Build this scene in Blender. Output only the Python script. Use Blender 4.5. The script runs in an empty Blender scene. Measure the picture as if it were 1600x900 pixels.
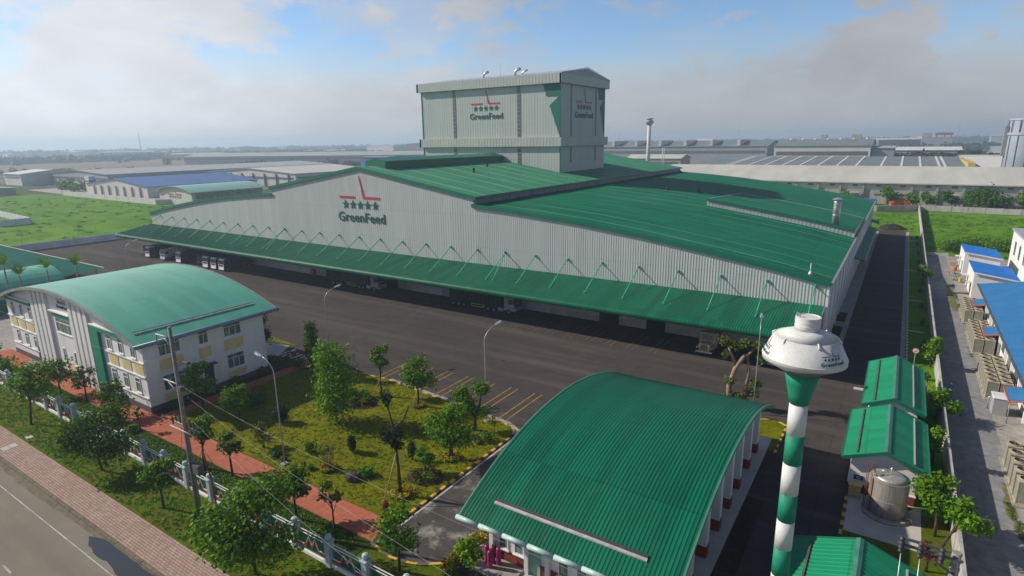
import bpy, bmesh, math, random
import numpy as np
from mathutils import Vector, Matrix

R = math.radians
scene = bpy.context.scene
COL = scene.collection
PI = math.pi

# ------------------------------------------------------------------ camera
cam_data = bpy.data.cameras.new('camera')
cam = bpy.data.objects.new('camera', cam_data)
COL.objects.link(cam)
PITCH, ROLL, YAW = R(14.021), R(-0.865), R(33.384)
fw = Vector((-math.sin(YAW) * math.cos(PITCH), math.cos(YAW) * math.cos(PITCH), -math.sin(PITCH)))
rt = Vector((math.cos(YAW), math.sin(YAW), 0))
up = rt.cross(fw)
r2 = math.cos(ROLL) * rt + math.sin(ROLL) * up
u2 = -math.sin(ROLL) * rt + math.cos(ROLL) * up
cam.matrix_world = Matrix(((r2.x, u2.x, -fw.x, 0), (r2.y, u2.y, -fw.y, 0), (r2.z, u2.z, -fw.z, 30.0), (0, 0, 0, 1)))
cam_data.sensor_width = 36.0
cam_data.lens = 36.0 * 922.2 / 1600.0
cam_data.clip_start = 0.5
cam_data.clip_end = 30000
scene.camera = cam

# ------------------------------------------------------------------ render / exposure
scene.render.engine = 'CYCLES'
scene.view_settings.view_transform = 'Standard'
scene.view_settings.look = 'None'
scene.view_settings.exposure = 0.12
scene.view_settings.gamma = 1.0
scene.view_settings.use_curve_mapping = False
cy = scene.cycles
cy.use_denoising = True
cy.max_bounces = 5
cy.diffuse_bounces = 2
cy.glossy_bounces = 2
cy.transmission_bounces = 3
cy.transparent_max_bounces = 6
cy.volume_bounces = 0
cy.caustics_reflective = False
cy.caustics_refractive = False

# ------------------------------------------------------------------ sun and sky
SUN_EL, SUN_AZ = R(33.5), R(18.0)         # light travels towards (+cos az, +sin az)
sd = bpy.data.lights.new('sun', 'SUN')
sd.energy = 5.0
sd.angle = R(0.6)
sd.color = (1.0, 0.92, 0.80)
sun = bpy.data.objects.new('sun', sd)
COL.objects.link(sun)
sun.rotation_euler = Vector((math.cos(SUN_AZ) * math.cos(SUN_EL), math.sin(SUN_AZ) * math.cos(SUN_EL), -math.sin(SUN_EL))).to_track_quat('-Z', 'Y').to_euler()

world = bpy.data.worlds.new('World')
scene.world = world
world.use_nodes = True
wn, wl = world.node_tree.nodes, world.node_tree.links
wn.clear()

def N(nodes, typ, **kw):
    n = nodes.new(typ)
    for k, v in kw.items():
        setattr(n, k, v)
    return n

def wmath(op, a, b=None, clamp=False):
    n = wn.new('ShaderNodeMath'); n.operation = op; n.use_clamp = clamp
    for i, s in enumerate((a, b)):
        if s is None: continue
        if isinstance(s, (int, float)): n.inputs[i].default_value = s
        else: wl.new(s, n.inputs[i])
    return n.outputs[0]

sky = N(wn, 'ShaderNodeTexSky', sky_type='NISHITA', sun_disc=False, sun_elevation=SUN_EL,
        sun_rotation=R(270) - SUN_AZ, altitude=0, air_density=1.0, dust_density=0.3, ozone_density=1.0)
tc = N(wn, 'ShaderNodeTexCoord')
sep = N(wn, 'ShaderNodeSeparateXYZ')
wl.new(tc.outputs['Generated'], sep.inputs[0])
zc = wmath('MAXIMUM', sep.outputs[2], 0.0)
den = wmath('ADD', zc, 0.42)
px = wmath('DIVIDE', sep.outputs[0], den)
py = wmath('DIVIDE', sep.outputs[1], den)
comb = N(wn, 'ShaderNodeCombineXYZ')
wl.new(px, comb.inputs[0]); wl.new(py, comb.inputs[1])
def wnoise(scale, detail, rough, off, dist=0.0):
    m = N(wn, 'ShaderNodeMapping'); m.inputs['Location'].default_value = off
    wl.new(comb.outputs[0], m.inputs['Vector'])
    n = N(wn, 'ShaderNodeTexNoise'); n.inputs['Scale'].default_value = scale
    n.inputs['Detail'].default_value = detail; n.inputs['Roughness'].default_value = rough
    n.inputs['Distortion'].default_value = dist
    wl.new(m.outputs[0], n.inputs['Vector'])
    return n.outputs[0]
c1 = wnoise(1.9, 9, 0.55, (3.1, 1.7, 0), 0.3)
c2 = wnoise(6.0, 8, 0.58, (0.4, 5.2, 0), 0.2)
cm = wmath('ADD', wmath('MULTIPLY', c1, 0.72), wmath('MULTIPLY', c2, 0.28))
ramp = N(wn, 'ShaderNodeMapRange', interpolation_type='SMOOTHSTEP')
ramp.inputs['From Min'].default_value = 0.44
ramp.inputs['From Max'].default_value = 0.54
ramp.inputs['To Min'].default_value = 0.05
ramp.inputs['To Max'].default_value = 1.0
wl.new(cm, ramp.inputs['Value'])
c3 = wnoise(3.4, 8, 0.55, (7.7, 2.2, 1.0), 0.2)
shade = N(wn, 'ShaderNodeMapRange')
shade.inputs['From Min'].default_value = 0.3; shade.inputs['From Max'].default_value = 0.7
shade.inputs['To Min'].default_value = 0.90; shade.inputs['To Max'].default_value = 1.10
wl.new(c3, shade.inputs['Value'])
bw = N(wn, 'ShaderNodeRGBToBW'); wl.new(sky.outputs[0], bw.inputs[0])
CLOUD_GAIN, CLOUD_BASE = 1.5, 0.8
cl = wmath('MULTIPLY', wmath('ADD', wmath('MULTIPLY', bw.outputs[0], CLOUD_GAIN), CLOUD_BASE), shade.outputs[0])
sdot = N(wn, 'ShaderNodeVectorMath', operation='DOT_PRODUCT')          # clouds glow towards the sun, smog dulls the horizon
wl.new(tc.outputs['Generated'], sdot.inputs[0]); sdot.inputs[1].default_value = (-math.cos(SUN_AZ), -math.sin(SUN_AZ), 0)
cl = wmath('MULTIPLY', cl, wmath('ADD', wmath('MULTIPLY', sdot.outputs['Value'], 0.24), 0.98))
smog = N(wn, 'ShaderNodeMapRange', interpolation_type='SMOOTHSTEP')
smog.inputs['From Min'].default_value = 0.0; smog.inputs['From Max'].default_value = 0.20
smog.inputs['To Min'].default_value = 0.62; smog.inputs['To Max'].default_value = 1.0
wl.new(zc, smog.inputs['Value'])
cl = wmath('MULTIPLY', cl, smog.outputs[0])
ccol = N(wn, 'ShaderNodeVectorMath', operation='SCALE'); ccol.inputs[0].default_value = (0.96, 1.0, 1.06)
wl.new(cl, ccol.inputs['Scale'])
mix = N(wn, 'ShaderNodeMix', data_type='RGBA')
low = N(wn, 'ShaderNodeMapRange', interpolation_type='SMOOTHSTEP')     # cloud banks thin out towards the zenith
low.inputs['From Min'].default_value = 0.30; low.inputs['From Max'].default_value = 0.75
low.inputs['To Min'].default_value = 1.0; low.inputs['To Max'].default_value = 0.15
wl.new(zc, low.inputs['Value'])
hor = N(wn, 'ShaderNodeMapRange', interpolation_type='SMOOTHSTEP')     # and close up towards the horizon
hor.inputs['From Min'].default_value = 0.06; hor.inputs['From Max'].default_value = 0.17
hor.inputs['To Min'].default_value = 1.0; hor.inputs['To Max'].default_value = 0.0
wl.new(zc, hor.inputs['Value'])
cov = wmath('MULTIPLY', wmath('MAXIMUM', ramp.outputs[0], wmath('MULTIPLY', hor.outputs[0], 0.97)), low.outputs[0])
def gap(direction, inner, outer):
    d = N(wn, 'ShaderNodeVectorMath', operation='DOT_PRODUCT'); wl.new(tc.outputs['Generated'], d.inputs[0]); d.inputs[1].default_value = Vector(direction).normalized()
    r = N(wn, 'ShaderNodeMapRange', interpolation_type='SMOOTHSTEP')
    r.inputs['From Min'].default_value = math.cos(R(outer)); r.inputs['From Max'].default_value = math.cos(R(inner))
    wl.new(wmath('ADD', d.outputs['Value'], wmath('MULTIPLY', wmath('SUBTRACT', c2, 0.5), 0.10)), r.inputs['Value'])
    return r.outputs[0]
# breaks in the cloud showing blue
gaps = wmath('MAXIMUM', wmath('MAXIMUM', gap((-0.40, 0.89, 0.165), 0, 11), gap((-0.20, 0.95, 0.20), 0, 9)), wmath('MULTIPLY', gap((-0.66, 0.74, 0.15), 0, 9), 0.55))
above = N(wn, 'ShaderNodeMapRange', interpolation_type='SMOOTHSTEP'); above.inputs['From Min'].default_value = 0.09; above.inputs['From Max'].default_value = 0.17
wl.new(zc, above.inputs['Value'])
cov = wmath('MULTIPLY', cov, wmath('SUBTRACT', 1.0, wmath('MULTIPLY', wmath('MULTIPLY', gaps, above.outputs[0]), 0.95)))
wl.new(cov, mix.inputs['Factor'])
gain = N(wn, 'ShaderNodeMapRange', interpolation_type='SMOOTHSTEP')    # thin veil brightens the blue low in the sky
gain.inputs['From Min'].default_value = 0.25; gain.inputs['From Max'].default_value = 0.8
gain.inputs["To Min"].default_value = 1.6; gain.inputs['To Max'].default_value = 1.0
wl.new(zc, gain.inputs['Value'])
skyg = N(wn, 'ShaderNodeVectorMath', operation='SCALE'); wl.new(sky.outputs[0], skyg.inputs[0]); wl.new(gain.outputs[0], skyg.inputs['Scale'])
blu = N(wn, 'ShaderNodeVectorMath', operation='MULTIPLY'); wl.new(skyg.outputs[0], blu.inputs[0]); blu.inputs[1].default_value = (0.80, 0.97, 1.18)
wl.new(blu.outputs[0], mix.inputs['A']); wl.new(ccol.outputs[0], mix.inputs['B'])
bg = N(wn, 'ShaderNodeBackground'); bg.inputs['Strength'].default_value = 0.068
wl.new(mix.outputs['Result'], bg.inputs['Color'])
wo = N(wn, 'ShaderNodeOutputWorld'); wl.new(bg.outputs[0], wo.inputs['Surface'])

# ------------------------------------------------------------------ materials
MATS = {}
def base_mat(name, rough=0.7, spec=0.4, metal=0.0):
    m = bpy.data.materials.new(name); m.use_nodes = True
    nt = m.node_tree; b = nt.nodes['Principled BSDF']
    b.inputs['Roughness'].default_value = rough
    b.inputs['Specular IOR Level'].default_value = spec
    b.inputs['Metallic'].default_value = metal
    return m, nt, nt.nodes, nt.links, b

def mval(nt, op, a, b=None, clamp=False):
    n = nt.nodes.new('ShaderNodeMath'); n.operation = op; n.use_clamp = clamp
    for i, s in enumerate((a, b)):
        if s is None: continue
        if isinstance(s, (int, float)): n.inputs[i].default_value = s
        else: nt.links.new(s, n.inputs[i])
    return n.outputs[0]

def noise_out(nt, scale, detail=5, rough=0.55, vec=None, stretch=None, loc=None):
    n = nt.nodes.new('ShaderNodeTexNoise')
    n.inputs['Scale'].default_value = scale; n.inputs['Detail'].default_value = detail
    n.inputs['Roughness'].default_value = rough
    if vec is None:
        t = nt.nodes.new('ShaderNodeNewGeometry'); vec = t.outputs['Position']
    if stretch or loc:
        mp = nt.nodes.new('ShaderNodeMapping')
        if stretch: mp.inputs['Scale'].default_value = stretch
        if loc: mp.inputs['Location'].default_value = loc
        nt.links.new(vec, mp.inputs['Vector']); vec = mp.outputs[0]
    nt.links.new(vec, n.inputs['Vector'])
    return n.outputs[0]

def mixc(nt, fac, a, b, lo=None, hi=None, blend='MIX'):
    if lo is not None:
        mr = nt.nodes.new('ShaderNodeMapRange'); mr.interpolation_type = 'SMOOTHSTEP'
        mr.inputs['From Min'].default_value = lo; mr.inputs['From Max'].default_value = hi
        nt.links.new(fac, mr.inputs['Value']); fac = mr.outputs[0]
    m = nt.nodes.new('ShaderNodeMix'); m.data_type = 'RGBA'; m.blend_type = blend
    if isinstance(fac, (int, float)): m.inputs['Factor'].default_value = fac
    else: nt.links.new(fac, m.inputs['Factor'])
    for s, k in ((a, 'A'), (b, 'B')):
        if isinstance(s, tuple): m.inputs[k].default_value = (*s, 1)
        else: nt.links.new(s, m.inputs[k])
    return m.outputs['Result']

def add_bump(nt, b, h, strength=0.3, dist=0.05):
    bp = nt.nodes.new('ShaderNodeBump'); bp.inputs['Strength'].default_value = strength
    bp.inputs['Distance'].default_value = dist
    nt.links.new(h, bp.inputs['Height']); nt.links.new(bp.outputs[0], b.inputs['Normal'])

def pmat(name, col, rough=0.6, spec=0.4, metal=0.0, var=0.12, scale=0.8, var2=0.08, scale2=9.0, bump=0.0, bscale=30, stretch=None):
    """painted / plain surface with two octaves of wear"""
    if name in MATS: return MATS[name]
    m, nt, nodes, links, b = base_mat(name, rough, spec, metal)
    n1 = noise_out(nt, scale, 5, 0.6, stretch=stretch); n2 = noise_out(nt, scale2, 4, 0.6)
    d = tuple(c * (1 - 2 * var) for c in col); l = tuple(min(1, c * (1 + var)) for c in col)
    c = mixc(nt, n1, d, l, 0.3, 0.7)
    d2 = tuple([1 - 2 * var2] * 3)
    c = mixc(nt, mixc(nt, n2, (0, 0, 0), (1, 1, 1), 0.3, 0.6), mixc(nt, 1.0, c, d2, blend='MULTIPLY'), c)
    links.new(c, b.inputs['Base Color'])
    if bump: add_bump(nt, b, noise_out(nt, bscale, 4), bump, 0.03)
    MATS[name] = m
    return m

def sep_pos(nt):
    g = nt.nodes.new('ShaderNodeNewGeometry'); s = nt.nodes.new('ShaderNodeSeparateXYZ')
    nt.links.new(g.outputs['Position'], s.inputs[0]); return s.outputs

def stripe(nt, coord, period, width, offset=0.0):
    f = mval(nt, 'FRACT', mval(nt, 'DIVIDE', mval(nt, 'ADD', coord, offset), period))
    return mval(nt, 'LESS_THAN', f, width / period)

def roof_mat(name, col, axis, seam=0.0, seam_w=0.18, seam_col=(0.25, 0.42, 0.32), rough=0.42, off=0.0, cross=None, cross_axis=0, spec=0.5, var=0.1):
    m, nt, nodes, links, b = base_mat(name, rough, spec)
    P = sep_pos(nt)
    st = (0.05, 1.2, 1) if axis == 0 else (1.2, 0.05, 1)
    wn_ = nodes.new('ShaderNodeTexWhiteNoise'); wn_.noise_dimensions = '2D'
    cv = nodes.new('ShaderNodeCombineXYZ')
    ax = 1 if axis == 0 else 0
    links.new(mval(nt, 'FLOOR', mval(nt, 'DIVIDE', P[ax], 1.05)), cv.inputs[0]); links.new(mval(nt, 'FLOOR', mval(nt, 'DIVIDE', P[1 - ax], 11.3)), cv.inputs[1])
    links.new(cv.outputs[0], wn_.inputs['Vector'])
    n1 = noise_out(nt, 0.5, 5, 0.6, stretch=st); n2 = noise_out(nt, 0.06, 4, 0.5)
    n1 = mval(nt, 'ADD', mval(nt, 'MULTIPLY', n1, 0.72), mval(nt, 'MULTIPLY', wn_.outputs['Value'], 0.28))
    d = tuple(c * (1 - 1.6 * var) for c in col); l = tuple(c * (1 + var) for c in col)
    c = mixc(nt, n1, d, l, 0.3, 0.7)
    c = mixc(nt, mixc(nt, n2, (0, 0, 0), (0.5, 0.5, 0.5), 0.4, 0.7), c, tuple(x * 1.15 + 0.008 for x in col))
    du = noise_out(nt, 0.9, 6, 0.7, stretch=(0.12, 1.5, 1) if axis == 0 else (1.5, 0.12, 1), loc=(5, 5, 5))
    c = mixc(nt, mixc(nt, du, (0, 0, 0), (0.22, 0.22, 0.22), 0.55, 0.85), c, (0.16, 0.22, 0.17))
    lap = stripe(nt, P[1 - ax], 11.3, 0.10)
    c = mixc(nt, mval(nt, 'MULTIPLY', lap, 0.45), c, tuple(x * .45 for x in col))
    if seam:
        s = stripe(nt, P[1 if axis == 0 else 0], seam, seam_w, off)
        fade = noise_out(nt, 0.12, 4, 0.6)
        f = mval(nt, 'MULTIPLY', s, mval(nt, 'ADD', mval(nt, 'MULTIPLY', fade, 1.1), 0.05), True)
        c = mixc(nt, f, c, seam_col)
    links.new(c, b.inputs['Base Color'])
    MATS[name] = m
    return m

def leaf_mat(name, dark, light, trans=0.25):
    m, nt, nodes, links, b = base_mat(name, 0.6, 0.10)
    g = nodes.new('ShaderNodeNewGeometry')
    n1 = noise_out(nt, 1.3, 3)
    f = mval(nt, 'ADD', mval(nt, 'MULTIPLY', g.outputs['Random Per Island'], 0.6), mval(nt, 'MULTIPLY', n1, 0.5))
    c = mixc(nt, f, dark, light, 0.15, 0.95)
    links.new(c, b.inputs['Base Color'])
    t = nodes.new('ShaderNodeBsdfTranslucent'); links.new(c, t.inputs['Color'])
    mx = nodes.new('ShaderNodeMixShader'); mx.inputs[0].default_value = trans
    out = nodes['Material Output']
    links.new(b.outputs[0], mx.inputs[1]); links.new(t.outputs[0], mx.inputs[2]); links.new(mx.outputs[0], out.inputs['Surface'])
    MATS[name] = m
    return m

def ground_mat(name, cols, scales, rough=0.95, bump=0.3, bscale=8, bdist=0.05, spec=0.04, stretch=None, extra=None):
    m, nt, nodes, links, b = base_mat(name, rough, spec)
    c = cols[0]
    for i, cc in enumerate(cols[1:]):
        n = noise_out(nt, scales[i], 6, 0.62, stretch=stretch, loc=(i * 7.3, i * 3.1, 0))
        c = mixc(nt, n, c, cc, 0.38, 0.66)
    if extra: c = extra(nt, c)
    links.new(c, b.inputs['Base Color'])
    if bump: add_bump(nt, b, noise_out(nt, bscale, 6, 0.7), bump, bdist)
    MATS[name] = m
    return m

GREEN = (0.001, 0.125, 0.062)
def setup_mats():
    M = MATS
    def asphalt_extra(nt, c):
        P = sep_pos(nt)
        w = noise_out(nt, 0.02, 3, 0.5, loc=(2, 2, 0))      # tyre tracks wander along the yard
        wy = mval(nt, 'ADD', P[1], mval(nt, 'MULTIPLY', w, 22.0))
        tk = mval(nt, 'MULTIPLY', stripe(nt, wy, 2.35, 0.42), stripe(nt, wy, 9.4, 4.6, 2.0))
        c = mixc(nt, mval(nt, 'MULTIPLY', tk, mval(nt, 'MULTIPLY', noise_out(nt, 0.05, 4, 0.6), 0.55)), c, (0.036, 0.032, 0.031))
        j = mval(nt, 'MAXIMUM', stripe(nt, P[0], 24.0, 0.10, 3.0), stripe(nt, P[1], 19.0, 0.10, 6.0))
        c = mixc(nt, mval(nt, 'MULTIPLY', j, 0.5), c, (0.03, 0.028, 0.027))
        oil = noise_out(nt, 0.6, 3, 0.5, loc=(30, 5, 0))
        c = mixc(nt, oil, c, (0.030, 0.027, 0.026), 0.68, 0.78)
        tr = noise_out(nt, 0.35, 6, 0.6, stretch=(0.05, 0.8, 1), loc=(3, 9, 0))
        c = mixc(nt, tr, c, (0.095, 0.081, 0.070), 0.47, 0.72)
        tr = noise_out(nt, 0.22, 5, 0.6, stretch=(0.1, 1.5, 1), loc=(13, 2, 0))
        c = mixc(nt, tr, c, (0.043, 0.038, 0.037), 0.56, 0.8)
        sp = noise_out(nt, 14, 3, 0.7)
        return mixc(nt, sp, c, (0.10, 0.09, 0.08), 0.62, 0.85)
    ground_mat('yard_asphalt', [(0.062, 0.053, 0.048), (0.074, 0.064, 0.057), (0.055, 0.048, 0.045)], [0.06, 0.5], 0.85, 0.25, 25, 0.02, extra=asphalt_extra)
    def dr_extra(nt, c):
        n = noise_out(nt, 0.45, 6, 0.65, loc=(4, 4, 0))
        return mixc(nt, n, c, (0.25, 0.23, 0.20), 0.50, 0.66)
    ground_mat('driveway_asphalt', [(0.062, 0.056, 0.053), (0.085, 0.077, 0.07)], [0.5], 0.85, 0.25, 25, 0.02, extra=dr_extra)
    def st_extra(nt, c):
        n = noise_out(nt, 0.3, 5, 0.6, stretch=(0.06, 1, 1))
        c = mixc(nt, n, c, (0.17, 0.152, 0.122), 0.45, 0.7)
        return mixc(nt, noise_out(nt, 18, 3), c, (0.19, 0.178, 0.16), 0.6, 0.85)
    ground_mat('street_asphalt', [(0.20, 0.178, 0.14), (0.23, 0.205, 0.162)], [0.2], 0.88, 0.25, 25, 0.02, extra=st_extra)
    def lawn_extra(nt, c):
        n = noise_out(nt, 2.2, 6, 0.7)
        c = mixc(nt, n, c, (0.050, 0.070, 0.002), 0.48, 0.70)
        n = noise_out(nt, 0.45, 5, 0.6, loc=(9, 1, 2))
        return mixc(nt, n, c, (0.20, 0.165, 0.010), 0.58, 0.8)
    ground_mat('lawn_grass', [(0.145, 0.158, 0.002), (0.185, 0.182, 0.003), (0.108, 0.135, 0.002)], [0.16, 0.7], 0.95, 0.9, 5, 0.12, extra=lawn_extra)
    ground_mat('verge_grass', [(0.066, 0.118, 0.005), (0.100, 0.145, 0.006), (0.10, 0.105, 0.012)], [0.2, 0.5], 0.95, 0.9, 5, 0.12, extra=lawn_extra)
    ground_mat('dry_grass', [(0.15, 0.14, 0.045), (0.10, 0.11, 0.03), (0.20, 0.18, 0.10)], [0.5, 2.0], 0.95, 0.8, 4, 0.1)
    ground_mat('rough_grass', [(0.030, 0.055, 0.010), (0.050, 0.078, 0.012), (0.022, 0.045, 0.008)], [0.3, 1.2], 0.95, 1.0, 4, 0.2)
    def field_extra(nt, c):
        n = noise_out(nt, 0.09, 6, 0.65, stretch=(0.6, 1.4, 1))
        c = mixc(nt, n, c, (0.060, 0.155, 0.010), 0.52, 0.7)
        n = noise_out(nt, 0.13, 6, 0.7, stretch=(0.5, 1.6, 1), loc=(11, 3, 0))
        c = mixc(nt, n, c, (0.040, 0.105, 0.008), 0.58, 0.68)
        n = noise_out(nt, 0.045, 5, 0.7, loc=(1, 17, 0))
        c = mixc(nt, n, c, (0.17, 0.19, 0.05), 0.62, 0.78)
        n = noise_out(nt, 0.9, 5, 0.75)
        return mixc(nt, n, c, (0.045, 0.10, 0.010), 0.55, 0.8)
    ground_mat('field_grass', [(0.100, 0.225, 0.010), (0.145, 0.275, 0.014), (0.070, 0.175, 0.008)], [0.02, 0.09], 0.95, 0.8, 1.2, 0.3, extra=field_extra)
    def paver_extra(nt, c):
        P = sep_pos(nt)
        br = nt.nodes.new('ShaderNodeTexBrick')
        br.inputs['Scale'].default_value = 1.0
        br.inputs['Brick Width'].default_value = 0.42; br.inputs['Row Height'].default_value = 0.21
        br.inputs['Mortar Size'].default_value = 0.022
        br.inputs['Color1'].default_value = (0.80, 0.80, 0.80, 1); br.inputs['Color2'].default_value = (1.0, 1.0, 1.0, 1)
        br.inputs['Mortar'].default_value = (0.42, 0.42, 0.40, 1)
        g = nt.nodes.new('ShaderNodeNewGeometry'); nt.links.new(g.outputs['Position'], br.inputs['Vector'])
        return mixc(nt, 1.0, c, br.outputs['Color'], blend='MULTIPLY')
    ground_mat('sidewalk_pavers', [(0.42, 0.29, 0.235), (0.47, 0.345, 0.285), (0.37, 0.26, 0.21)], [0.4, 2.0], 0.9, 0.3, 20, 0.02, extra=paver_extra)
    def path_extra(nt, c):
        P = sep_pos(nt)
        j = mval(nt, 'MAXIMUM', stripe(nt, P[0], 0.5, 0.03), stripe(nt, P[1], 0.5, 0.03))
        return mixc(nt, mval(nt, 'MULTIPLY', j, 0.45), c, (0.16, 0.07, 0.05))
    ground_mat('path_tiles', [(0.40, 0.125, 0.072), (0.45, 0.155, 0.095), (0.34, 0.11, 0.07)], [0.4, 1.6], 0.85, 0.15, 20, 0.01, extra=path_extra)
    ground_mat('concrete', [(0.30, 0.275, 0.245), (0.37, 0.345, 0.31), (0.25, 0.235, 0.21)], [0.3, 1.5], 0.9, 0.2, 20, 0.02)
    ground_mat('pale_slab', [(0.44, 0.40, 0.365), (0.50, 0.46, 0.42)], [0.6], 0.85, 0.1, 20, 0.01)
    def lane_extra(nt, c):
        n = noise_out(nt, 0.25, 5, 0.6, stretch=(1.5, .3, 1))
        c = mixc(nt, n, c, (0.15, 0.145, 0.13), 0.55, 0.8)
        return mixc(nt, noise_out(nt, 3.0, 6, 0.75), c, (0.36, 0.345, 0.32), 0.58, 0.8)
    ground_mat('lane_concrete', [(0.225, 0.225, 0.225), (0.275, 0.27, 0.265), (0.19, 0.19, 0.195)], [0.3, 1.1], 0.9, 0.35, 10, 0.03, extra=lane_extra)
    def far_extra(nt, c):
        vo = nt.nodes.new('ShaderNodeTexVoronoi'); vo.inputs['Scale'].default_value = 0.006
        g = nt.nodes.new('ShaderNodeNewGeometry'); nt.links.new(g.outputs['Position'], vo.inputs['Vector'])
        s = nt.nodes.new('ShaderNodeSeparateColor'); nt.links.new(vo.outputs['Color'], s.inputs[0])
        c = mixc(nt, s.outputs[0], c, (0.15, 0.13, 0.085), 0.45, 0.8)
        return mixc(nt, s.outputs[1], c, (0.05, 0.10, 0.022), 0.5, 0.8)
    ground_mat('land', [(0.070, 0.10, 0.028), (0.11, 0.115, 0.045), (0.05, 0.075, 0.025)], [0.004, 0.02], 0.95, 0, extra=far_extra)
    ground_mat('bare_soil', [(0.22, 0.16, 0.105), (0.26, 0.195, 0.13), (0.17, 0.13, 0.09)], [0.01, 0.05], 0.95, 0)
    ground_mat('yard_concrete', [(0.33, 0.31, 0.28), (0.38, 0.36, 0.32)], [0.05], 0.9, 0)
    ground_mat('gutter_dirt', [(0.17, 0.14, 0.10), (0.12, 0.105, 0.08), (0.20, 0.17, 0.13)], [0.6, 2.5], 0.95, 0.4, 10, 0.03)
    ground_mat('dark_soil', [(0.035, 0.028, 0.022), (0.055, 0.042, 0.03)], [1.0], 0.95, 0.8, 6, 0.1)
    ground_mat('coal_heap', [(0.030, 0.027, 0.026), (0.055, 0.048, 0.042)], [0.8], 0.95, 0.8, 3, 0.2)
    pmat('yellow_line', (0.42, 0.27, 0.025), 0.8, 0.2, var=0.2, scale=1.5, var2=0.2)
    pmat('shaded_yellow_line', (0.20, 0.14, 0.05), 0.8, 0.2, var=0.25, scale=1.5, var2=0.25)  # duller copy of the line yellow, with canopy shade painted in
    pmat('white_line', (0.48, 0.46, 0.42), 0.8, 0.2, var=0.15, scale=1.5, var2=0.15)
    # striped kerb paint: by distance along both axes
    def kerb_paint(name, a, b_, period, axis):
        m, nt, nodes, links, b = base_mat(name, 0.7, 0.3)
        P = sep_pos(nt)
        s = stripe(nt, P[axis], period, period * 0.5)
        c = mixc(nt, s, a, b_)
        c = mixc(nt, mixc(nt, noise_out(nt, 5, 5), (0, 0, 0), (0.6, 0.6, 0.6), 0.5, 0.8), c, (0.16, 0.13, 0.08))
        links.new(c, b.inputs['Base Color']); M[name] = m
    kerb_paint('kerb_yellow_black_y', (0.035, 0.032, 0.03), (0.62, 0.36, 0.03), 1.3, 1)
    kerb_paint('kerb_yellow_black_x', (0.12, 0.10, 0.07), (0.62, 0.38, 0.03), 1.6, 0)
    kerb_paint('kerb_red_white_y', (0.36, 0.12, 0.07), (0.62, 0.58, 0.50), 1.6, 1)
    # building
    pmat('ribbed_wall', (0.465, 0.49, 0.465), 0.55, 0.35, var=0.04, scale=0.5, var2=0.02, stretch=(1, 1, 0.08))
    def streaky(name):
        nt = M[name].node_tree; b = nt.nodes['Principled BSDF']; src = b.inputs['Base Color'].links[0].from_socket
        n = noise_out(nt, 1.1, 6, 0.65, stretch=(1, 1, 0.05), loc=(3, 8, 1))
        c = mixc(nt, n, src, (0.27, 0.265, 0.235), 0.60, 0.95)
        z = sep_pos(nt)[2]
        c = mixc(nt, mval(nt, 'MULTIPLY', stripe(nt, z, 5.9, 0.09, 1.2), 0.22), c, (0.2, 0.2, 0.19))
        nt.links.new(c, b.inputs['Base Color'])
    streaky('ribbed_wall')
    pmat('tower_wall', (0.43, 0.465, 0.435), 0.5, 0.35, var=0.03, scale=0.5, var2=0.02, stretch=(1, 1, 0.08))
    streaky('tower_wall')
    pmat('cornice_panel', (0.46, 0.475, 0.43), 0.5, 0.35, var=0.03, scale=0.4, var2=0.03)
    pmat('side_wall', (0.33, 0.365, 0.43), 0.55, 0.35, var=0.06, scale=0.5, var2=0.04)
    pmat('green_trim', (0.003, 0.145, 0.078), 0.4, 0.5, var=0.05)
    pmat('emblem_green', (0.008, 0.15, 0.10), 0.5, 0.4, var=0.04)
    pmat('sign_green', (0.005, 0.085, 0.065), 0.5, 0.4, var=0.03)
    pmat('sign_red', (0.62, 0.015, 0.045), 0.5, 0.4, var=0.03)
    pmat('sign_maroon', (0.22, 0.02, 0.06), 0.5, 0.4, var=0.03)
    pmat('sign_dark', (0.03, 0.05, 0.05), 0.5, 0.4, var=0.03)
    pmat('white_paint', (0.78, 0.78, 0.76), 0.55, 0.4, var=0.04, scale=0.6, var2=0.04)
    pmat('tower_white', (0.60, 0.60, 0.575), 0.5, 0.3, var=0.05, scale=0.7, var2=0.05, stretch=(1, 1, 0.25))
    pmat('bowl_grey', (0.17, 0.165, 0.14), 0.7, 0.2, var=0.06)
    pmat('white_render', (0.74, 0.73, 0.71), 0.8, 0.25, var=0.05, scale=0.5, var2=0.04, bump=0.1, stretch=(1, 1, 0.3))
    pmat('yellow_render', (0.70, 0.55, 0.24), 0.8, 0.25, var=0.06)
    pmat('green_render', (0.010, 0.23, 0.13), 0.6, 0.3, var=0.05)
    pmat('brick_red', (0.25, 0.055, 0.035), 0.8, 0.2, var=0.15, scale=3)
    pmat('plinth_grey', (0.10, 0.10, 0.11), 0.8, 0.2, var=0.1)
    pmat('grey_metal', (0.28, 0.29, 0.29), 0.5, 0.5, metal=0.2, var=0.1)
    pmat('galvanised', (0.55, 0.57, 0.58), 0.38, 0.5, metal=0.6, var=0.08)
    pmat('lamp_metal', (0.42, 0.44, 0.45), 0.4, 0.5, metal=0.5, var=0.06)
    pmat('crossarm_steel', (0.10, 0.105, 0.11), 0.55, 0.4, metal=0.2, var=0.1)
    pmat('upstand_brown', (0.16, 0.10, 0.085), 0.7, 0.3, var=0.15)
    pmat('ridge_green', (0.06, 0.20, 0.14), 0.5, 0.3, var=0.1)
    pmat('roof_edge_grey', (0.26, 0.30, 0.275), 0.6, 0.3, var=0.1)
    pmat('clerestory_grey', (0.20, 0.225, 0.26), 0.45, 0.4, var=0.12, scale=0.4)
    pmat('dark_metal', (0.04, 0.042, 0.045), 0.5, 0.4, var=0.1)
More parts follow.
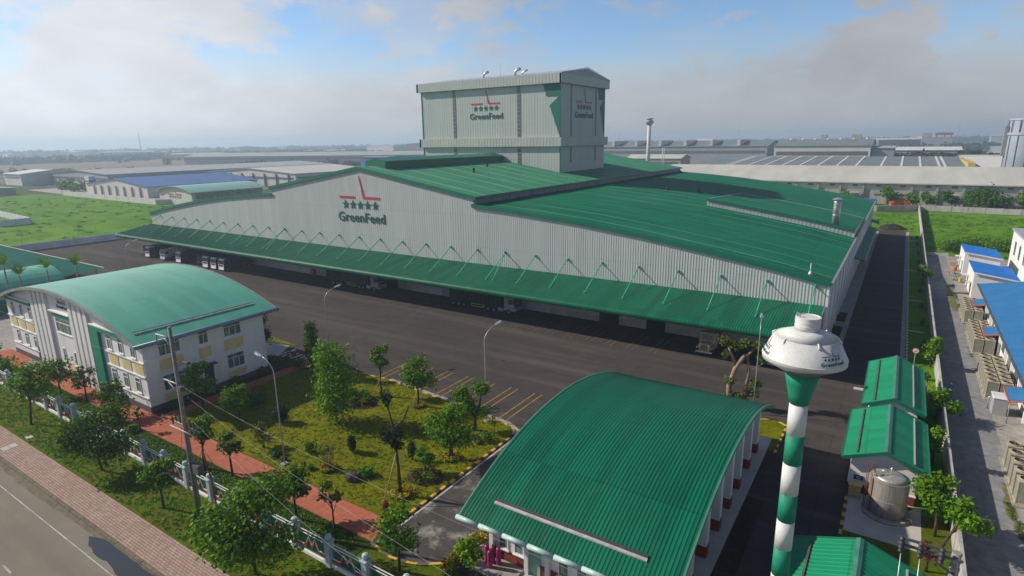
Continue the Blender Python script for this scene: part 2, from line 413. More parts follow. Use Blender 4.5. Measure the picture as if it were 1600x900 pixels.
    pmat('dark_window_strip', (0.13, 0.145, 0.14), 0.35, 0.5, var=0.12, scale=1.2)
    pmat('shadow_opening', (0.02, 0.021, 0.023), 0.8, 0.2, var=0.1)
    pmat('roller_door', (0.55, 0.56, 0.57), 0.6, 0.3, var=0.05)
    pmat('pale_gutter', (0.40, 0.54, 0.49), 0.4, 0.5, var=0.07, scale=2)
    pmat('blue_gutter', (0.16, 0.25, 0.33), 0.45, 0.5, var=0.07)
    pmat('strut_green', (0.03, 0.42, 0.25), 0.45, 0.5, var=0.05)
    pmat('roof_flashing', (0.42, 0.41, 0.39), 0.6, 0.4, var=0.15, scale=2)
    pmat('post_bluegrey', (0.42, 0.50, 0.52), 0.7, 0.3, var=0.06, scale=3)
    pmat('wood_pole', (0.24, 0.22, 0.20), 0.85, 0.2, var=0.12, scale=2)
    pmat('bark', (0.085, 0.062, 0.045), 0.9, 0.15, var=0.2, scale=4)
    pmat('pale_bark', (0.33, 0.235, 0.15), 0.9, 0.15, var=0.2, scale=3)
    pmat('bamboo', (0.45, 0.33, 0.16), 0.7, 0.3, var=0.15)
    pmat('wall_concrete', (0.46, 0.44, 0.40), 0.9, 0.2, var=0.12, scale=0.6, var2=0.08, stretch=(1, 1, 0.4))
    pmat('wall_blue_grey', (0.70, 0.71, 0.74), 0.9, 0.2, var=0.1, scale=0.3)
    pmat('tyre', (0.02, 0.02, 0.02), 0.85, 0.2)
    pmat('wheel_hub', (0.16, 0.16, 0.16), 0.6, 0.4)
    pmat('blue_roof', (0.035, 0.18, 0.40), 0.5, 0.3, var=0.06, scale=0.5)
    pmat('blue_roof_bright', (0.02, 0.19, 0.60), 0.5, 0.3, var=0.06, scale=0.5)
    pmat('ac_beige', (0.43, 0.38, 0.27), 0.65, 0.3, var=0.1, scale=2)
    pmat('stone', (0.065, 0.052, 0.042), 0.9, 0.2, var=0.2, scale=4, bump=0.5, bscale=8)
    pmat('tarp_orange', (0.75, 0.13, 0.02), 0.6, 0.3, var=0.15, scale=1)
    pmat('tarp_blue', (0.03, 0.14, 0.48), 0.6, 0.3, var=0.15, scale=1)
    pmat('gas_pink', (0.36, 0.03, 0.13), 0.5, 0.4)
    pmat('truck_white', (0.58, 0.61, 0.66), 0.4, 0.5)
    pmat('truck_blue', (0.025, 0.06, 0.14), 0.4, 0.5)
    pmat('cargo_dark', (0.014, 0.018, 0.026), 0.6, 0.3)
    pmat('cargo_green', (0.03, 0.07, 0.05), 0.7, 0.3)
    pmat('tan_paint', (0.56, 0.45, 0.27), 0.6, 0.35, var=0.15, scale=2)
    pmat('yellow_paint', (0.55, 0.42, 0.12), 0.6, 0.35, var=0.12, scale=2)
    pmat('red_paint', (0.45, 0.035, 0.03), 0.5, 0.4)
    pmat('sign_blue', (0.02, 0.06, 0.22), 0.5, 0.4)
    pmat('skin', (0.35, 0.2, 0.14), 0.6, 0.3)
    pmat('shirt_blue', (0.05, 0.2, 0.6), 0.8, 0.2)
    pmat('trousers_dark', (0.03, 0.035, 0.05), 0.8, 0.2)
    pmat('hair_black', (0.015, 0.013, 0.012), 0.6, 0.3)
    pmat('far_beige', (0.50, 0.485, 0.435), 0.8, 0.2, var=0.06, scale=0.1, stretch=(1, 0.2, 1))
    pmat('silo_sheet', (0.30, 0.35, 0.41), 0.6, 0.3, var=0.05, scale=0.2)
    pmat('far_white', (0.62, 0.60, 0.56), 0.8, 0.2, var=0.05, scale=0.1)
    pmat('far_grey', (0.34, 0.35, 0.36), 0.8, 0.2, var=0.06, scale=0.1)
    pmat('far_dark', (0.17, 0.20, 0.205), 0.7, 0.3, var=0.08, scale=0.1)
    pmat('far_olive', (0.40, 0.40, 0.33), 0.8, 0.2, var=0.06, scale=0.1)
    pmat('far_blue', (0.05, 0.13, 0.33), 0.6, 0.3, var=0.06, scale=0.1)
    pmat('far_brown', (0.20, 0.12, 0.10), 0.8, 0.2, var=0.06, scale=0.1)
    pmat('roof_pale_green', (0.22, 0.42, 0.34), 0.4, 0.5, var=0.06, scale=0.3)
    # stainless tank: brushed vertical streaks
    m, nt, nodes, links, b = base_mat('stainless', 0.42, 0.5, 0.45)
    c = mixc(nt, noise_out(nt, 3, 5, stretch=(4, 4, 0.25)), (0.34, 0.31, 0.265), (0.52, 0.48, 0.42), 0.3, 0.7)
    links.new(c, b.inputs['Base Color']); M['stainless'] = m
    # glass: dark reflective panes with hints of curtain
    def glass(name, a, c_):
        m, nt, nodes, links, b = base_mat(name, 0.08, 0.6)
        c = mixc(nt, noise_out(nt, 1.3, 3, stretch=(2.5, 2.5, 0.3)), a, c_, 0.4, 0.65)
        links.new(c, b.inputs['Base Color']); M[name] = m
    glass('window_glass', (0.07, 0.11, 0.105), (0.24, 0.29, 0.26))
    glass('truck_glass', (0.012, 0.015, 0.018), (0.05, 0.06, 0.065))
    m, nt, nodes, links, b = base_mat('puddle_water', 0.06, 0.5)
    b.inputs['Base Color'].default_value = (0.045, 0.045, 0.042, 1); M['puddle_water'] = m
    # roofs
    roof_mat('roof_upper', (0.025, 0.20, 0.105), 0, 6.1, 0.55, (0.34, 0.36, 0.20), 0.42, spec=0.4)
    roof_mat('roof_lower', GREEN, 0, 6.1, 0.42, (0.14, 0.26, 0.17), 0.45, spec=0.18, var=0.16)
    roof_mat('roof_canopy', GREEN, 1, 0, rough=0.42, spec=0.22, var=0.14)
    roof_mat('roof_office', (0.075, 0.34, 0.21), 0, 0, rough=0.30, spec=0.9)
    roof_mat('roof_guard', (0.001, 0.115, 0.06), 1, 0, rough=0.5, spec=0.16, var=0.16)
    roof_mat('roof_shed', (0.004, 0.22, 0.10), 0, 0, rough=0.55, spec=0.25)
    roof_mat('roof_carport', (0.003, 0.105, 0.075), 0, 0, rough=0.8, spec=0.06)
    # foliage
    leaf_mat('leaf_dark', (0.028, 0.075, 0.004), (0.095, 0.200, 0.008), 0.3)
    leaf_mat('leaf_mid', (0.042, 0.115, 0.004), (0.150, 0.300, 0.010), 0.3)
    leaf_mat('leaf_bright', (0.065, 0.160, 0.004), (0.180, 0.35, 0.012), 0.3)
    leaf_mat('leaf_lawn', (0.12, 0.155, 0.002), (0.34, 0.32, 0.004), 0.25)
    leaf_mat('leaf_yellow', (0.22, 0.18, 0.012), (0.60, 0.42, 0.02))
    leaf_mat('leaf_olive', (0.045, 0.085, 0.010), (0.14, 0.19, 0.025))
    leaf_mat('leaf_red', (0.10, 0.025, 0.015), (0.24, 0.07, 0.03))
    leaf_mat('leaf_conifer', (0.010, 0.026, 0.010), (0.030, 0.06, 0.016))
    leaf_mat('leaf_far', (0.020, 0.040, 0.014), (0.055, 0.085, 0.026), 0.0)
setup_mats()
# ------------------------------------------------------------------ mesh helpers
WORLD = {}       # object name -> world translation of things

class MB:
    """collects shapes (in world coordinates) and links them as ONE mesh object"""
    def __init__(s):
        s.v, s.f, s.m, s.s = [], [], [], []
    def face(s, pts, mi=0, sm=False):
        i = len(s.v); s.v.extend([tuple(p) for p in pts]); s.f.append(tuple(range(i, i + len(pts)))); s.m.append(mi); s.s.append(sm)
    def raw(s, verts, faces, mi=0, sm=False):
        i = len(s.v); s.v.extend([tuple(p) for p in verts])
        for f in faces:
            s.f.append(tuple(i + k for k in f)); s.m.append(mi); s.s.append(sm)
    def box(s, x0, x1, y0, y1, z0, z1, mi=0, bottom=True):
        v = [(x0, y0, z0), (x1, y0, z0), (x1, y1, z0), (x0, y1, z0), (x0, y0, z1), (x1, y0, z1), (x1, y1, z1), (x0, y1, z1)]
        f = [(4, 5, 6, 7), (0, 1, 5, 4), (1, 2, 6, 5), (2, 3, 7, 6), (3, 0, 4, 7)]
        if bottom: f.append((3, 2, 1, 0))
        s.raw(v, f, mi)
    def bbox(s, x0, x1, y0, y1, z0, z1, b=0.05, mi=0):
        """box with chamfered vertical and top edges"""
        def ring(x0, x1, y0, y1, z):
            return [(x0 + b, y0, z), (x1 - b, y0, z), (x1, y0 + b, z), (x1, y1 - b, z), (x1 - b, y1, z), (x0 + b, y1, z), (x0, y1 - b, z), (x0, y0 + b, z)]
        v = ring(x0, x1, y0, y1, z0) + ring(x0, x1, y0, y1, z1 - b) + ring(x0 + b * .7, x1 - b * .7, y0 + b * .7, y1 - b * .7, z1)
        f = []
        for k in (0, 8):
            for i in range(8):
                j = (i + 1) % 8; f.append((k + i, k + j, k + 8 + j, k + 8 + i))
        f.append(tuple(range(16, 24))); f.append(tuple(range(7, -1, -1)))
        s.raw(v, f, mi)
    def hexa(s, a, b, mi=0):
        """8 corner solid: a = 4 bottom points, b = 4 top points (counter-clockwise from above)"""
        s.raw(list(a) + list(b), [(3, 2, 1, 0), (4, 5, 6, 7), (0, 1, 5, 4), (1, 2, 6, 5), (2, 3, 7, 6), (3, 0, 4, 7)], mi)
    def prism(s, poly, axis, lo, hi, mi=0, caps=True):
        """poly in the plane across axis: axis 0 -> (y,z), 1 -> (x,z), 2 -> (x,y)"""
        def p3(p, t):
            return (t, p[0], p[1]) if axis == 0 else (p[0], t, p[1]) if axis == 1 else (p[0], p[1], t)
        n = len(poly); v = [p3(p, lo) for p in poly] + [p3(p, hi) for p in poly]
        f = [(i, (i + 1) % n, n + (i + 1) % n, n + i) for i in range(n)]
        if caps: f += [tuple(range(n - 1, -1, -1)), tuple(range(n, 2 * n))]
        s.raw(v, f, mi)
    def tube(s, pts, rad, n=8, mi=0, sm=True, cap=True):
        pts = [Vector(p) for p in pts]
        if not isinstance(rad, (list, tuple)): rad = [rad] * len(pts)
        v, f = [], []
        for i, p in enumerate(pts):
            d = (pts[min(i + 1, len(pts) - 1)] - pts[max(i - 1, 0)]).normalized()
            a = d.orthogonal().normalized() if abs(d.z) < 0.9 else Vector((1, 0, 0)).cross(d).normalized()
            if i and (a - la).length > 1.0:      # keep the frame steady along the tube
                a = (la - d * la.dot(d)).normalized()
            la = a
            b = d.cross(a)
            for k in range(n):
                t = 2 * PI * k / n
                v.append(tuple(p + (a * math.cos(t) + b * math.sin(t)) * rad[i]))
        for i in range(len(pts) - 1):
            for k in range(n):
                j = (k + 1) % n
                f.append((i * n + k, i * n + j, (i + 1) * n + j, (i + 1) * n + k))
        s.raw(v, f, mi, sm)
        if cap:
            i = len(s.v) - len(pts) * n
            s.f.append(tuple(i + k for k in range(n - 1, -1, -1))); s.m.append(mi); s.s.append(False)
            i = len(s.v) - n
            s.f.append(tuple(i + k for k in range(n))); s.m.append(mi); s.s.append(False)
    def lathe(s, prof, c, n=24, mi=0, sm=True, mis=None, caps=(True, True)):
        """prof: (radius, z) from bottom to top around vertical axis at c"""
        v = []
        if sm and mis is None and len(prof) > 2:        # keep creases crisp: split the profile where it turns sharply
            runs, cur = [], [prof[0], prof[1]]
            for i in range(1, len(prof) - 1):
                a = Vector((prof[i][0] - prof[i - 1][0], prof[i][1] - prof[i - 1][1])); b = Vector((prof[i + 1][0] - prof[i][0], prof[i + 1][1] - prof[i][1]))
                if a.length and b.length and a.angle(b) > 0.3: runs.append(cur); cur = [prof[i]]
                cur.append(prof[i + 1])
            runs.append(cur)
            if len(runs) > 1:
                for k, rn in enumerate(runs): s.lathe(rn, c, n, mi, sm, [mi] * (len(rn) - 1) + [mi], (caps[0] and k == 0, caps[1] and k == len(runs) - 1))
                return
        for r, z in prof:
            for k in range(n):
                t = 2 * PI * k / n
                v.append((c[0] + r * math.cos(t), c[1] + r * math.sin(t), z))
        i0 = len(s.v); s.v.extend(v)
        for i in range(len(prof) - 1):
            for k in range(n):
                j = (k + 1) % n
                s.f.append((i0 + i * n + k, i0 + i * n + j, i0 + (i + 1) * n + j, i0 + (i + 1) * n + k)); s.m.append(mis[i] if mis else mi); s.s.append(sm)
        if caps[0]: s.f.append(tuple(i0 + k for k in range(n - 1, -1, -1))); s.m.append(mis[0] if mis else mi); s.s.append(False)
        i = i0 + (len(prof) - 1) * n
        if not caps[1]: return
        s.f.append(tuple(i + k for k in range(n))); s.m.append(mis[-1] if mis else mi); s.s.append(False)
    def build(s, name, mats, parent=None):
        me = bpy.data.meshes.new(name)
        me.from_pydata(s.v, [], s.f)
        if isinstance(mats, str): mats = [mats]
        for m in mats: me.materials.append(MATS[m])
        me.polygons.foreach_set('material_index', s.m)
        me.polygons.foreach_set('use_smooth', s.s)
        me.update()
        o = bpy.data.objects.new(name, me)
        COL.objects.link(o)
        attach(o, parent)
        return o

def attach(o, parent):
    if parent is not None:
        o.parent = parent
        w = WORLD.get(parent.name)
        if w is not None: o.matrix_parent_inverse = Matrix.Translation(-w)

def tag(o, label, cat, group=None, kind=None):
    if label: o['label'] = label
    if cat: o['category'] = cat
    if group: o['group'] = group
    if kind: o['kind'] = kind
    return o

def thing(name, label, cat, loc=(0, 0, 0), group=None):
    o = bpy.data.objects.new(name, None); COL.objects.link(o)
    o.empty_display_size = 0.5
    o.location = loc
    WORLD[o.name] = Vector(loc)
    return tag(o, label, cat, group)

def structure(o):
    o['kind'] = 'structure'; return o

def copy_tree(o, parent=None):
    c = o.copy(); COL.objects.link(c)
    if parent is not None: c.parent = parent
    for ch in KIDS(o): copy_tree(ch, c)
    return c
def KIDS(o):
    return [x for x in COL.objects if x.parent is o]
_kids_cache = {}
def clone(o, loc, rz=0.0, label=None, group=None, scale=None):
    """copy of a thing built at the origin, its parts and their sub-parts"""
    def rec(src, par):
        c = src.copy(); COL.objects.link(c)
        if par is not None: c.parent = par
        if src.name not in _kids_cache: _kids_cache[src.name] = KIDS(src)
        for ch in _kids_cache[src.name]: rec(ch, c)
        return c
    c = rec(o, None)
    c.location = loc; c.rotation_euler = (0, 0, rz)
    if scale: c.scale = scale
    if label: c['label'] = label
    if group: c['group'] = group
    return c
def move_first(o, loc, rz=0.0, label=None, group=None):
    o.location = loc; o.rotation_euler = (0, 0, rz)
    if label: o['label'] = label
    if group: o['group'] = group
    return o

def sheet(name, poly, z, mat, parent=None, kind='structure', grid=None):
    mb = MB(); mb.face([(x, y, z) for x, y in poly]); o = mb.build(name, mat, parent)
    if parent is None and kind: o['kind'] = kind
    return o
def rect(x0, x1, y0, y1): return [(x0, y0), (x1, y0), (x1, y1), (x0, y1)]

def kerb_run(mb, pts, w=0.22, h=0.14, z=0.0, mi=0):
    """raised kerb along a polyline of ground points"""
    P = [Vector((x, y, 0)) for x, y in pts]
    L, Rr = [], []
    for i, p in enumerate(P):
        d = (P[min(i + 1, len(P) - 1)] - P[max(i - 1, 0)]).normalized(); nrm = Vector((-d.y, d.x, 0)) * w / 2
        L.append(p + nrm); Rr.append(p - nrm)
    for i in range(len(P) - 1):
        a, b, c, d = Rr[i], Rr[i + 1], L[i + 1], L[i]
        mb.hexa([(q.x, q.y, z) for q in (a, b, c, d)], [(q.x, q.y, z + h) for q in (a, b, c, d)], mi)

def ribbed(mb, axis, u0, u1, pitch, path, depth, normal=(0, 0, 1), mi=0, sm_path=False):
    """profiled sheet: ribs repeat along axis (0=x,1=y); path(u) -> list of 3D points across"""
    us, hs = [], []
    n = max(1, int(round((u1 - u0) / pitch))); p = (u1 - u0) / n
    for i in range(n):
        b = u0 + i * p
        us += [b, b + .48 * p, b + .60 * p, b + .88 * p]; hs += [0, 0, 1, 1]
    us.append(u1); hs.append(0)
    nv = Vector(normal).normalized() * depth
    verts, faces = [], []
    k = None
    for u, h in zip(us, hs):
        pts = path(u); k = len(pts)
        for q in pts: verts.append((q[0] + nv.x * h, q[1] + nv.y * h, q[2] + nv.z * h))
    for i in range(len(us) - 1):
        for j in range(k - 1):
            faces.append((i * k + j, (i + 1) * k + j, (i + 1) * k + j + 1, i * k + j + 1))
    mb.raw(verts, faces, mi)

def arc_pts(c0, z0, half, rise, n=20):
    """circular arc from c0-half to c0+half, (coordinate, z)"""
    rad = (half * half + rise * rise) / (2 * rise); a = math.asin(half / rad); zc = z0 + rise - rad
    return [(c0 + rad * math.sin(-a + 2 * a * i / n), zc + rad * math.cos(-a + 2 * a * i / n)) for i in range(n + 1)]
def arc_z(c, c0, z0, half, rise):
    rad = (half * half + rise * rise) / (2 * rise)
    return z0 + rise - rad + math.sqrt(max(0, rad * rad - (c - c0) ** 2))

# ------------------------------------------------------------------ lettering
_text_cache = {}
def text_shape(s):
    if s not in _text_cache:
        cu = bpy.data.curves.new('letters', 'FONT'); cu.body = s; cu.align_x = 'CENTER'; cu.align_y = 'CENTER'
        cu.offset = 0.016; cu.extrude = 0.01; cu.resolution_u = 3; cu.space_character = 1.07
        o = bpy.data.objects.new('letters', cu); COL.objects.link(o)
        dg = bpy.context.evaluated_depsgraph_get()
        me = o.evaluated_get(dg).to_mesh()
        v = [tuple(x.co) for x in me.vertices]; f = [tuple(p.vertices) for p in me.polygons]
        o.evaluated_get(dg).to_mesh_clear()
        bpy.data.objects.remove(o); bpy.data.curves.remove(cu)
        xs = [a[0] for a in v]; ys = [a[1] for a in v]
        cx, w = (min(xs) + max(xs)) / 2, max(xs) - min(xs); y0, h = min(ys), max(ys) - min(ys)
        v = [((a[0] - cx) / w, (a[1] - y0) / h, 1 if a[2] > 0 else 0) for a in v]
        _text_cache[s] = (v, f)
    return _text_cache[s]
def add_text(mb, s, mapf, cx, cy_, width, height, mi=0):
    """mapf(x, y, d) -> 3D point; d = 1 on the front of the letters"""
    v, f = text_shape(s)
    mb.raw([mapf(cx + a * width, cy_ + (b - .5) * height, d) for a, b, d in v], f, mi)
def add_poly2(mb, poly, mapf, mi=0, sub=1):
    """flat shape with a little thickness on a mapped surface"""
    n = len(poly)
    fr = [mapf(x, y, 1) for x, y in poly]; bk = [mapf(x, y, 0) for x, y in poly]
    mb.raw(fr + bk, [tuple(range(n))] + [(i, n + i, n + (i + 1) % n, (i + 1) % n) for i in range(n)], mi)
def star(cx, cy_, r, rot=PI / 2):
    return [(cx + (r if i % 2 == 0 else r * .40) * math.cos(rot + i * PI / 5), cy_ + (r if i % 2 == 0 else r * .40) * math.sin(rot + i * PI / 5)) for i in range(10)]
def logo(mapf, W, parent, ltop=0.62, text=True, red='sign_red', green='sign_green', squash=1.0):
    """red open angle over five stars over the company name; x is centred, y = 0 on the middle of the name"""
    q = squash
    t = 0.030 * W
    mb = MB()
    yb = 0.30 * W * q
    def bar(a, b):
        n = 4
        for i in range(n):
            x0, x1 = a + (b - a) * i / n, a + (b - a) * (i + 1) / n
            add_poly2(mb, [(x0, yb - t / 2), (x1, yb - t / 2), (x1, yb + t / 2), (x0, yb + t / 2)], mapf)
    bar(-0.447 * W, -0.114 * W)
    bar(0.062 * W, 0.415 * W)
    add_poly2(mb, [(0.062 * W, yb + t / 2), (0.062 * W + t * 1.15, yb + t / 2), (0.010 * W, ltop * W * q), (-0.004 * W, ltop * W * q)], mapf)
    mb.build('emblem', red, parent)
    mb = MB()
    for i in range(5): add_poly2(mb, star((-0.318 + i * 0.158) * W, 0.185 * W * q, 0.075 * W * min(1, q * 1.1)), mapf)
    mb.build('star_row', green, parent)
    if text:
        mb = MB(); add_text(mb, 'GreenFeed', mapf, 0, 0, W, 0.148 * W * max(q, .75)); mb.build('lettering', green, parent)

def plane_map(o, U, V, Nn, t=0.04, off=0.02):
    o, U, V, Nn = Vector(o), Vector(U), Vector(V), Vector(Nn)
    return lambda x, y, d: tuple(o + U * x + V * y + Nn * (off + t * d))

# ------------------------------------------------------------------ plants
def leaves_into(V, F, blobs, n, size, rng, flat=0.0):
    """n leaf-sized diamonds through the volume of the blobs (cx,cy,cz,rx,ry,rz)"""
    B = np.array(blobs, float)
    w = (B[:, 3] * B[:, 4] * B[:, 5]) ** 0.75; w /= w.sum()
    idx = rng.choice(len(B), n, p=w)
    d = rng.normal(size=(n, 3)); d /= np.linalg.norm(d, axis=1)[:, None]
    rr = rng.random(n) ** 0.45
    rr = np.where(rng.random(n) < .14, rr * rng.uniform(1.0, 1.38, n), rr)      # stray twigs outside the clumps
    # clumps: leaves gather in sprays
    wob = 1 + 0.22 * np.sin(d[:, 0] * 5 + idx) * np.cos(d[:, 1] * 4.3 + 2 * idx) + 0.14 * np.sin(d[:, 2] * 9 + idx * 1.7)
    c = B[idx, :3] + d * (rr * wob)[:, None] * B[idx, 3:6]
    nm = d * 0.55 + rng.normal(size=(n, 3)) * 0.55 + np.array([0, 0, 0.45])
    nm /= np.linalg.norm(nm, axis=1)[:, None]
    a = np.cross(nm, rng.normal(size=(n, 3))); a /= np.linalg.norm(a, axis=1)[:, None]
    b = np.cross(nm, a)
    s = size * (0.6 + 0.8 * rng.random(n))
    a = a * s[:, None]; b = b * (s * 0.62)[:, None]
    q = np.stack([c - a, c + b * 1.0 - a * .1, c + a, c - b - a * .1], 1).reshape(-1, 3)
    base = len(V)
    V.extend(map(tuple, q)); F.extend([(base + 4 * i, base + 4 * i + 1, base + 4 * i + 2, base + 4 * i + 3) for i in range(n)])

def leaf_object(name, blobs, n, size, mat, seed, parent):
    V, F = [], []
    leaves_into(V, F, blobs, n, size, np.random.default_rng(seed))
    mb = MB(); mb.raw(V, F)
    return mb.build(name, mat, parent)

TREES = 0
def tree(x, y, h, cr, label, mat='leaf_mid', cat='tree', name='garden_tree', group=None, trunk_h=0.4, blobs=9, n=1400, leaf=0.22,
         tr=0.10, lean=(0, 0), bark='bark', squash=1.0, seed=None, z0=0.0, stakes=0, tall=False, spread=1.0):
    global TREES
    TREES += 1
    rng = random.Random(seed if seed is not None else TREES * 17 + 3)
    t = thing(name, label, cat, (x, y, z0), group)
    lx, ly = lean
    cz = h * trunk_h + (h - h * trunk_h) * 0.5
    rz = (h - h * trunk_h) * 0.5
    bl = []
    for i in range(blobs):
        if tall:
            f = (i + .5) / blobs; a = rng.uniform(0, 2 * PI); d = cr * .35 * rng.random()
            r = cr * (0.62 + .3 * rng.random()) * (1.0 - .45 * abs(f - .4))
            bl.append((x + lx * f + d * math.cos(a), y + ly * f + d * math.sin(a), z0 + h * trunk_h + (h - h * trunk_h) * f * .94, r, r, max(r * .75, rz / blobs * 1.5)))
        else:
            a = 2.4 * i + rng.uniform(-.4, .4); d = cr * spread * math.sqrt((i + .3) / blobs) * .72
            r = cr * rng.uniform(.34, .56)
            zz = cz + rz * (-.68 + 1.36 * ((i * .618 + .2) % 1)) * (1 - .35 * (d / cr))
            bl.append((x + lx + d * math.cos(a), y + ly + d * math.sin(a), z0 + zz, r, r, r * squash))
    mb = MB()
    top = Vector((x + lx * .8, y + ly * .8, z0 + cz))
    p0 = Vector((x, y, z0 - 0.05)); k1 = p0.lerp(top, .35) + Vector((rng.uniform(-.1, .1), rng.uniform(-.1, .1), 0)) * h * .12
    k2 = p0.lerp(top, .7) + Vector((rng.uniform(-.1, .1), rng.uniform(-.1, .1), 0)) * h * .1
    mb.tube([p0, k1, k2, top], [tr * 1.25, tr, tr * .8, tr * .5], 8)
    for b in bl[:: max(1, len(bl) // 9)]:
        e = Vector(b[:3]); st = p0.lerp(k2, rng.uniform(.75, 1.0)) if e.z > k2.z else k1
        mid = st.lerp(e, .5) + Vector((0, 0, -.08 * cr))
        mb.tube([st, mid, e], [tr * .5, tr * .34, tr * .14], 6)
    mb.build('trunk', bark, t)
    leaf_object('crown', bl, n, leaf, mat, TREES * 31 + 5, t)
    for i in range(stakes):
        a = 2 * PI * i / stakes + .5
        m2 = MB(); m2.tube([(x + 1.1 * math.cos(a), y + 1.1 * math.sin(a), z0), (x + .05 * math.cos(a), y + .05 * math.sin(a), z0 + min(2.2, h * .45))], 0.035, 6)
        m2.build('stake', 'bamboo', t)
    return t

def shrub(x, y, r, h, label, mat='leaf_mid', name='shrub', cat='shrub', n=350, leaf=0.12, z0=0.0, blobs=5, group=None, stems=True, seed=None):
    global TREES
    TREES += 1
    rng = random.Random(seed if seed is not None else TREES * 13 + 1)
    t = thing(name, label, cat, (x, y, z0), group)
    bl = []
    for i in range(blobs):
        a = 2.4 * i; d = r * .55 * math.sqrt(i / blobs)
        bl.append((x + d * math.cos(a), y + d * math.sin(a), z0 + h * rng.uniform(.42, .62), r * .6, r * .6, h * .42))
    if stems:
        mb = MB()
        for i in range(4):
            a = rng.uniform(0, 2 * PI); e = bl[i % len(bl)]
            mb.tube([(x + .05 * math.cos(a), y + .05 * math.sin(a), z0 - .02), (e[0], e[1], e[2])], [.03, .012], 5)
        mb.build('stem', 'bark', t)
    leaf_object('foliage', bl, n, leaf, mat, TREES * 7 + 2, t)
    return t
# ------------------------------------------------------------------ the setting
def slab(name, poly, z1, mat, z0=-0.2, kind='structure'):
    mb = MB(); mb.prism(poly, 2, z0, z1); o = mb.build(name, mat); o['kind'] = kind; return o

sheet('ground', rect(-5200, 1600, -300, 6000), -0.2, 'land')
slab('street', rect(-420, 80, -40, 16.1), -0.12, 'street_asphalt')
slab('sidewalk', rect(-420, 80, 16.38, 18.9), 0.0, 'sidewalk_pavers')
mb = MB()
for i in range(62): mb.bbox(-184 + i * 4, -180.03 + i * 4, 16.1, 16.38, -0.2, 0.015, 0.03)
structure(mb.build('street_kerb', 'gutter_dirt'))
slab('verge_lawn', rect(-420, 80, 18.9, 23.4), 0.004, 'verge_grass')
sheet('street_edge_line', rect(-420, 80, 14.35, 14.43), -0.116, 'white_line')
mb = MB()
for i in range(-9, 3):
    mb.face([(-52.6 + i * 7 + a, 10.45 + b, -0.116) for a, b in ((0, 0), (1.4, 0), (1.4, .13), (0, .13))])
structure(mb.build('street_dashes', 'white_line'))
rgd = random.Random(3)
gd = [(-130 + i * 1.5, 15.55 + rgd.uniform(-.28, .2)) for i in range(101)]
sheet('gutter_dirt', gd + [(20, 16.1), (-130, 16.1)], -0.1165, 'gutter_dirt')
# gutter dirt along the kerb and the puddle lying in it
pud = [(-51.0, 15.55), (-49.6, 14.95), (-48.2, 14.75), (-46.6, 14.85), (-44.2, 14.6), (-41.5, 14.55), (-38, 14.9), (-36.4, 15.5), (-37.5, 16.0), (-41, 16.04), (-45, 16.02), (-49.5, 16.04)]
rngp = random.Random(4)
pp = []
for i in range(len(pud)):
    a, b = Vector(pud[i]), Vector(pud[(i + 1) % len(pud)])
    for k in range(5):
        q = a.lerp(b, k / 5); pp.append((q.x, min(16.05, q.y + rngp.uniform(-.07, .07))))
sheet('puddle', pp, -0.112, 'puddle_water')
mbm = MB()
mbm.bbox(-74.6, -73.6, 16.9, 17.5, 0.002, 0.02, .01); mbm.bbox(-74.7, -73.7, 17.6, 18.2, 0.002, 0.02, .01)
tag(mbm.build('manhole_cover', 'pale_slab'), 'pair of pale square manhole slabs in the pink sidewalk', 'manhole cover')
mbm = MB(); mbm.bbox(-75.4, -74.5, 19.2, 19.8, -0.01, 0.05, .02)
tag(mbm.build('manhole_cover', 'pale_slab'), 'single pale slab in the grass beside the pink sidewalk', 'manhole cover')
mbm = MB(); mbm.bbox(-32.1, -31.2, 40.7, 41.7, 0, 0.06, .02)
tag(mbm.build('manhole_cover', 'pale_slab'), 'pale slab in the garden lawn next to the yellow and black kerb', 'manhole cover')

slab('yard', rect(-217, 6.35, 23.4, 226), 0.01, 'yard_asphalt')
# garden and paths
arc = [(-31.2 - 1.8 + 1.8 * math.cos(t), 46.6 + 1.8 * math.sin(t)) for t in np.linspace(0, PI / 2, 6)]
garden = [(-66.1, 29.75), (-31.2, 29.6)] + arc + [(-42.2, 49.6), (-53, 50.7), (-60, 50.2), (-64.2, 48.4), (-66.1, 46.6)]
slab('garden_lawn', garden, 0.10, 'lawn_grass', 0.0)
mb = MB(); kerb_run(mb, [(-31.05, 29.7), (-31.05, 46.8)], 0.25, 0.16)
structure(mb.build('garden_kerb', 'kerb_yellow_black_y'))
mb = MB(); kerb_run(mb, [(-31.05, 46.8), (-31.6, 47.9), (-33.0, 48.5), (-42.2, 49.75), (-53, 50.85), (-60, 50.35)], 0.2, 0.15)
structure(mb.build('garden_kerb', 'kerb_yellow_black_x'))
sheet('garden_border', [(-33, 48.6), (-42.2, 49.8), (-53, 50.9), (-53, 51.5), (-42.2, 50.5), (-33, 49.3), (-30.4, 48.0), (-30.9, 47)], 0.016, 'concrete')
slab('footpath', [(-112, 26.95), (-31.1, 26.95), (-31.9, 29.6), (-66.1, 29.6), (-66.1, 51), (-68.0, 51), (-68.0, 29.45), (-112, 29.45)], 0.05, 'path_tiles', 0.0)
slab('hedge_strip', rect(-112, -31.0, 23.6, 26.9), 0.06, 'rough_grass', 0.0)
slab('hedge_strip', [(-30.9, 23.6), (-17, 23.6), (-17, 27.2), (-24.6, 27.9), (-26.2, 26.9), (-28.5, 26.3), (-30.9, 26.6)], 0.06, 'verge_grass', 0.0)
slab('planting_bed', rect(-69.4, -68.05, 29.6, 46), 0.08, 'dark_soil', 0.0)
sheet('driveway', [(-30.9, 26.7), (-28.5, 26.5), (-26.2, 27.1), (-24.6, 28.2), (-24.0, 29.5), (-24.0, 60), (-30.9, 60)], 0.016, 'driveway_asphalt')
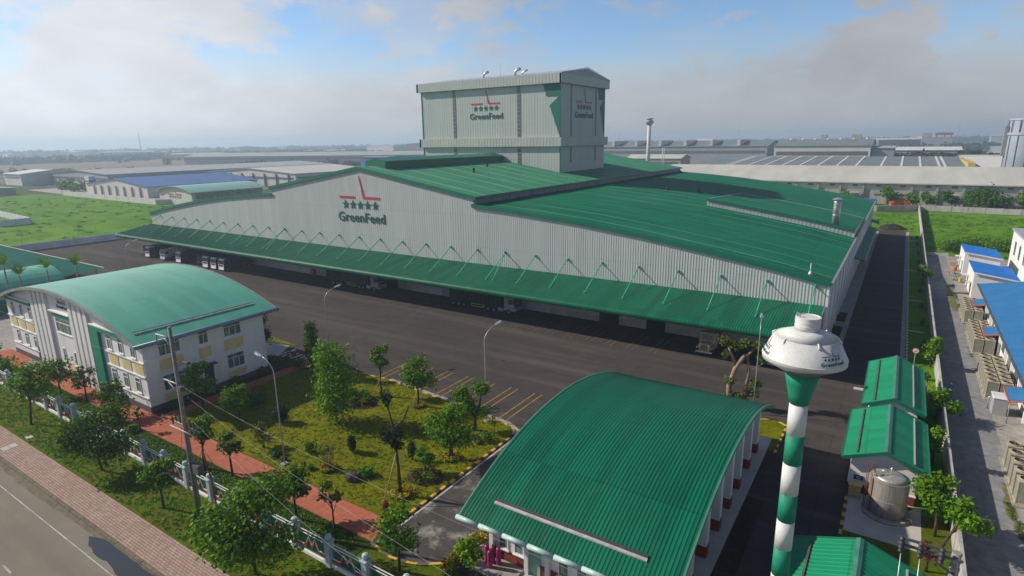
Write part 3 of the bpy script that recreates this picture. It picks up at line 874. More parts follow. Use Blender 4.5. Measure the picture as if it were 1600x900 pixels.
sheet('driveway_line', [(-30.75, 29.5), (-30.55, 29.5), (-30.55, 46), (-30.75, 46)], 0.021, 'white_line')
mb = MB(); kerb_run(mb, [(-31.0, 26.8), (-29.8, 26.55), (-28.5, 26.4), (-27.2, 26.6), (-26.1, 27.0), (-25.0, 27.8), (-24.3, 28.7)], 0.24, 0.14)
structure(mb.build('driveway_kerb', 'kerb_yellow_black_x'))
# parking bays: pairs of yellow lines
mb = MB()
for k in range(-3, 9):
    for dx in (0, 0.95):
        x = -44.85 + 3.42 * k + dx
        if x < -58.6: continue
        y0 = 50.2 if x < -42 else 49.2
        mb.face([(x - .06, y0, .016), (x + .06, y0, .016), (x + .06, 57.25, .016), (x - .06, 57.25, .016)])
structure(mb.build('parking_lines', 'yellow_line'))
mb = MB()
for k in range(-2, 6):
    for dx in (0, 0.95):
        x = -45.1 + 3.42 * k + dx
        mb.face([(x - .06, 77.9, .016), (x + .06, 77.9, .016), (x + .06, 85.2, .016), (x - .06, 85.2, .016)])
structure(mb.build('parking_lines', 'shaded_yellow_line'))  # bays at the canopy: shade is put into the line colour
mb = MB()
for i in range(8):
    x = -73.9 + i * 0.95
    mb.face([(x, 49.2, .016), (x + .5, 49.2, .016), (x + .5, 51.3, .016), (x, 51.3, .016)])
structure(mb.build('zebra_crossing', 'white_line'))
slab('entrance_paving', [(-81, 51.7), (-80.5, 47.5), (-76, 47.6), (-73.3, 49.0), (-75.6, 52.6)], 0.05, 'pale_slab', 0.0)
slab('lawn_wedge', [(-84, 54.2), (-83.5, 52.6), (-75.3, 53.0), (-74.6, 53.4)], 0.08, 'lawn_grass', 0.0)
slab('office_apron', rect(-140, -110, 26.5, 45), 0.02, 'concrete', 0.0)
slab('office_lawn', [(-80, 46.8), (-68.1, 46.8), (-68.1, 49.3), (-72.8, 48.9), (-76, 47.3), (-80, 47.3)], 0.07, 'rough_grass', 0.0)
slab('office_lawn', rect(-128, -112, 36, 40), 0.08, 'lawn_grass', 0.0)
# guard house apron
slab('guard_apron', rect(-24.0, -8.1, 28.7, 60.2), 0.07, 'pale_slab', 0.0)
slab('guard_lawn', [(-10.3, 60.3), (-10.3, 63.6), (-8.6, 64.6), (-7.4, 63.7), (-7.5, 57.4), (-8.0, 57.2), (-8.0, 60.3)], 0.09, 'lawn_grass', 0.0)
mb = MB(); kerb_run(mb, [(-10.4, 63.7), (-8.6, 64.75), (-7.3, 63.8), (-7.35, 57.2)], 0.22, 0.15)
structure(mb.build('guard_kerb', 'kerb_yellow_black_y'))
sheet('drain_cover_strip', rect(-8.0, -6.6, 38, 48.5), 0.016, 'dark_soil')
# strip along the boundary wall
slab('wall_lawn', rect(3.35, 6.3, 53.0, 224), 0.09, 'field_grass', 0.0)
mb = MB(); kerb_run(mb, [(3.28, 80.5), (3.28, 224)], 0.2, 0.2)
structure(mb.build('road_kerb', 'kerb_red_white_y'))
sheet('road_gutter', rect(2.5, 3.15, 80.5, 224), 0.016, 'concrete')
mb = MB()
for y in (107.6, 128.7, 158.3, 183.2, 205): mb.bbox(3.4, 5.4, y, y + .5, 0.09, 0.13, .03)
structure(mb.build('drain_slabs', 'pale_slab'))
slab('tank_lawn', [(-0.75, 40.6), (6.3, 40.6), (6.3, 53), (4.4, 53), (4.4, 47.6), (-0.75, 47.6)], 0.09, 'verge_grass', 0.0)
slab('tank_apron', rect(-0.75, 4.4, 47.6, 53.9), 0.10, 'pale_slab', 0.0)
mb = MB(); kerb_run(mb, [(-0.85, 40.6), (-0.85, 53.2)], 0.24, 0.17)
structure(mb.build('tank_kerb', 'kerb_yellow_black_y'))
slab('shed_apron', rect(-4.0, 6.3, 38.0, 40.6), 0.05, 'concrete', 0.0)
slab('shed_apron', rect(-2.1, -0.6, 78.4, 79.0), 0.12, 'pale_slab', 0.0)
# apron with planting along the factory's right wall
slab('wall_apron', rect(-7.0, -4.7, 92, 222), 0.05, 'concrete', 0.0)
mb = MB()
for y0, y1 in ((97, 105), (108, 114), (170, 178)): mb.box(-6.7, -5.4, y0, y1, 0.05, 0.10)
o = mb.build('apron_grass', 'rough_grass'); o['kind'] = 'structure'
# back of the plot, lane and fields beyond the boundary wall
slab('back_field', rect(-217, 6.35, 226.2, 281), 0.0, 'field_grass')
slab('lane', rect(6.55, 11.2, -40, 183), 0.01, 'lane_concrete')
slab('lane_verge', rect(11.2, 40, -40, 183), 0.03, 'concrete')
slab('side_field', [(6.55, 183.1), (150, 183.1), (150, 281), (6.55, 292)], 0.0, 'field_grass')
slab('far_verge', [(-60, 298), (6, 298.5), (150, 284), (150, 313.5), (-60, 313.5)], 0.0, 'field_grass')
sheet('field', [(-700, -50), (-217.3, -50), (-217.3, 232), (-262, 232), (-328, 158.6), (-453, 162.6), (-700, 100)], 0.0, 'field_grass')
sheet('bare_field', [(-1250, 60), (-909, 266), (-814, 405), (-915, 683), (-1050, 1000), (-1650, 1200), (-1396, 412), (-1900, 60)], -0.1, 'bare_soil')
sheet('factory_forecourt', [(-540, 172), (-453, 165.5), (-330, 161.5), (-300, 180), (-340, 215), (-372, 260), (-540, 215)], -0.05, 'yard_concrete')
sheet('far_runway', [(-1300, 1000), (-700, 560), (-640, 640), (-1250, 1250)], -0.1, 'bare_soil')

# ------------------------------------------------------------------ the factory
CX, YW, YB, ZJ = -96.75, 88.24, 209.0, 7.4
XL, XR = -186.5, -7.05
PROF = [(0, 25.0), (30.4, 20.0)]
LOW = [(30.4, 18.5), (40, 17.85), (51.6, 16.8), (63, 15.4), (73, 13.85), (82, 12.4), (89.72, 10.8)]
def top_z(x):
    d = abs(x - CX)
    P = PROF if d < 30.4 else LOW
    return float(np.interp(d, [a for a, _ in P], [b for _, b in P]))
fac = thing('factory_hall', 'huge pale ribbed factory hall under a stepped green roof with long front canopy', 'factory', (CX, YW, 0))
mb = MB()
for xa, xb, pi_, de in ((XL, -125, .95, .014), (-125, -66, .60, .022), (-66, XR, .42, .03)):
    ribbed(mb, 0, xa, xb, pi_, lambda x: [(x, YW, 0), (x, YW, 6.9), (x, YW, top_z(min(max(x, XL + .01), XR - .01)) - .12)], de, (0, -1, 0))
wall = mb.build('front_wall', 'ribbed_wall', fac)
mb = MB()   # lower part under the canopy is smooth rendered masonry, with the openings
ops = [(-40.4, -36.9, 's'), (-32.1, -29.0, 's'), (-82.8, -74.8, 'r'), (-55, -50, 'r'), (-22, -12.5, 'r'), (-137, -119, 'g'), (-118.8, -112, 'r'), (-109.5, -87, 's'), (-70, -56, 's'), (-160, -139, 's'), (-184, -164, 's')]
mb.box(XL - .02, XR + .02, YW - .16, YW - .06, 0.01, 1.0)
mb.build('wall_base', 'wall_concrete', wall)
for a, b, k in ops:
    mb = MB()
    h = 3.6 if k == 's' else 3.9
    if k == 's':
        mb.box(a, b, YW - .20, YW - .165, 0.02, h)
        mb.build('dock_opening', 'shadow_opening', fac)
    else:
        for i in range(8): mb.box(a, b, YW - .24 - .015 * (i % 2), YW - .17, 0.05 + i * .48, 0.05 + i * .48 + .47)
        mb.build('roller_door', 'roller_door', fac)
mb = MB(); mb.box(-114.3, -113.2, YW - .9, YW - .25, 0.02, 1.5); mb.box(-114.2, -113.3, YW - .95, YW - .9, 0.2, 1.3)
mb.build('fire_cabinet', 'red_paint', fac)
# side walls
mb = MB()
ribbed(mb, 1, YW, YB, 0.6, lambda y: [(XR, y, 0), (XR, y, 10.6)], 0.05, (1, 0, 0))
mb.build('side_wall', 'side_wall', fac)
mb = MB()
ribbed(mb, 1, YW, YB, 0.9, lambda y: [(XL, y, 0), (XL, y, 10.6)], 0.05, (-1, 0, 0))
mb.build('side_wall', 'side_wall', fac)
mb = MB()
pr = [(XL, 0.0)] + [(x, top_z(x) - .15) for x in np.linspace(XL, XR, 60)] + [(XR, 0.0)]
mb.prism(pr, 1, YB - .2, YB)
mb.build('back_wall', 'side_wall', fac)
for k in range(21):
    y = YW + .3 + k * 6.0
    mb = MB(); mb.box(XR + .06, XR + .40, y - .3, y + .3, 0.06, 10.3)
    mb.build('side_column', 'white_paint', fac)
    mb = MB(); mb.tube([(XR + .25, y + 2.9, 10.2), (XR + .25, y + 2.9, 0.1)], .11, 8); mb.build('downpipe', 'white_paint', fac)
for z0, z1 in ((7.7, 8.9), (3.2, 4.6)):
    mb = MB(); mb.box(XR + .02, XR + .10, YW + 4, YB - 4, z0, z1); mb.build('window_band', 'dark_window_strip', fac)
# roofs
OV = 0.28
def roof_path_up(side):
    def f(y):
        return [(CX + side * d, y, z) for d, z in ((0, 25.06), (10, 25.06 - 10 * .1645), (20, 25.06 - 20 * .1645), (31.0, 25.06 - 31.0 * .1645))]
    return f
def roof_path_low(side):
    ds = np.linspace(30.4, 90.15, 18)
    def f(y):
        return [(CX + side * d, y, float(np.interp(d, [a for a, _ in LOW] + [90.3], [b + .05 for _, b in LOW] + [10.68]))) for d in ds]
    return f
mb = MB()
for s in (-1, 1): ribbed(mb, 1, YW - OV, YB + .6, 0.55, roof_path_up(s), 0.05)
mb.build('upper_roof', 'roof_upper', fac)
for s in (-1, 1):
    mb = MB(); ribbed(mb, 1, YW - OV, YB + .6, 0.55, roof_path_low(s), 0.05)
    mb.build('lower_roof', 'roof_lower', fac)
def trim(path, dz):
    mb = MB()   # green barge trim along the front gable
    for (x0, z0), (x1, z1) in zip(path[:-1], path[1:]):
        a = [(x0, YW - OV - .05, z0 - dz), (x1, YW - OV - .05, z1 - dz), (x1, YW - OV + .02, z1 - dz), (x0, YW - OV + .02, z0 - dz)]
        b = [(p[0], p[1], p[2] + dz + .1) for p in a]
        mb.hexa(a, b)
        a = [(x0, YW - OV + .02, z0 - dz), (x1, YW - OV + .02, z1 - dz), (x1, YW - .06, z1 - dz), (x0, YW - .06, z0 - dz)]
        mb.hexa(a, [(p[0], p[1], p[2] + .04) for p in a])
    mb.build('roof_trim', 'green_trim', fac)
for s in (-1, 1):
    trim([(CX + s * d, z + .06) for d, z in ((0, 25.06), (31.0, 19.96))][::s], .62)
    trim([(CX + s * d, z + .1) for d, z in [(30.0, 18.53)] + LOW[1:] + [(90.2, 10.7)]][::s], .62)
for s in (-1, 1):
    x = CX + s * 31.05
    mb = MB(); mb.box(min(x, x - s * .14), max(x, x - s * .14), YW - OV + .03, YB + .6, 19.55, 20.05); mb.build('eaves_fascia', 'green_trim', fac)
    x = CX + s * 90.2
    mb = MB(); mb.box(min(x, x + s * .3), max(x, x + s * .3), YW - OV + .03, YB + .6, 10.35, 10.78); mb.build('eaves_gutter', 'grey_metal', fac)
for s in (-1, 1):
    x = CX + s * 30.45
    mb = MB(); mb.box(min(x, x - s * .2), max(x, x - s * .2), YW + .1, YB, 18.2, 19.9)
    cl = mb.build('clerestory', 'clerestory_grey', fac)
    mb = MB()
    for k in range(21):
        y = YW + .3 + k * 6
        mb.box(min(x + s * .01, x + s * .12), max(x + s * .01, x + s * .12), y - .12, y + .12, 18.3, 19.85)
    mb.build('mullion', 'far_grey', cl)
# wedge-shaped raised roof at the right
def low_z(d): return float(np.interp(d, [a for a, _ in LOW] + [90.3], [b + .05 for _, b in LOW] + [10.68]))
mb = MB()
ds = np.linspace(61.5, 90.0, 9)
Y0, Y1 = 131.0, 162.5
def wedge(y):
    f = 1 - (y - Y0) / (Y1 - Y0)
    return [(CX + d, y, low_z(d) + .14 + 1.3 * f) for d in ds]
ribbed(mb, 1, Y0, Y1, 0.55, wedge, 0.04)
rr = mb.build('raised_roof', 'roof_lower', fac)
mb = MB()
xs = [CX + d for d in np.linspace(61.5, 90.0, 80)]
for i in range(len(xs) - 1):
    y = Y0 + .12 + .05 * (i % 2)
    mb.face([(xs[i], y, low_z(xs[i] - CX) - .1), (xs[i + 1], y, low_z(xs[i + 1] - CX) - .1), (xs[i + 1], y, low_z(xs[i + 1] - CX) + 1.15), (xs[i], y, low_z(xs[i] - CX) + 1.15)])
mb.face([(CX + 61.55, Y0 + .15, low_z(61.5)), (CX + 61.55, Y1, low_z(61.5)), (CX + 61.55, Y1, low_z(61.5) + .13), (CX + 61.55, Y0 + .15, low_z(61.5) + 1.42)])
mb.face([(CX + 89.95, Y0 + .15, 10.3), (CX + 89.95, Y1, 10.3), (CX + 89.95, Y1, low_z(90) + .13), (CX + 89.95, Y0 + .15, low_z(90) + 1.42)])
mb.build('upstand', 'ribbed_wall', rr)
mb = MB()
for i in range(len(ds) - 1):
    a = [(CX + ds[i], Y0 - .12, low_z(ds[i]) + 1.1), (CX + ds[i + 1], Y0 - .12, low_z(ds[i + 1]) + 1.1), (CX + ds[i + 1], Y0 + .05, low_z(ds[i + 1]) + 1.1), (CX + ds[i], Y0 + .05, low_z(ds[i]) + 1.1)]
    mb.hexa(a, [(p[0], p[1], p[2] + .5) for p in a])
mb.build('fascia', 'green_trim', rr)
mb = MB()   # pale flashing lines round the raised roof
a = [(CX + 61.4, Y0), (CX + 61.75, Y0), (CX + 61.75, Y1), (CX + 61.4, Y1)]
za = low_z(61.6)
mb.hexa([(x, y, za + .18 + 1.3 * (1 - (y - Y0) / (Y1 - Y0))) for x, y in a], [(x, y, za + .24 + 1.3 * (1 - (y - Y0) / (Y1 - Y0))) for x, y in a])
for i in range(len(ds) - 1):
    a = [(CX + ds[i], Y1 - .25), (CX + ds[i + 1], Y1 - .25), (CX + ds[i + 1], Y1), (CX + ds[i], Y1)]
    z = [low_z(ds[i]) + .19, low_z(ds[i + 1]) + .19, low_z(ds[i + 1]) + .19, low_z(ds[i]) + .19]
    mb.hexa([(x, y, q) for (x, y), q in zip(a, z)], [(x, y, q + .06) for (x, y), q in zip(a, z)])
mb.build('flashing', 'roof_pale_green', rr)
# flue on the raised roof
mb = MB(); mb.lathe([(0.66, 12.4), (0.66, 17.3), (0.70, 17.32), (0.70, 17.5)], (-10.4, 132.9), 20)
mb.lathe([(0.72, 14.7), (0.72, 14.85)], (-10.4, 132.9), 20); mb.lathe([(0.72, 16.1), (0.72, 16.2)], (-10.4, 132.9), 20)
mb.build('flue', 'galvanised', fac)
mb = MB(); mb.lathe([(1.0, 17.75), (1.0, 17.85), (0.12, 18.25)], (-10.4, 132.9), 20)
for k in range(4):
    a = k * PI / 2; mb.tube([(-10.4 + .6 * math.cos(a), 132.9 + .6 * math.sin(a), 17.4), (-10.4 + .8 * math.cos(a), 132.9 + .8 * math.sin(a), 17.78)], .04, 6)
mb.build('flue_cap', 'grey_metal', fac)
# ridge ventilator
mb = MB()
pv = [(CX - 3.0, 24.2), (CX + 3.0, 24.2), (CX + 3.0, 26.1), (CX, 26.75), (CX - 3.0, 26.1)]
mb.prism(pv, 1, 93.5, 138.9)
mb.build('ridge_vent', 'green_trim', fac)
for i, (x, y) in enumerate(((-84, 112), (-88, 123))):
    z = 25.06 - abs(x - CX) * .1645
    mb = MB(); mb.lathe([(.22, z), (.22, z + .45)], (x, y), 10)
    for k in range(10):
        a0 = k * PI / 5; mb.face([(x + .38 * math.cos(a0), y + .38 * math.sin(a0), z + .45), (x + .38 * math.cos(a0 + .5), y + .38 * math.sin(a0 + .5), z + .45), (x + .25 * math.cos(a0 + .6), y + .25 * math.sin(a0 + .6), z + .95), (x + .25 * math.cos(a0), y + .25 * math.sin(a0), z + .95)])
    mb.lathe([(.27, z + .95), (.05, z + 1.1)], (x, y), 10)
    mb.build('turbine_vent', 'dark_metal', fac)
for x, y in ((-49.5, 147), (-43, 152)):
    z = low_z(x - CX)
    mb = MB(); mb.lathe([(.22, z), (.22, z + .5), (.42, z + .5), (.4, z + .8), (.05, z + 1.0)], (x, y), 10)
    mb.build('turbine_vent', 'dark_metal', fac)
# front canopy
def canopy_path(x):
    p = [(x, YW - .05, 7.42), (x, 84.5, 6.82), (x, 81.5, 6.33), (x, 78.35, 5.82)]
    for k in range(1, 9):
        t = PI * .5 - k * PI * 1.02 / 8
        p.append((x, 78.35 - .52 * math.cos(t), 5.30 + .52 * math.sin(t)))
    return p
mb = MB(); ribbed(mb, 0, -187.0, -6.9, 0.36, canopy_path, 0.045, (0, -.3, 1))
can = mb.build('canopy', 'roof_canopy', fac)
mb = MB()
mb.face([(-187, YW - .1, 7.2), (-6.9, YW - .1, 7.2), (-6.9, 78.4, 5.55), (-187, 78.4, 5.55)])
for x in (-187.0, -6.95):
    mb.prism([(YW - .1, 7.1), (YW - .1, 7.5), (78.35, 5.9), (77.95, 5.6), (77.95, 5.2), (78.4, 5.1)], 0, x - .03, x + .05)
for k in range(29): mb.hexa([(-186.9 + 6.4 * k + a, y, z) for a, y, z in ((0, YW - .1, 6.7), (.2, YW - .1, 6.7), (.2, 78.5, 5.2), (0, 78.5, 5.2))], [(-186.9 + 6.4 * k + a, y, z) for a, y, z in ((0, YW - .1, 7.1), (.2, YW - .1, 7.1), (.2, 78.5, 5.5), (0, 78.5, 5.5))])
mb.build('canopy_frame', 'grey_metal', can)
xsr = [-14.6 - 6.4 * k for k in range(27)] + [-8.4]
for i, x in enumerate(xsr):
    pair = [0]
    if i in (7, 17): pair = [0, 1.6]
    for dx in pair:
        mb = MB()
        mb.tube([(x, YW - .12, 10.15), (x - dx * .1 + dx, 81.9, 6.5)], .075, 8)
        mb.bbox(x - .14, x + .14, YW - .3, YW - .05, 9.95, 10.35, .03)
        mb.bbox(x + dx * .9 - .12, x + dx * .9 + .12, 81.75, 82.05, 6.35, 6.62, .03)
        mb.build('strut', 'strut_green', can)
# small green canopies on the right wall
for y0, y1 in ((140, 192), (204, 209)):
    mb = MB(); ribbed(mb, 1, y0, y1, .5, lambda y: [(XR + .1, y, 5.4), (XR + 2.2, y, 4.9), (XR + 2.5, y, 4.6)], .04)
    mb.prism([(XR + .1, 5.2), (XR + .1, 5.36), (XR + 2.4, 4.8), (XR + 2.4, 4.55)], 1, y0 + .02, y1 - .02)
    mb.build('side_canopy', 'green_trim', fac)
mb = MB(); mb.tube([(-9.2, YW - .2, 11.0), (-9.2, YW - .2, 13.2)], .05, 6); mb.lathe([(.2, 11.6), (.24, 11.8), (.1, 12.1)], (-9.2, YW - .2), 10)
mb.build('mast', 'white_paint', fac)
logo(plane_map((-96.6, YW - .055, 14.45), (1, 0, 0), (0, 0, 1), (0, -1, 0)), 14.2, fac)

# ------------------------------------------------------------------ the mill tower on the roof
TY0, TY1, TX0, TX1 = 139.14, 166.2, -122.8, -76.0
tow = thing('mill_tower', 'tall pale ribbed tower block with cornice bands rising through the green factory roof', 'tower', ((TX0 + TX1) / 2, (TY0 + TY1) / 2, 18))
mb = MB(); ribbed(mb, 0, TX0, TX1, 0.85, lambda x: [(x, TY0, 18), (x, TY0, 44.3)], 0.02, (0, -1, 0)); mb.build('front_wall', 'tower_wall', tow)
mb = MB(); ribbed(mb, 1, TY0, TY1, 0.85, lambda y: [(TX1, y, 18), (TX1, y, 44.4)], 0.02, (1, 0, 0)); mb.build('side_wall', 'tower_wall', tow)
mb = MB(); ribbed(mb, 1, TY0, TY1, 0.9, lambda y: [(TX0, y, 18), (TX0, y, 44.4)], 0.05, (-1, 0, 0)); mb.build('side_wall', 'tower_wall', tow)
mb = MB(); ribbed(mb, 0, TX0, TX1, 0.9, lambda x: [(x, TY1, 18), (x, TY1, 44.3)], 0.05, (0, 1, 0)); mb.build('back_wall', 'tower_wall', tow)
def ring_band(z0, z1, e, mat, name):
    mb = MB()
    for k in range(int((TX1 - TX0 + 2 * e) / .5)):
        x = TX0 - e + k * .5
        d = .03 * (k % 2)
        mb.box(x, x + .5, TY0 - e - d, TY0 - .05, z0, z1)
    mb.box(TX0 - e, TX1 + e, TY1 + .05, TY1 + e, z0, z1)
    mb.box(TX1 + .05, TX1 + e + .02, TY0 - e, TY1 + e, z0, z1)
    mb.box(TX0 - e - .02, TX0 - .05, TY0 - e, TY1 + e, z0, z1)
    return mb.build(name, mat, tow)
ring_band(28.4, 30.7, .8, 'cornice_panel', 'cornice')
ring_band(44.1, 46.4, .95, 'cornice_panel', 'cornice')
mb = MB()
ym = (TY0 + TY1) / 2
mb.prism([(TY0 - .9, 46.42), (TY1 + .9, 46.42), (ym, 48.6)], 0, TX0 - .9, TX1 + .92)
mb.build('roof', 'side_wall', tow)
mb = MB()
for a, b in ((TY0 - 1.0, ym), (ym, TY1 + 1.0)):
    za, zb = (46.4, 48.72) if b == ym else (48.72, 46.4)
    mb.hexa([(TX1 + .92, a, za), (TX1 + 1.02, a, za), (TX1 + 1.02, b, zb), (TX1 + .92, b, zb)], [(TX1 + .92, a, za + .16), (TX1 + 1.02, a, za + .16), (TX1 + 1.02, b, zb + .16), (TX1 + .92, b, zb + .16)])
mb.build('barge_trim', 'green_trim', tow)
for q in ((TX1 + .92, TX1 + 1.06, TY0 - 1.05, TY0 - .82, 44.1, 46.45), (TX1 + .77, TX1 + .91, TY0 - .90, TY0 - .67, 28.4, 30.7),
          (TX1 - .12, TX1 + .12, TY0 - .12, TY0 + .12, 18, 28.4), (TX1 - .12, TX1 + .12, TY0 - .12, TY0 + .12, 30.7, 44.1),
          (TX0 - .12, TX0 + .12, TY0 - .12, TY0 + .12, 18, 28.4), (TX0 - .12, TX0 + .12, TY0 - .12, TY0 + .12, 30.7, 44.1),
          (TX0 - 1.02, TX0 - .98, TY0 - 1.02, TY0 - .6, 44.1, 46.4), (TX0 - .87, TX0 - .83, TY0 - .87, TY0 - .45, 28.4, 30.7)):
    mb = MB(); mb.box(*q); mb.build('corner_trim', 'green_trim', tow)
for x in (-110.6, -88.6):
    mb = MB()
    for k in range(12): mb.box(x - .5, x + .5, TY0 - .09, TY0 - .02, 31.0 + k * 1.09, 31.0 + k * 1.09 + .96)
    ws = mb.build('window_strip', 'dark_window_strip', tow)
    mb = MB(); mb.box(x - .58, x + .58, TY0 - .075, TY0 - .01, 30.9, 44.0); mb.build('frame', 'far_grey', ws)
    mb = MB()
    for k in range(6): mb.box(x - .5, x + .5, TY0 - .09, TY0 - .02, 21.4 + k * 1.09, 21.4 + k * 1.09 + .96)
    ws = mb.build('window_strip', 'dark_window_strip', tow)
    mb = MB(); mb.box(x - .58, x + .58, TY0 - .075, TY0 - .01, 21.3, 28.3); mb.build('frame', 'far_grey', ws)
for y in (145.1, 160.2):
    for z0, z1 in ((31.0, 44.0), (24.0, 28.3)):
        mb = MB(); mb.box(TX1 + .03, TX1 + .10, y - .35, y + .35, z0, z1); mb.build('window_strip', 'dark_window_strip', tow)
em = [(-81.05, 44.08), (-76.14, 44.08), (-76.14, 41.0), (-79.15 + .0, 38.73), (-76.14, 31.0)]
mb = MB(); f = plane_map((0, TY0 - .055, 0), (1, 0, 0), (0, 0, 1), (0, -1, 0))
add_poly2(mb, [(-81.05, 44.08), (-80.1, 40.99), (-76.33, 40.9), (-76.14, 41.0), (-76.14, 44.08)], f)
add_poly2(mb, [(-76.33, 40.88), (-79.15, 38.73), (-76.14, 30.95), (-76.13, 40.9)], f)
mb.build('corner_emblem', 'emblem_green', tow)
mb = MB(); f = plane_map((TX1 + .055, 0, 0), (0, 1, 0), (0, 0, 1), (1, 0, 0))
add_poly2(mb, [(161.6, 44.08), (166.05, 44.08), (166.05, 41.1), (165.34, 41.0), (162.07, 41.0)], f)
add_poly2(mb, [(166.04, 41.0), (165.34, 41.0), (162.93, 38.98), (166.05, 30.95)], f)
mb.build('corner_emblem', 'emblem_green', tow)
logo(plane_map((-99.45, TY0 - .055, 36.7), (1, 0, 0), (0, 0, 1), (0, -1, 0)), 11.2, tow)
logo(plane_map((TX1 + .055, 152.7, 36.55), (0, 1, 0), (0, 0, 1), (1, 0, 0)), 11.2, tow)
for x, r, h in ((-103.6, .30, 1.5), (-92.9, .36, 1.6), (-90.6, .20, 1.1)):
    yb = TY0 + 5; zb = 46.4
    mb = MB()
    pts = [(x, yb, zb)] + [(x, yb, zb + h)] + [(x + .9 * (1 - math.cos(t)) , yb, zb + h + .7 * math.sin(t)) for t in np.linspace(.2, 1.1, 5)] + [(x + 1.7, yb, zb + h + 1.0)]
    mb.tube(pts, [r] * (len(pts) - 1) + [r * 1.15], 12)
    mb.build('vent_pipe', 'galvanised', tow)
for x in (-104.5, -98.5):
    mb = MB(); mb.tube([(x, TY0 + 6, 46.5), (x, TY0 + 6, 51.2)], .04, 6); mb.build('lightning_rod', 'grey_metal', tow)
# ------------------------------------------------------------------ office building
def window(parent, plane, u0, u1, z0, z1, pos, out, cols=2, top=True, label=None):
    """framed window in a wall plane: plane 'x' = wall across x (u along y), 'y' = wall across y (u along x)"""
    def bx(mb, a0, a1, d0, d1, b0, b1):
        lo, hi = sorted((pos + out * d0, pos + out * d1))
        if plane == 'y': mb.box(a0, a1, lo, hi, b0, b1)
        else: mb.box(lo, hi, a0, a1, b0, b1)
    mb = MB(); f = .09
    bx(mb, u0, u1, 0.005, .07, z0, z0 + f); bx(mb, u0, u1, 0.005, .07, z1 - f, z1)
    bx(mb, u0, u0 + f, 0.005, .065, z0 + f, z1 - f); bx(mb, u1 - f, u1, 0.005, .065, z0 + f, z1 - f)
    zt = z0 + (z1 - z0) * .70
    if top: bx(mb, u0 + f, u1 - f, 0.005, .06, zt - f * .4, zt + f * .4)
    for c in range(1, cols):
        u = u0 + (u1 - u0) * c / cols
        bx(mb, u - f * .35, u + f * .35, 0.005, .055, z0 + f, (zt - f * .4) if top else z1 - f)
    bx(mb, u0 - .08, u1 + .08, 0.005, .16, z0 - .10, z0)
    w = mb.build('window', 'white_paint', parent)
    mb = MB(); bx(mb, u0 + f * .5, u1 - f * .5, -.02, .025, z0 + f * .5, z1 - f * .5)
    mb.build('pane', 'window_glass', w)
    return w

OX0, OX1, OY0, OY1 = -109.5, -69.5, 29.5, 44.8
OC, OH, OZ, ORISE = -89.5, 20.75, 8.55, 3.75
off = thing('office_building', 'white two storey office building with a pale green arched roof and fluted front', 'office building', (-89.5, 37, 0))
def oz(x): return arc_z(x, OC, OZ, OH, ORISE)
mb = MB()
prof = [(OX0, 0.05)] + [(OX1, 0.05)] + [(x, oz(x) - .35) for x in np.linspace(OX1, OX0, 30)]
mb.prism(prof, 1, OY0, OY1)
mb.build('wall', 'white_render', off)
mb = MB(); mb.box(OX0 - .08, OX1 + .08, OY0 - .08, OY1 + .08, 0.02, 0.75); mb.build('plinth', 'plinth_grey', off)
mb = MB()
ap = arc_pts(OC, OZ, OH, ORISE, 28)
ribbed(mb, 1, 28.4, 46.6, .30, lambda y: [(a, y, b) for a, b in ap], .016)
orf = mb.build('roof', 'roof_office', off)
mb = MB()   # soffit and white edge of the arch
for (x0, z0), (x1, z1) in zip(ap[:-1], ap[1:]):
    for ya, yb in ((28.35, 28.62), (46.4, 46.65)):
        mb.hexa([(x0, ya, z0 - .34), (x1, ya, z1 - .34), (x1, yb, z1 - .34), (x0, yb, z0 - .34)], [(x0, ya, z0 + .06), (x1, ya, z1 + .06), (x1, yb, z1 + .06), (x0, yb, z0 + .06)])
    mb.hexa([(x0, 28.62, z0 - .3), (x1, 28.62, z1 - .3), (x1, 46.4, z1 - .3), (x0, 46.4, z0 - .3)], [(x0, 28.62, z0 - .06), (x1, 28.62, z1 - .06), (x1, 46.4, z1 - .06), (x0, 46.4, z0 - .06)])
mb.build('arch_fascia', 'roof_edge_grey', orf)
for s, x in ((1, OC + OH), (-1, OC - OH)):
    mb = MB(); mb.tube([(x + s * .12, 28.3, OZ - .12), (x + s * .12, 46.7, OZ - .12)], .24, 10); mb.build('gutter', 'blue_gutter', orf)
mb = MB()   # long snow-guard-like strip near the right eave
x = OC + OH - 2.2
for xa, w_, m_, nm in ((x - .16, .14, 'dark_metal', 'roof_slot'), (x + .0, .17, 'roof_flashing', 'roof_upstand')):
    mb = MB(); mb.hexa([(xa, 29.6, oz(xa) + .02), (xa + w_, 29.6, oz(xa + w_) + .02), (xa + w_, 44.6, oz(xa + w_) + .02), (xa, 44.6, oz(xa) + .02)],
        [(xa, 29.6, oz(xa) + .14), (xa + w_, 29.6, oz(xa + w_) + .14), (xa + w_, 44.6, oz(xa + w_) + .14), (xa, 44.6, oz(xa) + .14)])
    mb.build(nm, m_, orf)
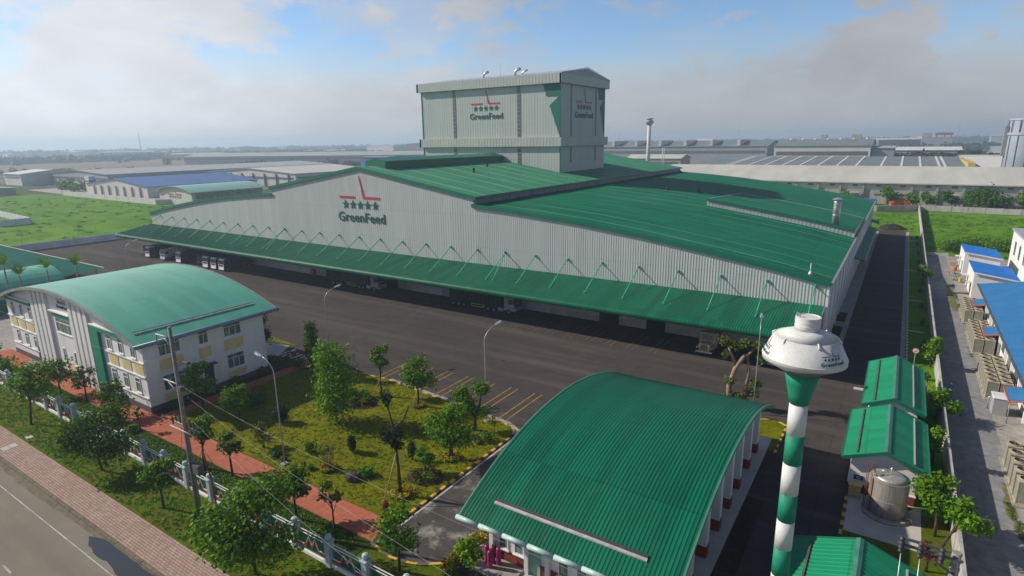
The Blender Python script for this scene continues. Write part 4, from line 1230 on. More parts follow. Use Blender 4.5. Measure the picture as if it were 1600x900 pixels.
# front: windows of the two wings
for xs, sgn in (((-107.7, -104.6, -101.5), 1), ((-77.9, -75.1, -72.2), 1)):
    for x in xs:
        window(off, 'y', x, x + 1.15, 6.4, 8.25, OY0, -1, 2)
        window(off, 'y', x, x + 1.15, 2.15, 4.0, OY0, -1, 2)
for x0, x1 in ((-109.45, -100.0), (-78.6, -69.55)):
    mb = MB()
    for z in (6.0, 4.3, 1.72): mb.box(x0, x1, OY0 - .15, OY0 - .005, z, z + .15)
    mb.box(x1 - .01 if x1 > -70 else x0 - .0, (x1 + .14) if x1 > -70 else x0 + .01, OY0 - .15, OY0 + .3, 6.0, 6.15)
    mb.build('string_course', 'white_paint', off)
    mb = MB()
    for i, x in enumerate((x0 + 1.0, x0 + 4.1, x0 + 7.0)): mb.box(x - .2, x + 1.9, OY0 - .05, OY0 - .004, 4.55, 5.95)
    mb.build('spandrel', 'yellow_render', off)
mb = MB(); mb.box(-109.45, -99.9, OY0 - .30, OY0 - .01, 8.62, 9.05); mb.build('green_frame', 'green_render', off)
mb = MB(); mb.box(-81.2, -79.3, OY0 - .34, OY0 - .01, 0.8, 8.9); mb.box(-79.3, -71.2, OY0 - .34, OY0 - .01, 8.42, 8.9)
mb.build('green_frame', 'green_render', off)
for a, b, z_ in ((-109.6, -99.8, 9.08), (-81.4, -72.0, 8.95)):
    mb = MB(); mb.box(a, b, OY0 - .36, OY0 - .005, z_, z_ + .14); mb.build('cornice', 'white_paint', off)
# fluted pilasters either side of the entrance bay
for x0, x1 in ((-99.2, -93.4), (-87.0, -81.4)):
    for k in range(4):
        x = x0 + (x1 - x0) * (k + .12) / 4; w = (x1 - x0) / 4 * .62
        zt = oz(x + w / 2) - .45
        mb = MB(); mb.hexa([(x, OY0 - .32, .02), (x + w, OY0 - .32, .02), (x + w, OY0 - .004, .02), (x, OY0 - .004, .02)], [(x, OY0 - .32, zt - .05), (x + w, OY0 - .32, zt - .05), (x + w, OY0 - .004, zt), (x, OY0 - .004, zt)])
        mb.build('pilaster', 'white_render', off)
mb = MB(); mb.box(-93.3, -87.2, OY0 - .34, OY0 - .005, 8.98, 9.14); mb.build('entrance_ledge', 'white_paint', off)
mb = MB(); mb.box(-92.6, -87.4, OY0 - .15, OY0 - .006, 8.3, 8.9); mb.build('entrance_band', 'green_render', off)
window(off, 'y', -92.2, -87.6, 6.2, 8.2, OY0, -1, 4)
for x in (-91.7, -88.3): window(off, 'y', x, x + .75, 2.1, 4.0, OY0, -1, 1, top=False)
mb = MB(); mb.box(-91.0, -88.0, OY0 - .06, OY0 - .004, .9, 1.9); mb.build('spandrel', 'yellow_render', off)
mb = MB(); mb.box(-100.6, -99.4, OY0 - .1, OY0 - .004, 0.3, 2.4); mb.build('entrance_door', 'dark_metal', off)
mb = MB()
for i in range(4): mb.box(-101.5, -95, OY0 - 2.2 + .5 * i, OY0 - 1.0, 0.02 + .14 * i, .16 + .14 * i)
mb.build('entrance_steps', 'concrete', off)
logo(plane_map((-89.3, OY0 - .005, 9.92), (1, 0, 0), (0, 0, 1), (0, -1, 0), .04, .005), 3.3, off, ltop=.50, green='sign_dark', squash=.95)
# right-hand side
for y0, y1, c in ((31.2, 33.75, 3), (35.88, 37.2, 2), (39.15, 41.55, 3)):
    window(off, 'x', y0, y1, 6.38, 8.2, OX1, 1, c)
    if c == 3: window(off, 'x', y0, y1, 2.1, 4.05, OX1, 1, c)
    mb = MB(); mb.box(OX1 + .004, OX1 + .05, y0 - .05, y1 + .15, 4.6, 5.95); mb.build('spandrel', 'yellow_render', off)
    if c == 3:
        mb = MB(); mb.box(OX1 + .004, OX1 + .05, y0 - .05, y1 + .1, .95, 1.75); mb.build('spandrel', 'yellow_render', off)
mb = MB(); mb.box(OX1 + .004, OX1 + .06, 36.1, 37.3, .76, 3.3); mb.build('side_door', 'dark_metal', off)
mb = MB(); mb.box(OX1 + .004, OX1 + .9, 36.0, 37.5, 3.7, 3.8); mb.box(OX1 + .004, OX1 + .07, 36.05, 37.35, 3.3, 3.68); mb.build('door_hood', 'dark_metal', off)
mb = MB(); mb.box(OX1 + .004, OX1 + .03, 29.6, 44.7, 4.42, 4.5); mb.box(OX1 + .004, OX1 + .03, 29.6, 44.7, 6.16, 6.22); mb.build('string_course', 'white_paint', off)

# ------------------------------------------------------------------ guard house with the big arched roof
GX0, GX1 = -23.4, -7.9
GC, GH, GZ, GR = 43.2, 15.0, 4.45, 3.65
gua = thing('guard_house', 'low white and brick house under a large dark green arched ribbed roof', 'guard house', (-16, 43, 0))
ga = arc_pts(GC, GZ, GH, GR, 28)
mb = MB(); ribbed(mb, 0, GX0, GX1, .27, lambda x: [(x, a, b) for a, b in ga], .035)
grf = mb.build('roof', 'roof_guard', gua)
mb = MB()
for (y0, z0), (y1, z1) in zip(ga[:-1], ga[1:]):
    for xa, xb in ((GX0 - .04, GX0 + .1), (GX1 - .1, GX1 + .04)):
        mb.hexa([(xa, y0, z0 - .2), (xb, y0, z0 - .2), (xb, y1, z1 - .2), (xa, y1, z1 - .2)], [(xa, y0, z0 + .06), (xb, y0, z0 + .06), (xb, y1, z1 + .06), (xa, y1, z1 + .06)])
    mb.hexa([(GX0 + .1, y0, z0 - .2), (GX1 - .1, y0, z0 - .2), (GX1 - .1, y1, z1 - .2), (GX0 + .1, y1, z1 - .2)], [(GX0 + .1, y0, z0 - .05), (GX1 - .1, y0, z0 - .05), (GX1 - .1, y1, z1 - .05), (GX0 + .1, y1, z1 - .05)])
mb.build('verge_trim', 'ridge_green', grf)
mb = MB()
yg = GC - GH - .1
for k in range(8):
    a = GX0 - .1 + k * (GX1 - GX0 + .2) / 8; b = GX0 - .1 + (k + 1) * (GX1 - GX0 + .2) / 8
    mb.tube([(a + .02, yg, GZ - .02), (b - .02, yg, GZ - .02)], .17, 14)
mb.build('gutter', 'pale_gutter', grf)
y = GC - GH + 1.55
for ya, w_, m_, nm in ((y + .18, .20, 'dark_metal', 'roof_slot'), (y + .0, .17, 'roof_flashing', 'roof_upstand')):
    za = arc_z(ya, GC, GZ, GH, GR); zb = arc_z(ya + w_, GC, GZ, GH, GR)
    mb = MB(); mb.hexa([(-21.4, ya, za + .03), (-10.2, ya, za + .03), (-10.2, ya + w_, zb + .03), (-21.4, ya + w_, zb + .03)], [(-21.4, ya, za + .12), (-10.2, ya, za + .12), (-10.2, ya + w_, zb + .12), (-21.4, ya + w_, zb + .12)])
    mb.build(nm, m_, grf)
mb = MB(); prof = [(30.6, .07), (57.5, .07)] + [(yy, arc_z(yy, GC, GZ, GH, GR) - .25) for yy in np.linspace(57.5, 30.6, 14)]
mb.prism(prof, 0, -22.4, -9.9)
mb.build('wall', 'white_render', gua)
mb = MB(); mb.box(-22.46, -9.84, 30.54, 57.56, .07, 1.0); mb.build('brick_plinth', 'brick_red', gua)
for yy in (31.5, 35.2, 39.0, 42.6, 46.0, 49.4, 53.2, 56.6):
    for xx, s in ((-9.9, 1), (-22.4, -1)):
        w = 1.05 if s > 0 else .5
        zt = arc_z(yy, GC, GZ, GH, GR) - .3
        lo, hi = sorted((xx + s * .01, xx + s * w))
        mb = MB(); mb.box(lo, hi, yy - .35, yy + .35, 1.0, zt); c = mb.build('column', 'white_render', gua)
        mb = MB(); mb.box(lo - .03, hi + .03, yy - .38, yy + .38, .07, 1.0); mb.build('column_base', 'brick_red', c)
for a, b in zip((31.9, 35.6, 39.4, 43.0, 46.4, 49.8, 53.6), (34.8, 38.6, 42.2, 45.6, 49.0, 52.8, 56.2)):
    window(gua, 'x', a + .3, b - .3, 1.6, 3.6, -9.9, 1, 3)
    window(gua, 'x', a + .5, b - .5, 1.6, 3.6, -22.4, -1, 2)
for x in (-21.65, -20.3, -16.7, -15.3, -12.6, -11.4): window(gua, 'y', x, x + .85, 1.15 if x < -18 else .9, 2.75, 30.6, -1, 1)
mb = MB(); mb.box(-18.95, -18.1, 30.5, 30.595, .1, 2.9); mb.build('door_panel', 'roof_pale_green', gua)
mb = MB()
for x in (-22.3, -18.4 - .9, -17.6, -13.6): mb.box(x, x + .32, 30.28, 30.6, .07, 4.3)
mb.build('pilaster', 'white_render', gua)
mb = MB(); mb.box(-22.2, -21.7, 30.1, 30.5, 2.9, 3.6); mb.lathe([(.24, 3.2), (.24, 3.22)], (-21.95, 30.05), 12); mb.build('fan_unit', 'wheel_hub', gua)
mb = MB(); mb.box(-23.6, -19.4, 28.75, 30.5, .07, .22); mb.build('front_step', 'concrete', gua)

# gas cylinders by the front of the guard house
def cylinder_proto():
    t = thing('gas_cylinder', 'x', 'gas cylinder')
    mb = MB(); mb.lathe([(.17, 0), (.19, .04), (.19, 1.15), (.15, 1.3), (.07, 1.38)], (0, 0), 16); mb.build('body', 'gas_pink', t)
    mb = MB(); mb.lathe([(.04, 1.38), (.04, 1.45), (.06, 1.46), (.06, 1.5)], (0, 0), 8); mb.build('valve', 'dark_metal', t)
    return t
gc = cylinder_proto()
for i, (x, y, lab) in enumerate(((-22.15, 29.75, 'pink gas cylinder at the street end of the upright group by the guard house window'), (-21.7, 29.85, 'pink gas cylinder in the middle of the group under the guard house window'), (-21.25, 29.95, 'pink gas cylinder on the water tower side of the group by the guard house'), (-21.6, 29.35, 'front pink gas cylinder standing before the other three'))):
    if i == 0: move_first(gc, (x, y, .22), 0, lab, 'pink gas cylinders')
    else: clone(gc, (x, y, .22), .3 * i, lab, 'pink gas cylinders')
t = thing('pink_bin', 'small pink lidded bin on the ground at the guard house corner', 'bin', (-23.0, 29.0, .22))
mb = MB(); mb.bbox(-23.4, -22.6, 28.8, 29.3, .22, .75, .06); mb.build('body', 'gas_pink', t)
mb = MB(); mb.bbox(-23.44, -22.56, 28.76, 29.34, .755, .83, .03); mb.build('lid', 'red_paint', t)

# ------------------------------------------------------------------ sheds
def gable_shed(name, label, x0, x1, y0, y1, xr, ze, zr, wx0, wx1, wy0, wy1, plinth=True):
    t = thing(name, label, 'shed', ((x0 + x1) / 2, (y0 + y1) / 2, 0))
    def rz(x): return ze + (zr - ze) * ((x - x0) / (xr - x0) if x < xr else (x1 - x) / (x1 - xr))
    mb = MB(); mb.prism([(wx0, .1), (wx1, .1), (wx1, rz(wx1) - .12), (xr, zr - .12), (wx0, rz(wx0) - .12)], 1, wy0, wy1)
    mb.build('wall', 'white_render', t)
    if plinth:
        mb = MB(); mb.box(wx0 - .04, wx1 + .04, wy0 - .04, wy1 + .04, .1, .85); mb.build('brick_plinth', 'brick_red', t)
        mb = MB(); mb.box(wx0 - .09, wx1 + .09, wy0 - .09, wy1 + .09, .86, .98); mb.build('plinth_cap', 'white_paint', t)
    mb = MB()
    ribbed(mb, 1, y0, y1, .42, lambda y: [(x0, y, ze), (xr, y, zr), (x1, y, ze)], .03)
    rf = mb.build('roof', 'roof_shed', t)
    for ya, yb in ((y0 - .06, y0 + .06), (y1 - .06, y1 + .06)):
        mb = MB()
        for xa, xb in ((x0, xr), (xr, x1)):
            za, zb = (ze, zr) if xb == xr else (zr, ze)
            mb.hexa([(xa, ya, za - .26), (xb, ya, zb - .26), (xb, yb, zb - .26), (xa, yb, za - .26)], [(xa, ya, za + .07), (xb, ya, zb + .07), (xb, yb, zb + .07), (xa, yb, za + .07)])
        mb.build('verge_trim', 'green_trim', rf)
    mb = MB()
    mb.prism([(xr - .22, zr - .0), (xr, zr + .09), (xr + .22, zr - .0), (xr, zr + .02)], 1, y0 - .05, y1 + .05); mb.build('ridge_cap', 'ridge_green', rf)
    for s, xe in ((-1, x0), (1, x1)):
        xx = xe - s * 1.0; z = rz(xx)
        mb = MB(); mb.box(xx - .06, xx + .06, y0 + .5, y1 - .5, z + .02, z + .15); mb.build('roof_upstand', 'upstand_brown' if s < 0 else 'far_grey', rf)
    for xa in (x1 - .02, x0 - .14):
        mb = MB(); mb.box(xa, xa + .16, y0, y1, ze - .16, ze + .02); mb.build('gutter', 'green_trim', rf)
    return t, rz
shA, _ = gable_shed('utility_shed', 'green roofed shed farthest up the road of the row by the boundary wall', -.82, 4.5, 66.0, 80.0, 1.85, 3.35, 4.55, -.2, 3.9, 66.4, 79.6)
shB, _ = gable_shed('utility_shed', 'middle green roofed shed with the steel tank before its white gable', -1.55, 4.55, 53.6, 64.2, 1.57, 3.3, 4.55, -.9, 3.88, 54.05, 63.9)
shC, _ = gable_shed('utility_shed', 'green roofed shed beside the striped column of the water tower', -3.3, 4.1, 22, 40.1, .45, 3.2, 4.5, -2.6, 3.4, 22.4, 39.6)
mb = MB(); mb.box(-.55, .15, 54.05 - .05, 54.05 - .002, 1.25, 1.65); mb.build('name_plate', 'sign_blue', shB)
mb = MB(); f = plane_map((-.2, 54.0, 1.52), (1, 0, 0), (0, 0, 1), (0, -1, 0), .004, .002)
for (a, b, w) in ((0, 0, .40), (0, -.15, .3)): add_poly2(mb, [(-w / 2, b - .03), (w / 2, b - .03), (w / 2, b + .03), (-w / 2, b + .03)], f)
mb.build('plate_text', 'white_paint', shB)
# yellow cabinet in front of the gable
t = thing('meter_cabinet', 'yellow metal cabinet on legs beside the steel tank', 'cabinet', (-.35, 52.9, .1))
mb = MB(); mb.bbox(-.8, .1, 52.7, 53.3, .45, 1.3, .04); mb.build('body', 'yellow_paint', t)
mb = MB(); mb.bbox(-.86, .16, 52.64, 53.36, 1.305, 1.36, .02); mb.build('lid', 'yellow_paint', t)
for x in (-.75, .05):
    for yy in (52.75, 53.25):
        mb = MB(); mb.box(x - .04, x + .04, yy - .04, yy + .04, .1, .45); mb.build('leg', 'grey_metal', t)
mb = MB(); mb.lathe([(.05, .0), (.05, .03)], (0, 0), 8); mb.v = [(-.35 + a, 52.69 - c, .95 + b) for a, b, c in mb.v]; mb.build('handle', 'red_paint', t)
# stainless tank
tk = thing('steel_tank', 'upright stainless steel tank with ladder in front of the middle shed', 'tank', (1.98, 51.75, .1))
TX, TY = 1.98, 51.75
mb = MB(); mb.lathe([(1.72, .1), (1.72, .34)], (TX, TY), 40); mb.build('ring_base', 'concrete', tk)
mb = MB(); mb.lathe([(1.36, .34), (1.36, 1.7), (1.385, 1.71), (1.385, 1.76), (1.36, 1.77), (1.36, 3.3), (1.385, 3.31), (1.385, 3.36), (1.34, 3.38)], (TX, TY), 48); mb.build('shell', 'stainless', tk)
mb = MB(); mb.lathe([(1.34, 3.38), (.9, 3.55), (.25, 3.66)], (TX, TY), 40); mb.build('lid', 'stainless', tk)
mb = MB(); mb.lathe([(.28, 3.45), (.28, 3.62), (.32, 3.63), (.32, 3.68)], (TX - .85, TY - .35), 16); mb.build('manhole', 'stainless', tk)
mb = MB(); mb.lathe([(.2, 3.45), (.2, 3.66)], (TX - .45, TY + .5), 14); mb.build('manhole', 'stainless', tk)
mb = MB(); mb.tube([(TX, TY, 3.6), (TX, TY, 4.25)], .04, 8); mb.tube([(TX - .14, TY, 4.1), (TX + .14, TY, 4.1)], .03, 6); mb.build('vent', 'galvanised', tk)
mb = MB()
a = R(195)
lx, ly = TX + 1.62 * math.cos(a), TY + 1.62 * math.sin(a)
tx_, ty_ = -math.sin(a) * .22, math.cos(a) * .22
for s in (-1, 1):
    mb.tube([(lx + s * tx_, ly + s * ty_, .12), (lx + s * tx_, ly + s * ty_, 4.35), (lx + s * tx_ + .25, ly + s * ty_, 4.5), (lx + s * tx_ + .55, ly + s * ty_, 3.5)], .03, 6)
for k in range(13): mb.tube([(lx - tx_, ly - ty_, .3 + k * .3), (lx + tx_, ly + ty_, .3 + k * .3)], .018, 5)
mb.build('ladder', 'brick_red', tk)
mb = MB()
for a in (R(215),):
    x, yy = TX + 1.42 * math.cos(a), TY + 1.42 * math.sin(a); mb.tube([(x, yy, .2), (x, yy, 3.35)], .04, 8)
mb.build('pipe', 'brick_red', tk)
mb = MB(); mb.tube([(TX + 1.3, TY - .5, .45), (TX + 1.75, TY - .62, .45), (TX + 1.75, TY - .62, .2)], .07, 8); mb.build('outlet', 'galvanised', tk)
t = thing('pump', 'small pump on the slab between steel tank and shed wall', 'pump', (3.5, 53.0, .1))
mb = MB(); mb.bbox(3.2, 3.8, 52.85, 53.15, .1, .2, .02); mb.build('base', 'white_paint', t)
mb = MB(); mb.tube([(3.25, 53, .36), (3.65, 53, .36)], .14, 12); mb.tube([(3.65, 53, .36), (3.78, 53, .36)], .09, 10); mb.build('motor', 'brick_red', t)

# ------------------------------------------------------------------ water tower
WX, WY = -3.1, 31.0
wt = thing('water_tower', 'tall water tower with green and white striped column and white bowl', 'water tower', (WX, WY, 0))
bands = [0.1, 1.7, 3.4, 5.05, 6.75, 8.45, 10.13, 11.75, 13.5, 15.16, 16.87]
mb = MB()
for i in range(len(bands) - 1):
    g = (i % 2 == 0)
    mb.lathe([(.445, bands[i]), (.445, bands[i + 1])], (WX, WY), 32, mi=0 if g else 1)
mb.f = [f for f in mb.f]
wt_col = mb.build('column', ['green_render', 'tower_white'], wt)
mb = MB(); mb.lathe([(.455, 16.87), (.56, 17.4), (.70, 18.0), (.83, 18.6)], (WX, WY), 40); mb.build('funnel', 'green_render', wt)
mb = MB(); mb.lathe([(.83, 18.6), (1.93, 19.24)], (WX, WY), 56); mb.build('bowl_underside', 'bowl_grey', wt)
mb = MB(); mb.lathe([(1.93, 19.24), (1.93, 19.46), (1.46, 20.46)], (WX, WY), 64); bw_ = mb.build('bowl', 'tower_white', wt)
mb = MB(); mb.lathe([(1.46, 20.46), (.58, 20.80)], (WX, WY), 56); mb.build('bowl_roof', 'tower_white', wt)
mb = MB(); mb.lathe([(.575, 20.78), (.575, 21.0), (.587, 21.01), (.587, 21.04), (.575, 21.05), (.575, 21.2), (.587, 21.21), (.587, 21.24), (.575, 21.25), (.575, 21.45), (.51, 21.46), (.49, 21.42), (.05, 21.44)], (WX, WY), 40); mb.build('hatch_collar', 'tower_white', wt)
mb = MB(); mb.tube([(WX - .5, WY - .1, 21.4), (WX - .52, WY - .1, 21.62), (WX - .35, WY - .3, 21.62), (WX - .33, WY - .3, 21.44)], .02, 6); mb.build('handle', 'grey_metal', wt)
for k in range(6):
    a = R(-62 + 60 * k)
    r = 1.50
    mb = MB(); mb.tube([(WX + (r + .02) * math.cos(a), WY + (r + .02) * math.sin(a), 20.2), (WX + (r + .05) * math.cos(a), WY + (r + .05) * math.sin(a), 20.42), (WX + (r - .08) * math.cos(a), WY + (r - .08) * math.sin(a), 20.52)], .035, 6)
    mb.build('lug', 'white_paint', wt)
mb = MB(); mb.lathe([(1.935, 19.43), (1.945, 19.45), (1.935, 19.47)], (WX, WY), 64); mb.build('bowl_seam', 'far_white', wt)
def bowl_map(a0):
    def f(x, y, d):
        z = 19.64 + y * .88
        r = 1.93 + (1.46 - 1.93) * (z - 19.46) / (20.46 - 19.46)
        a = a0 + x / 1.8
        rr = r + .008 + .012 * d
        return (WX + rr * math.cos(a), WY + rr * math.sin(a), z)
    return f
for k in range(3): logo(bowl_map(R(-41 + 120 * k)), 1.24, wt, ltop=.62, red='sign_maroon')
# ------------------------------------------------------------------ walls and fences
def panel_wall(name, label, pts, h, pitch, mat, post_mat, w=.14, posts=True):
    """wall of panels between posts along a polyline"""
    P = [Vector((x, y, 0)) for x, y in pts]
    t = thing(name, label, 'wall', P[0])
    mb = MB()
    for a, b in zip(P[:-1], P[1:]):
        d = (b - a); L = d.length; d.normalize(); nn = Vector((-d.y, d.x, 0))
        k = max(1, int(L / pitch))
        q = [a + nn * w / 2, a - nn * w / 2, b - nn * w / 2, b + nn * w / 2]
        q = [q[1], q[2], q[3], q[0]]
        mb.hexa([(v.x, v.y, -.1) for v in q], [(v.x, v.y, h) for v in q])
        for i in range(k + 1 if posts else 0):
            c = a + d * (L * i / k)
            s = w / 2 + .08
            q = [c - d * .16 - nn * s, c + d * .16 - nn * s, c + d * .16 + nn * s, c - d * .16 + nn * s]
            mp = MB(); mp.hexa([(v.x, v.y, -.1) for v in q], [(v.x, v.y, h + .08) for v in q]); mp.build('wall_post', post_mat, t)
    mb.build('wall_panel', mat, t)
    return t
panel_wall('boundary_wall', 'long weathered concrete wall between the factory road and the grey lane', [(6.42, -10), (6.42, 271), (6.42, 293)], 2.15, 3.6, 'wall_concrete', 'wall_concrete', .24, False)
panel_wall('boundary_wall', 'blue grey concrete wall between the left yard and the bright green field', [(-217.2, 10), (-217.2, 226)], 2.1, 12.0, 'wall_blue_grey', 'wall_blue_grey', .2)
panel_wall('boundary_wall', 'pale panel wall in front of the beige warehouse across the green plots', [(-60, 282), (-8, 281.5), (6.3, 293.5), (150, 279)], 2.1, 5.2, 'wall_concrete', 'wall_concrete', .18)
panel_wall('boundary_wall', 'white wall along the far edge of the bright green field', [(-262, 233), (-328, 158.6), (-453, 163)], 2.6, 14, 'far_white', 'far_white', .3)
panel_wall('enclosure_wall', 'pale walled enclosure standing in the left part of the green field', [(-380, 78), (-294.5, 82.6), (-294.7, 93), (-380, 100)], 2.6, 4.0, 'wall_blue_grey', 'far_white', .3)
panel_wall('lane_wall', 'low grey wall closing the far end of the grey lane', [(6.6, 183), (11.5, 183)], .7, 5, 'wall_concrete', 'wall_concrete', .3)

# ornamental street fence
fe = thing('street_fence', 'ornamental fence of grey blue posts with red and white zigzag panels along the verge', 'fence', (-60, 23.5, 0))
mb = MB(); mb.bbox(-112, -17, 23.36, 23.64, 0, .3, .03); mb.build('base_wall', 'white_render', fe)
posts = [-62.3 + 3.82 * k for k in range(-12, 12)]
for x in posts:
    mb = MB(); mb.bbox(x - .26, x + .26, 23.24, 23.76, 0, 2.05, .03); mb.bbox(x - .34, x + .34, 23.16, 23.84, 2.055, 2.18, .03)
    mb.lathe([(.10, 2.18), (.22, 2.28), (.26, 2.42), (.2, 2.56), (.03, 2.64)], (x, 23.5), 14)
    mb.build('post', 'post_bluegrey', fe)
for a, b in zip(posts[:-1], posts[1:]):
    x0, x1 = a + .27, b - .27
    mb = MB()
    for z in (1.92, 1.66): mb.box(x0, x1, 23.475, 23.525, z, z + .055, 0)
    n = 30
    for i in range(1, n):
        x = x0 + (x1 - x0) * i / n
        mb.box(x - .024, x + .024, 23.487, 23.513, .3, 1.66, 1)
    # red zigzag band edged in white
    m_ = (x0 + x1) / 2
    zz = [(x0, .62), (m_ - .75, .62), (m_ - .35, 1.42), (m_, .82), (m_ + .35, 1.42), (m_ + .75, .62), (x1, .62)]
    for (xa, za), (xb, zb) in zip(zz[:-1], zz[1:]):
        mb.hexa([(xa, 23.44, za - .18), (xb, 23.44, zb - .18), (xb, 23.485, zb - .18), (xa, 23.485, za - .18)], [(xa, 23.44, za + .10), (xb, 23.44, zb + .10), (xb, 23.485, zb + .10), (xa, 23.485, za + .10)], 2)
        mb.hexa([(xa, 23.43, za + .11), (xb, 23.43, zb + .11), (xb, 23.49, zb + .11), (xa, 23.49, za + .11)], [(xa, 23.43, za + .16), (xb, 23.43, zb + .16), (xb, 23.49, zb + .16), (xa, 23.49, za + .16)], 0)
    mb.build('panel', ['white_paint', 'green_trim', 'red_paint'], fe)
t = thing('fence_banner', 'orange red banner board fixed on the street fence near the office end', 'banner', (-86.5, 23.3, 0))
mb = MB(); mb.bbox(-88.8, -84.7, 23.17, 23.22, .7, 1.75, .02); mb.build('board', 'tarp_orange', t)

# ------------------------------------------------------------------ poles, wires, lamps
t = thing('power_pole', 'tall concrete power pole with crossarms on the street verge', 'power pole', (-45.5, 21.5, 0))
mb = MB(); mb.tube([(-45.5, 21.5, -.1), (-45.5, 21.5, 8), (-45.5, 21.5, 16.6)], [.23, .18, .13], 12); mb.build('shaft', 'wood_pole', t)
def arm(pts, parent, name='crossarm', r=.06):
    mb = MB()
    for a, b in zip(pts[:-1], pts[1:]): mb.tube([a, b], r, 6)
    return mb.build(name, 'grey_metal', parent)
arm([(-45.5, 21.5, 15.7), (-47.3, 21.3, 15.8), (-47.3, 21.3, 14.9)], t); arm([(-46.5, 21.4, 15.7), (-45.5, 21.5, 14.9)], t, 'brace', .035)
arm([(-47.6, 21.5, 11.9), (-45.0, 21.5, 11.9)], t); arm([(-47.2, 21.5, 11.9), (-45.5, 21.5, 11.0)], t, 'brace', .035)
arm([(-47.2, 21.6, 8.3), (-43.6, 21.6, 8.3)], t); arm([(-47.2, 21.2, 8.1), (-43.6, 21.2, 8.1)], t)
for x in (-47, -46.4, -44.9, -44.4, -43.9):
    mb = MB(); mb.lathe([(.05, 8.36), (.09, 8.45), (.05, 8.55), (.09, 8.65), (.05, 8.75), (.08, 8.85), (.03, 9.0)], (x, 21.6), 8); mb.build('insulator', 'plinth_grey', t)
for x in (-46.7, -44.6):
    mb = MB(); mb.lathe([(.06, 8.36), (.06, 9.1)], (x, 21.2), 8); mb.build('fuse', 'brick_red', t)
mb = MB(); mb.tube([(-45.5, 21.5, 13.8), (-44.4, 21.7, 13.95)], .05, 6); mb.build('lamp_arm', 'grey_metal', t)
mb = MB(); mb.bbox(-44.5, -43.8, 21.55, 21.85, 13.85, 14.03, .05); mb.build('lamp_head', 'dark_metal', t)
for q in ((-45.2, -44.7, 21.2, 21.7, 11.5, 11.9, .05), (-45.1, -44.2, 21.3, 21.8, 4.4, 5.2, .06)):
    mb = MB(); mb.bbox(*q); mb.build('junction_box', 'plinth_grey', t)
mb = MB(); mb.tube([(-45.25, 21.3, 8.0), (-45.22, 21.28, 0.1)], .045, 6); mb.tube([(-45.75, 21.3, 8.0), (-46.6, 20.6, 0.05)], .02, 5); mb.build('cable_duct', 'plinth_grey', t)
mb = MB(); mb.tube([(-44.9, 22.2, 6.2), (-44.7, 22.5, 3.2), (-44.1, 22.3, .05)], .07, 8); mb.build('prop', 'brick_red', t)
def wire(a, b, sag, label, r=.006):
    a, b = Vector(a), Vector(b); n = 24
    mb = MB(); mb.tube([a.lerp(b, i / n) - Vector((0, 0, sag * 4 * (i / n) * (1 - i / n))) for i in range(n + 1)], r, 5)
    return tag(mb.build('power_line', 'grey_metal'), label, 'power line')
wire((-45.5, 21.5, 11.9), (-3, 19.5, 12.2), .9, 'thin overhead wire from the power pole crossarm, highest over the garden')
wire((-44.6, 21.6, 11.0), (-3, 15.5, 12.0), .8, 'thin overhead wire from the power pole, middle of three over the garden')
wire((-44.4, 21.6, 9.0), (-3, 13.0, 11.0), .7, 'thin overhead wire from the power pole insulators, lowest over the garden')
wire((-47.3, 21.3, 13.2), (-100, 21.5, 13.2), .8, 'overhead wire running from the power pole towards the office front')

# pole with insulators at the lower right, its foot out of sight
t = thing('transformer_pole', 'round concrete pole with steel crossarm and dark insulators in the lower right corner', 'power pole', (3.3, 24.6, 0))
mb = MB(); mb.tube([(3.3, 24.6, -.1), (3.3, 24.6, 15.0)], [.27, .15], 16); mb.build('shaft', 'wood_pole', t)
for dy in (-.22, .22):
    mb = MB(); mb.box(1.45, 3.5, 24.6 + dy - .04, 24.6 + dy + .04, 14.77, 14.86); mb.build('crossarm', 'crossarm_steel', t)
mb = MB(); mb.tube([(3.3, 24.35, 14.2), (2.1, 24.38, 14.78)], .04, 6); mb.build('brace', 'crossarm_steel', t)
for z in (14.6, 14.25):
    mb = MB(); mb.lathe([(.17, z), (.18, z + .02), (.18, z + .1), (.17, z + .12)], (3.3, 24.6), 16); mb.build('clamp', 'grey_metal', t)
for x in (1.6, 2.2, 2.85):
    for yy in (24.3, ):
        mb = MB(); mb.lathe([(.05, 14.5), (.1, 14.58), (.06, 14.66), (.11, 14.74), (.06, 14.84), (.11, 14.92), (.06, 15.02), (.1, 15.1), (.04, 15.2)], (x, yy), 10)
        mb.build('insulator', 'dark_metal', t)
for x in (1.62, 2.22):
    mb = MB(); mb.tube([(x, 24.3, 14.5), (x + .02, 23.9, 13.0), (x, 23.5, 12.2)], .018, 5); mb.build('jumper_wire', 'lamp_metal', t)
    mb = MB(); mb.lathe([(.05, 11.9), (.12, 12.0), (.06, 12.1), (.12, 12.2), (.06, 12.3), (.12, 12.4), (.04, 12.5)], (x, 23.5), 10); mb.build('insulator', 'dark_metal', t)

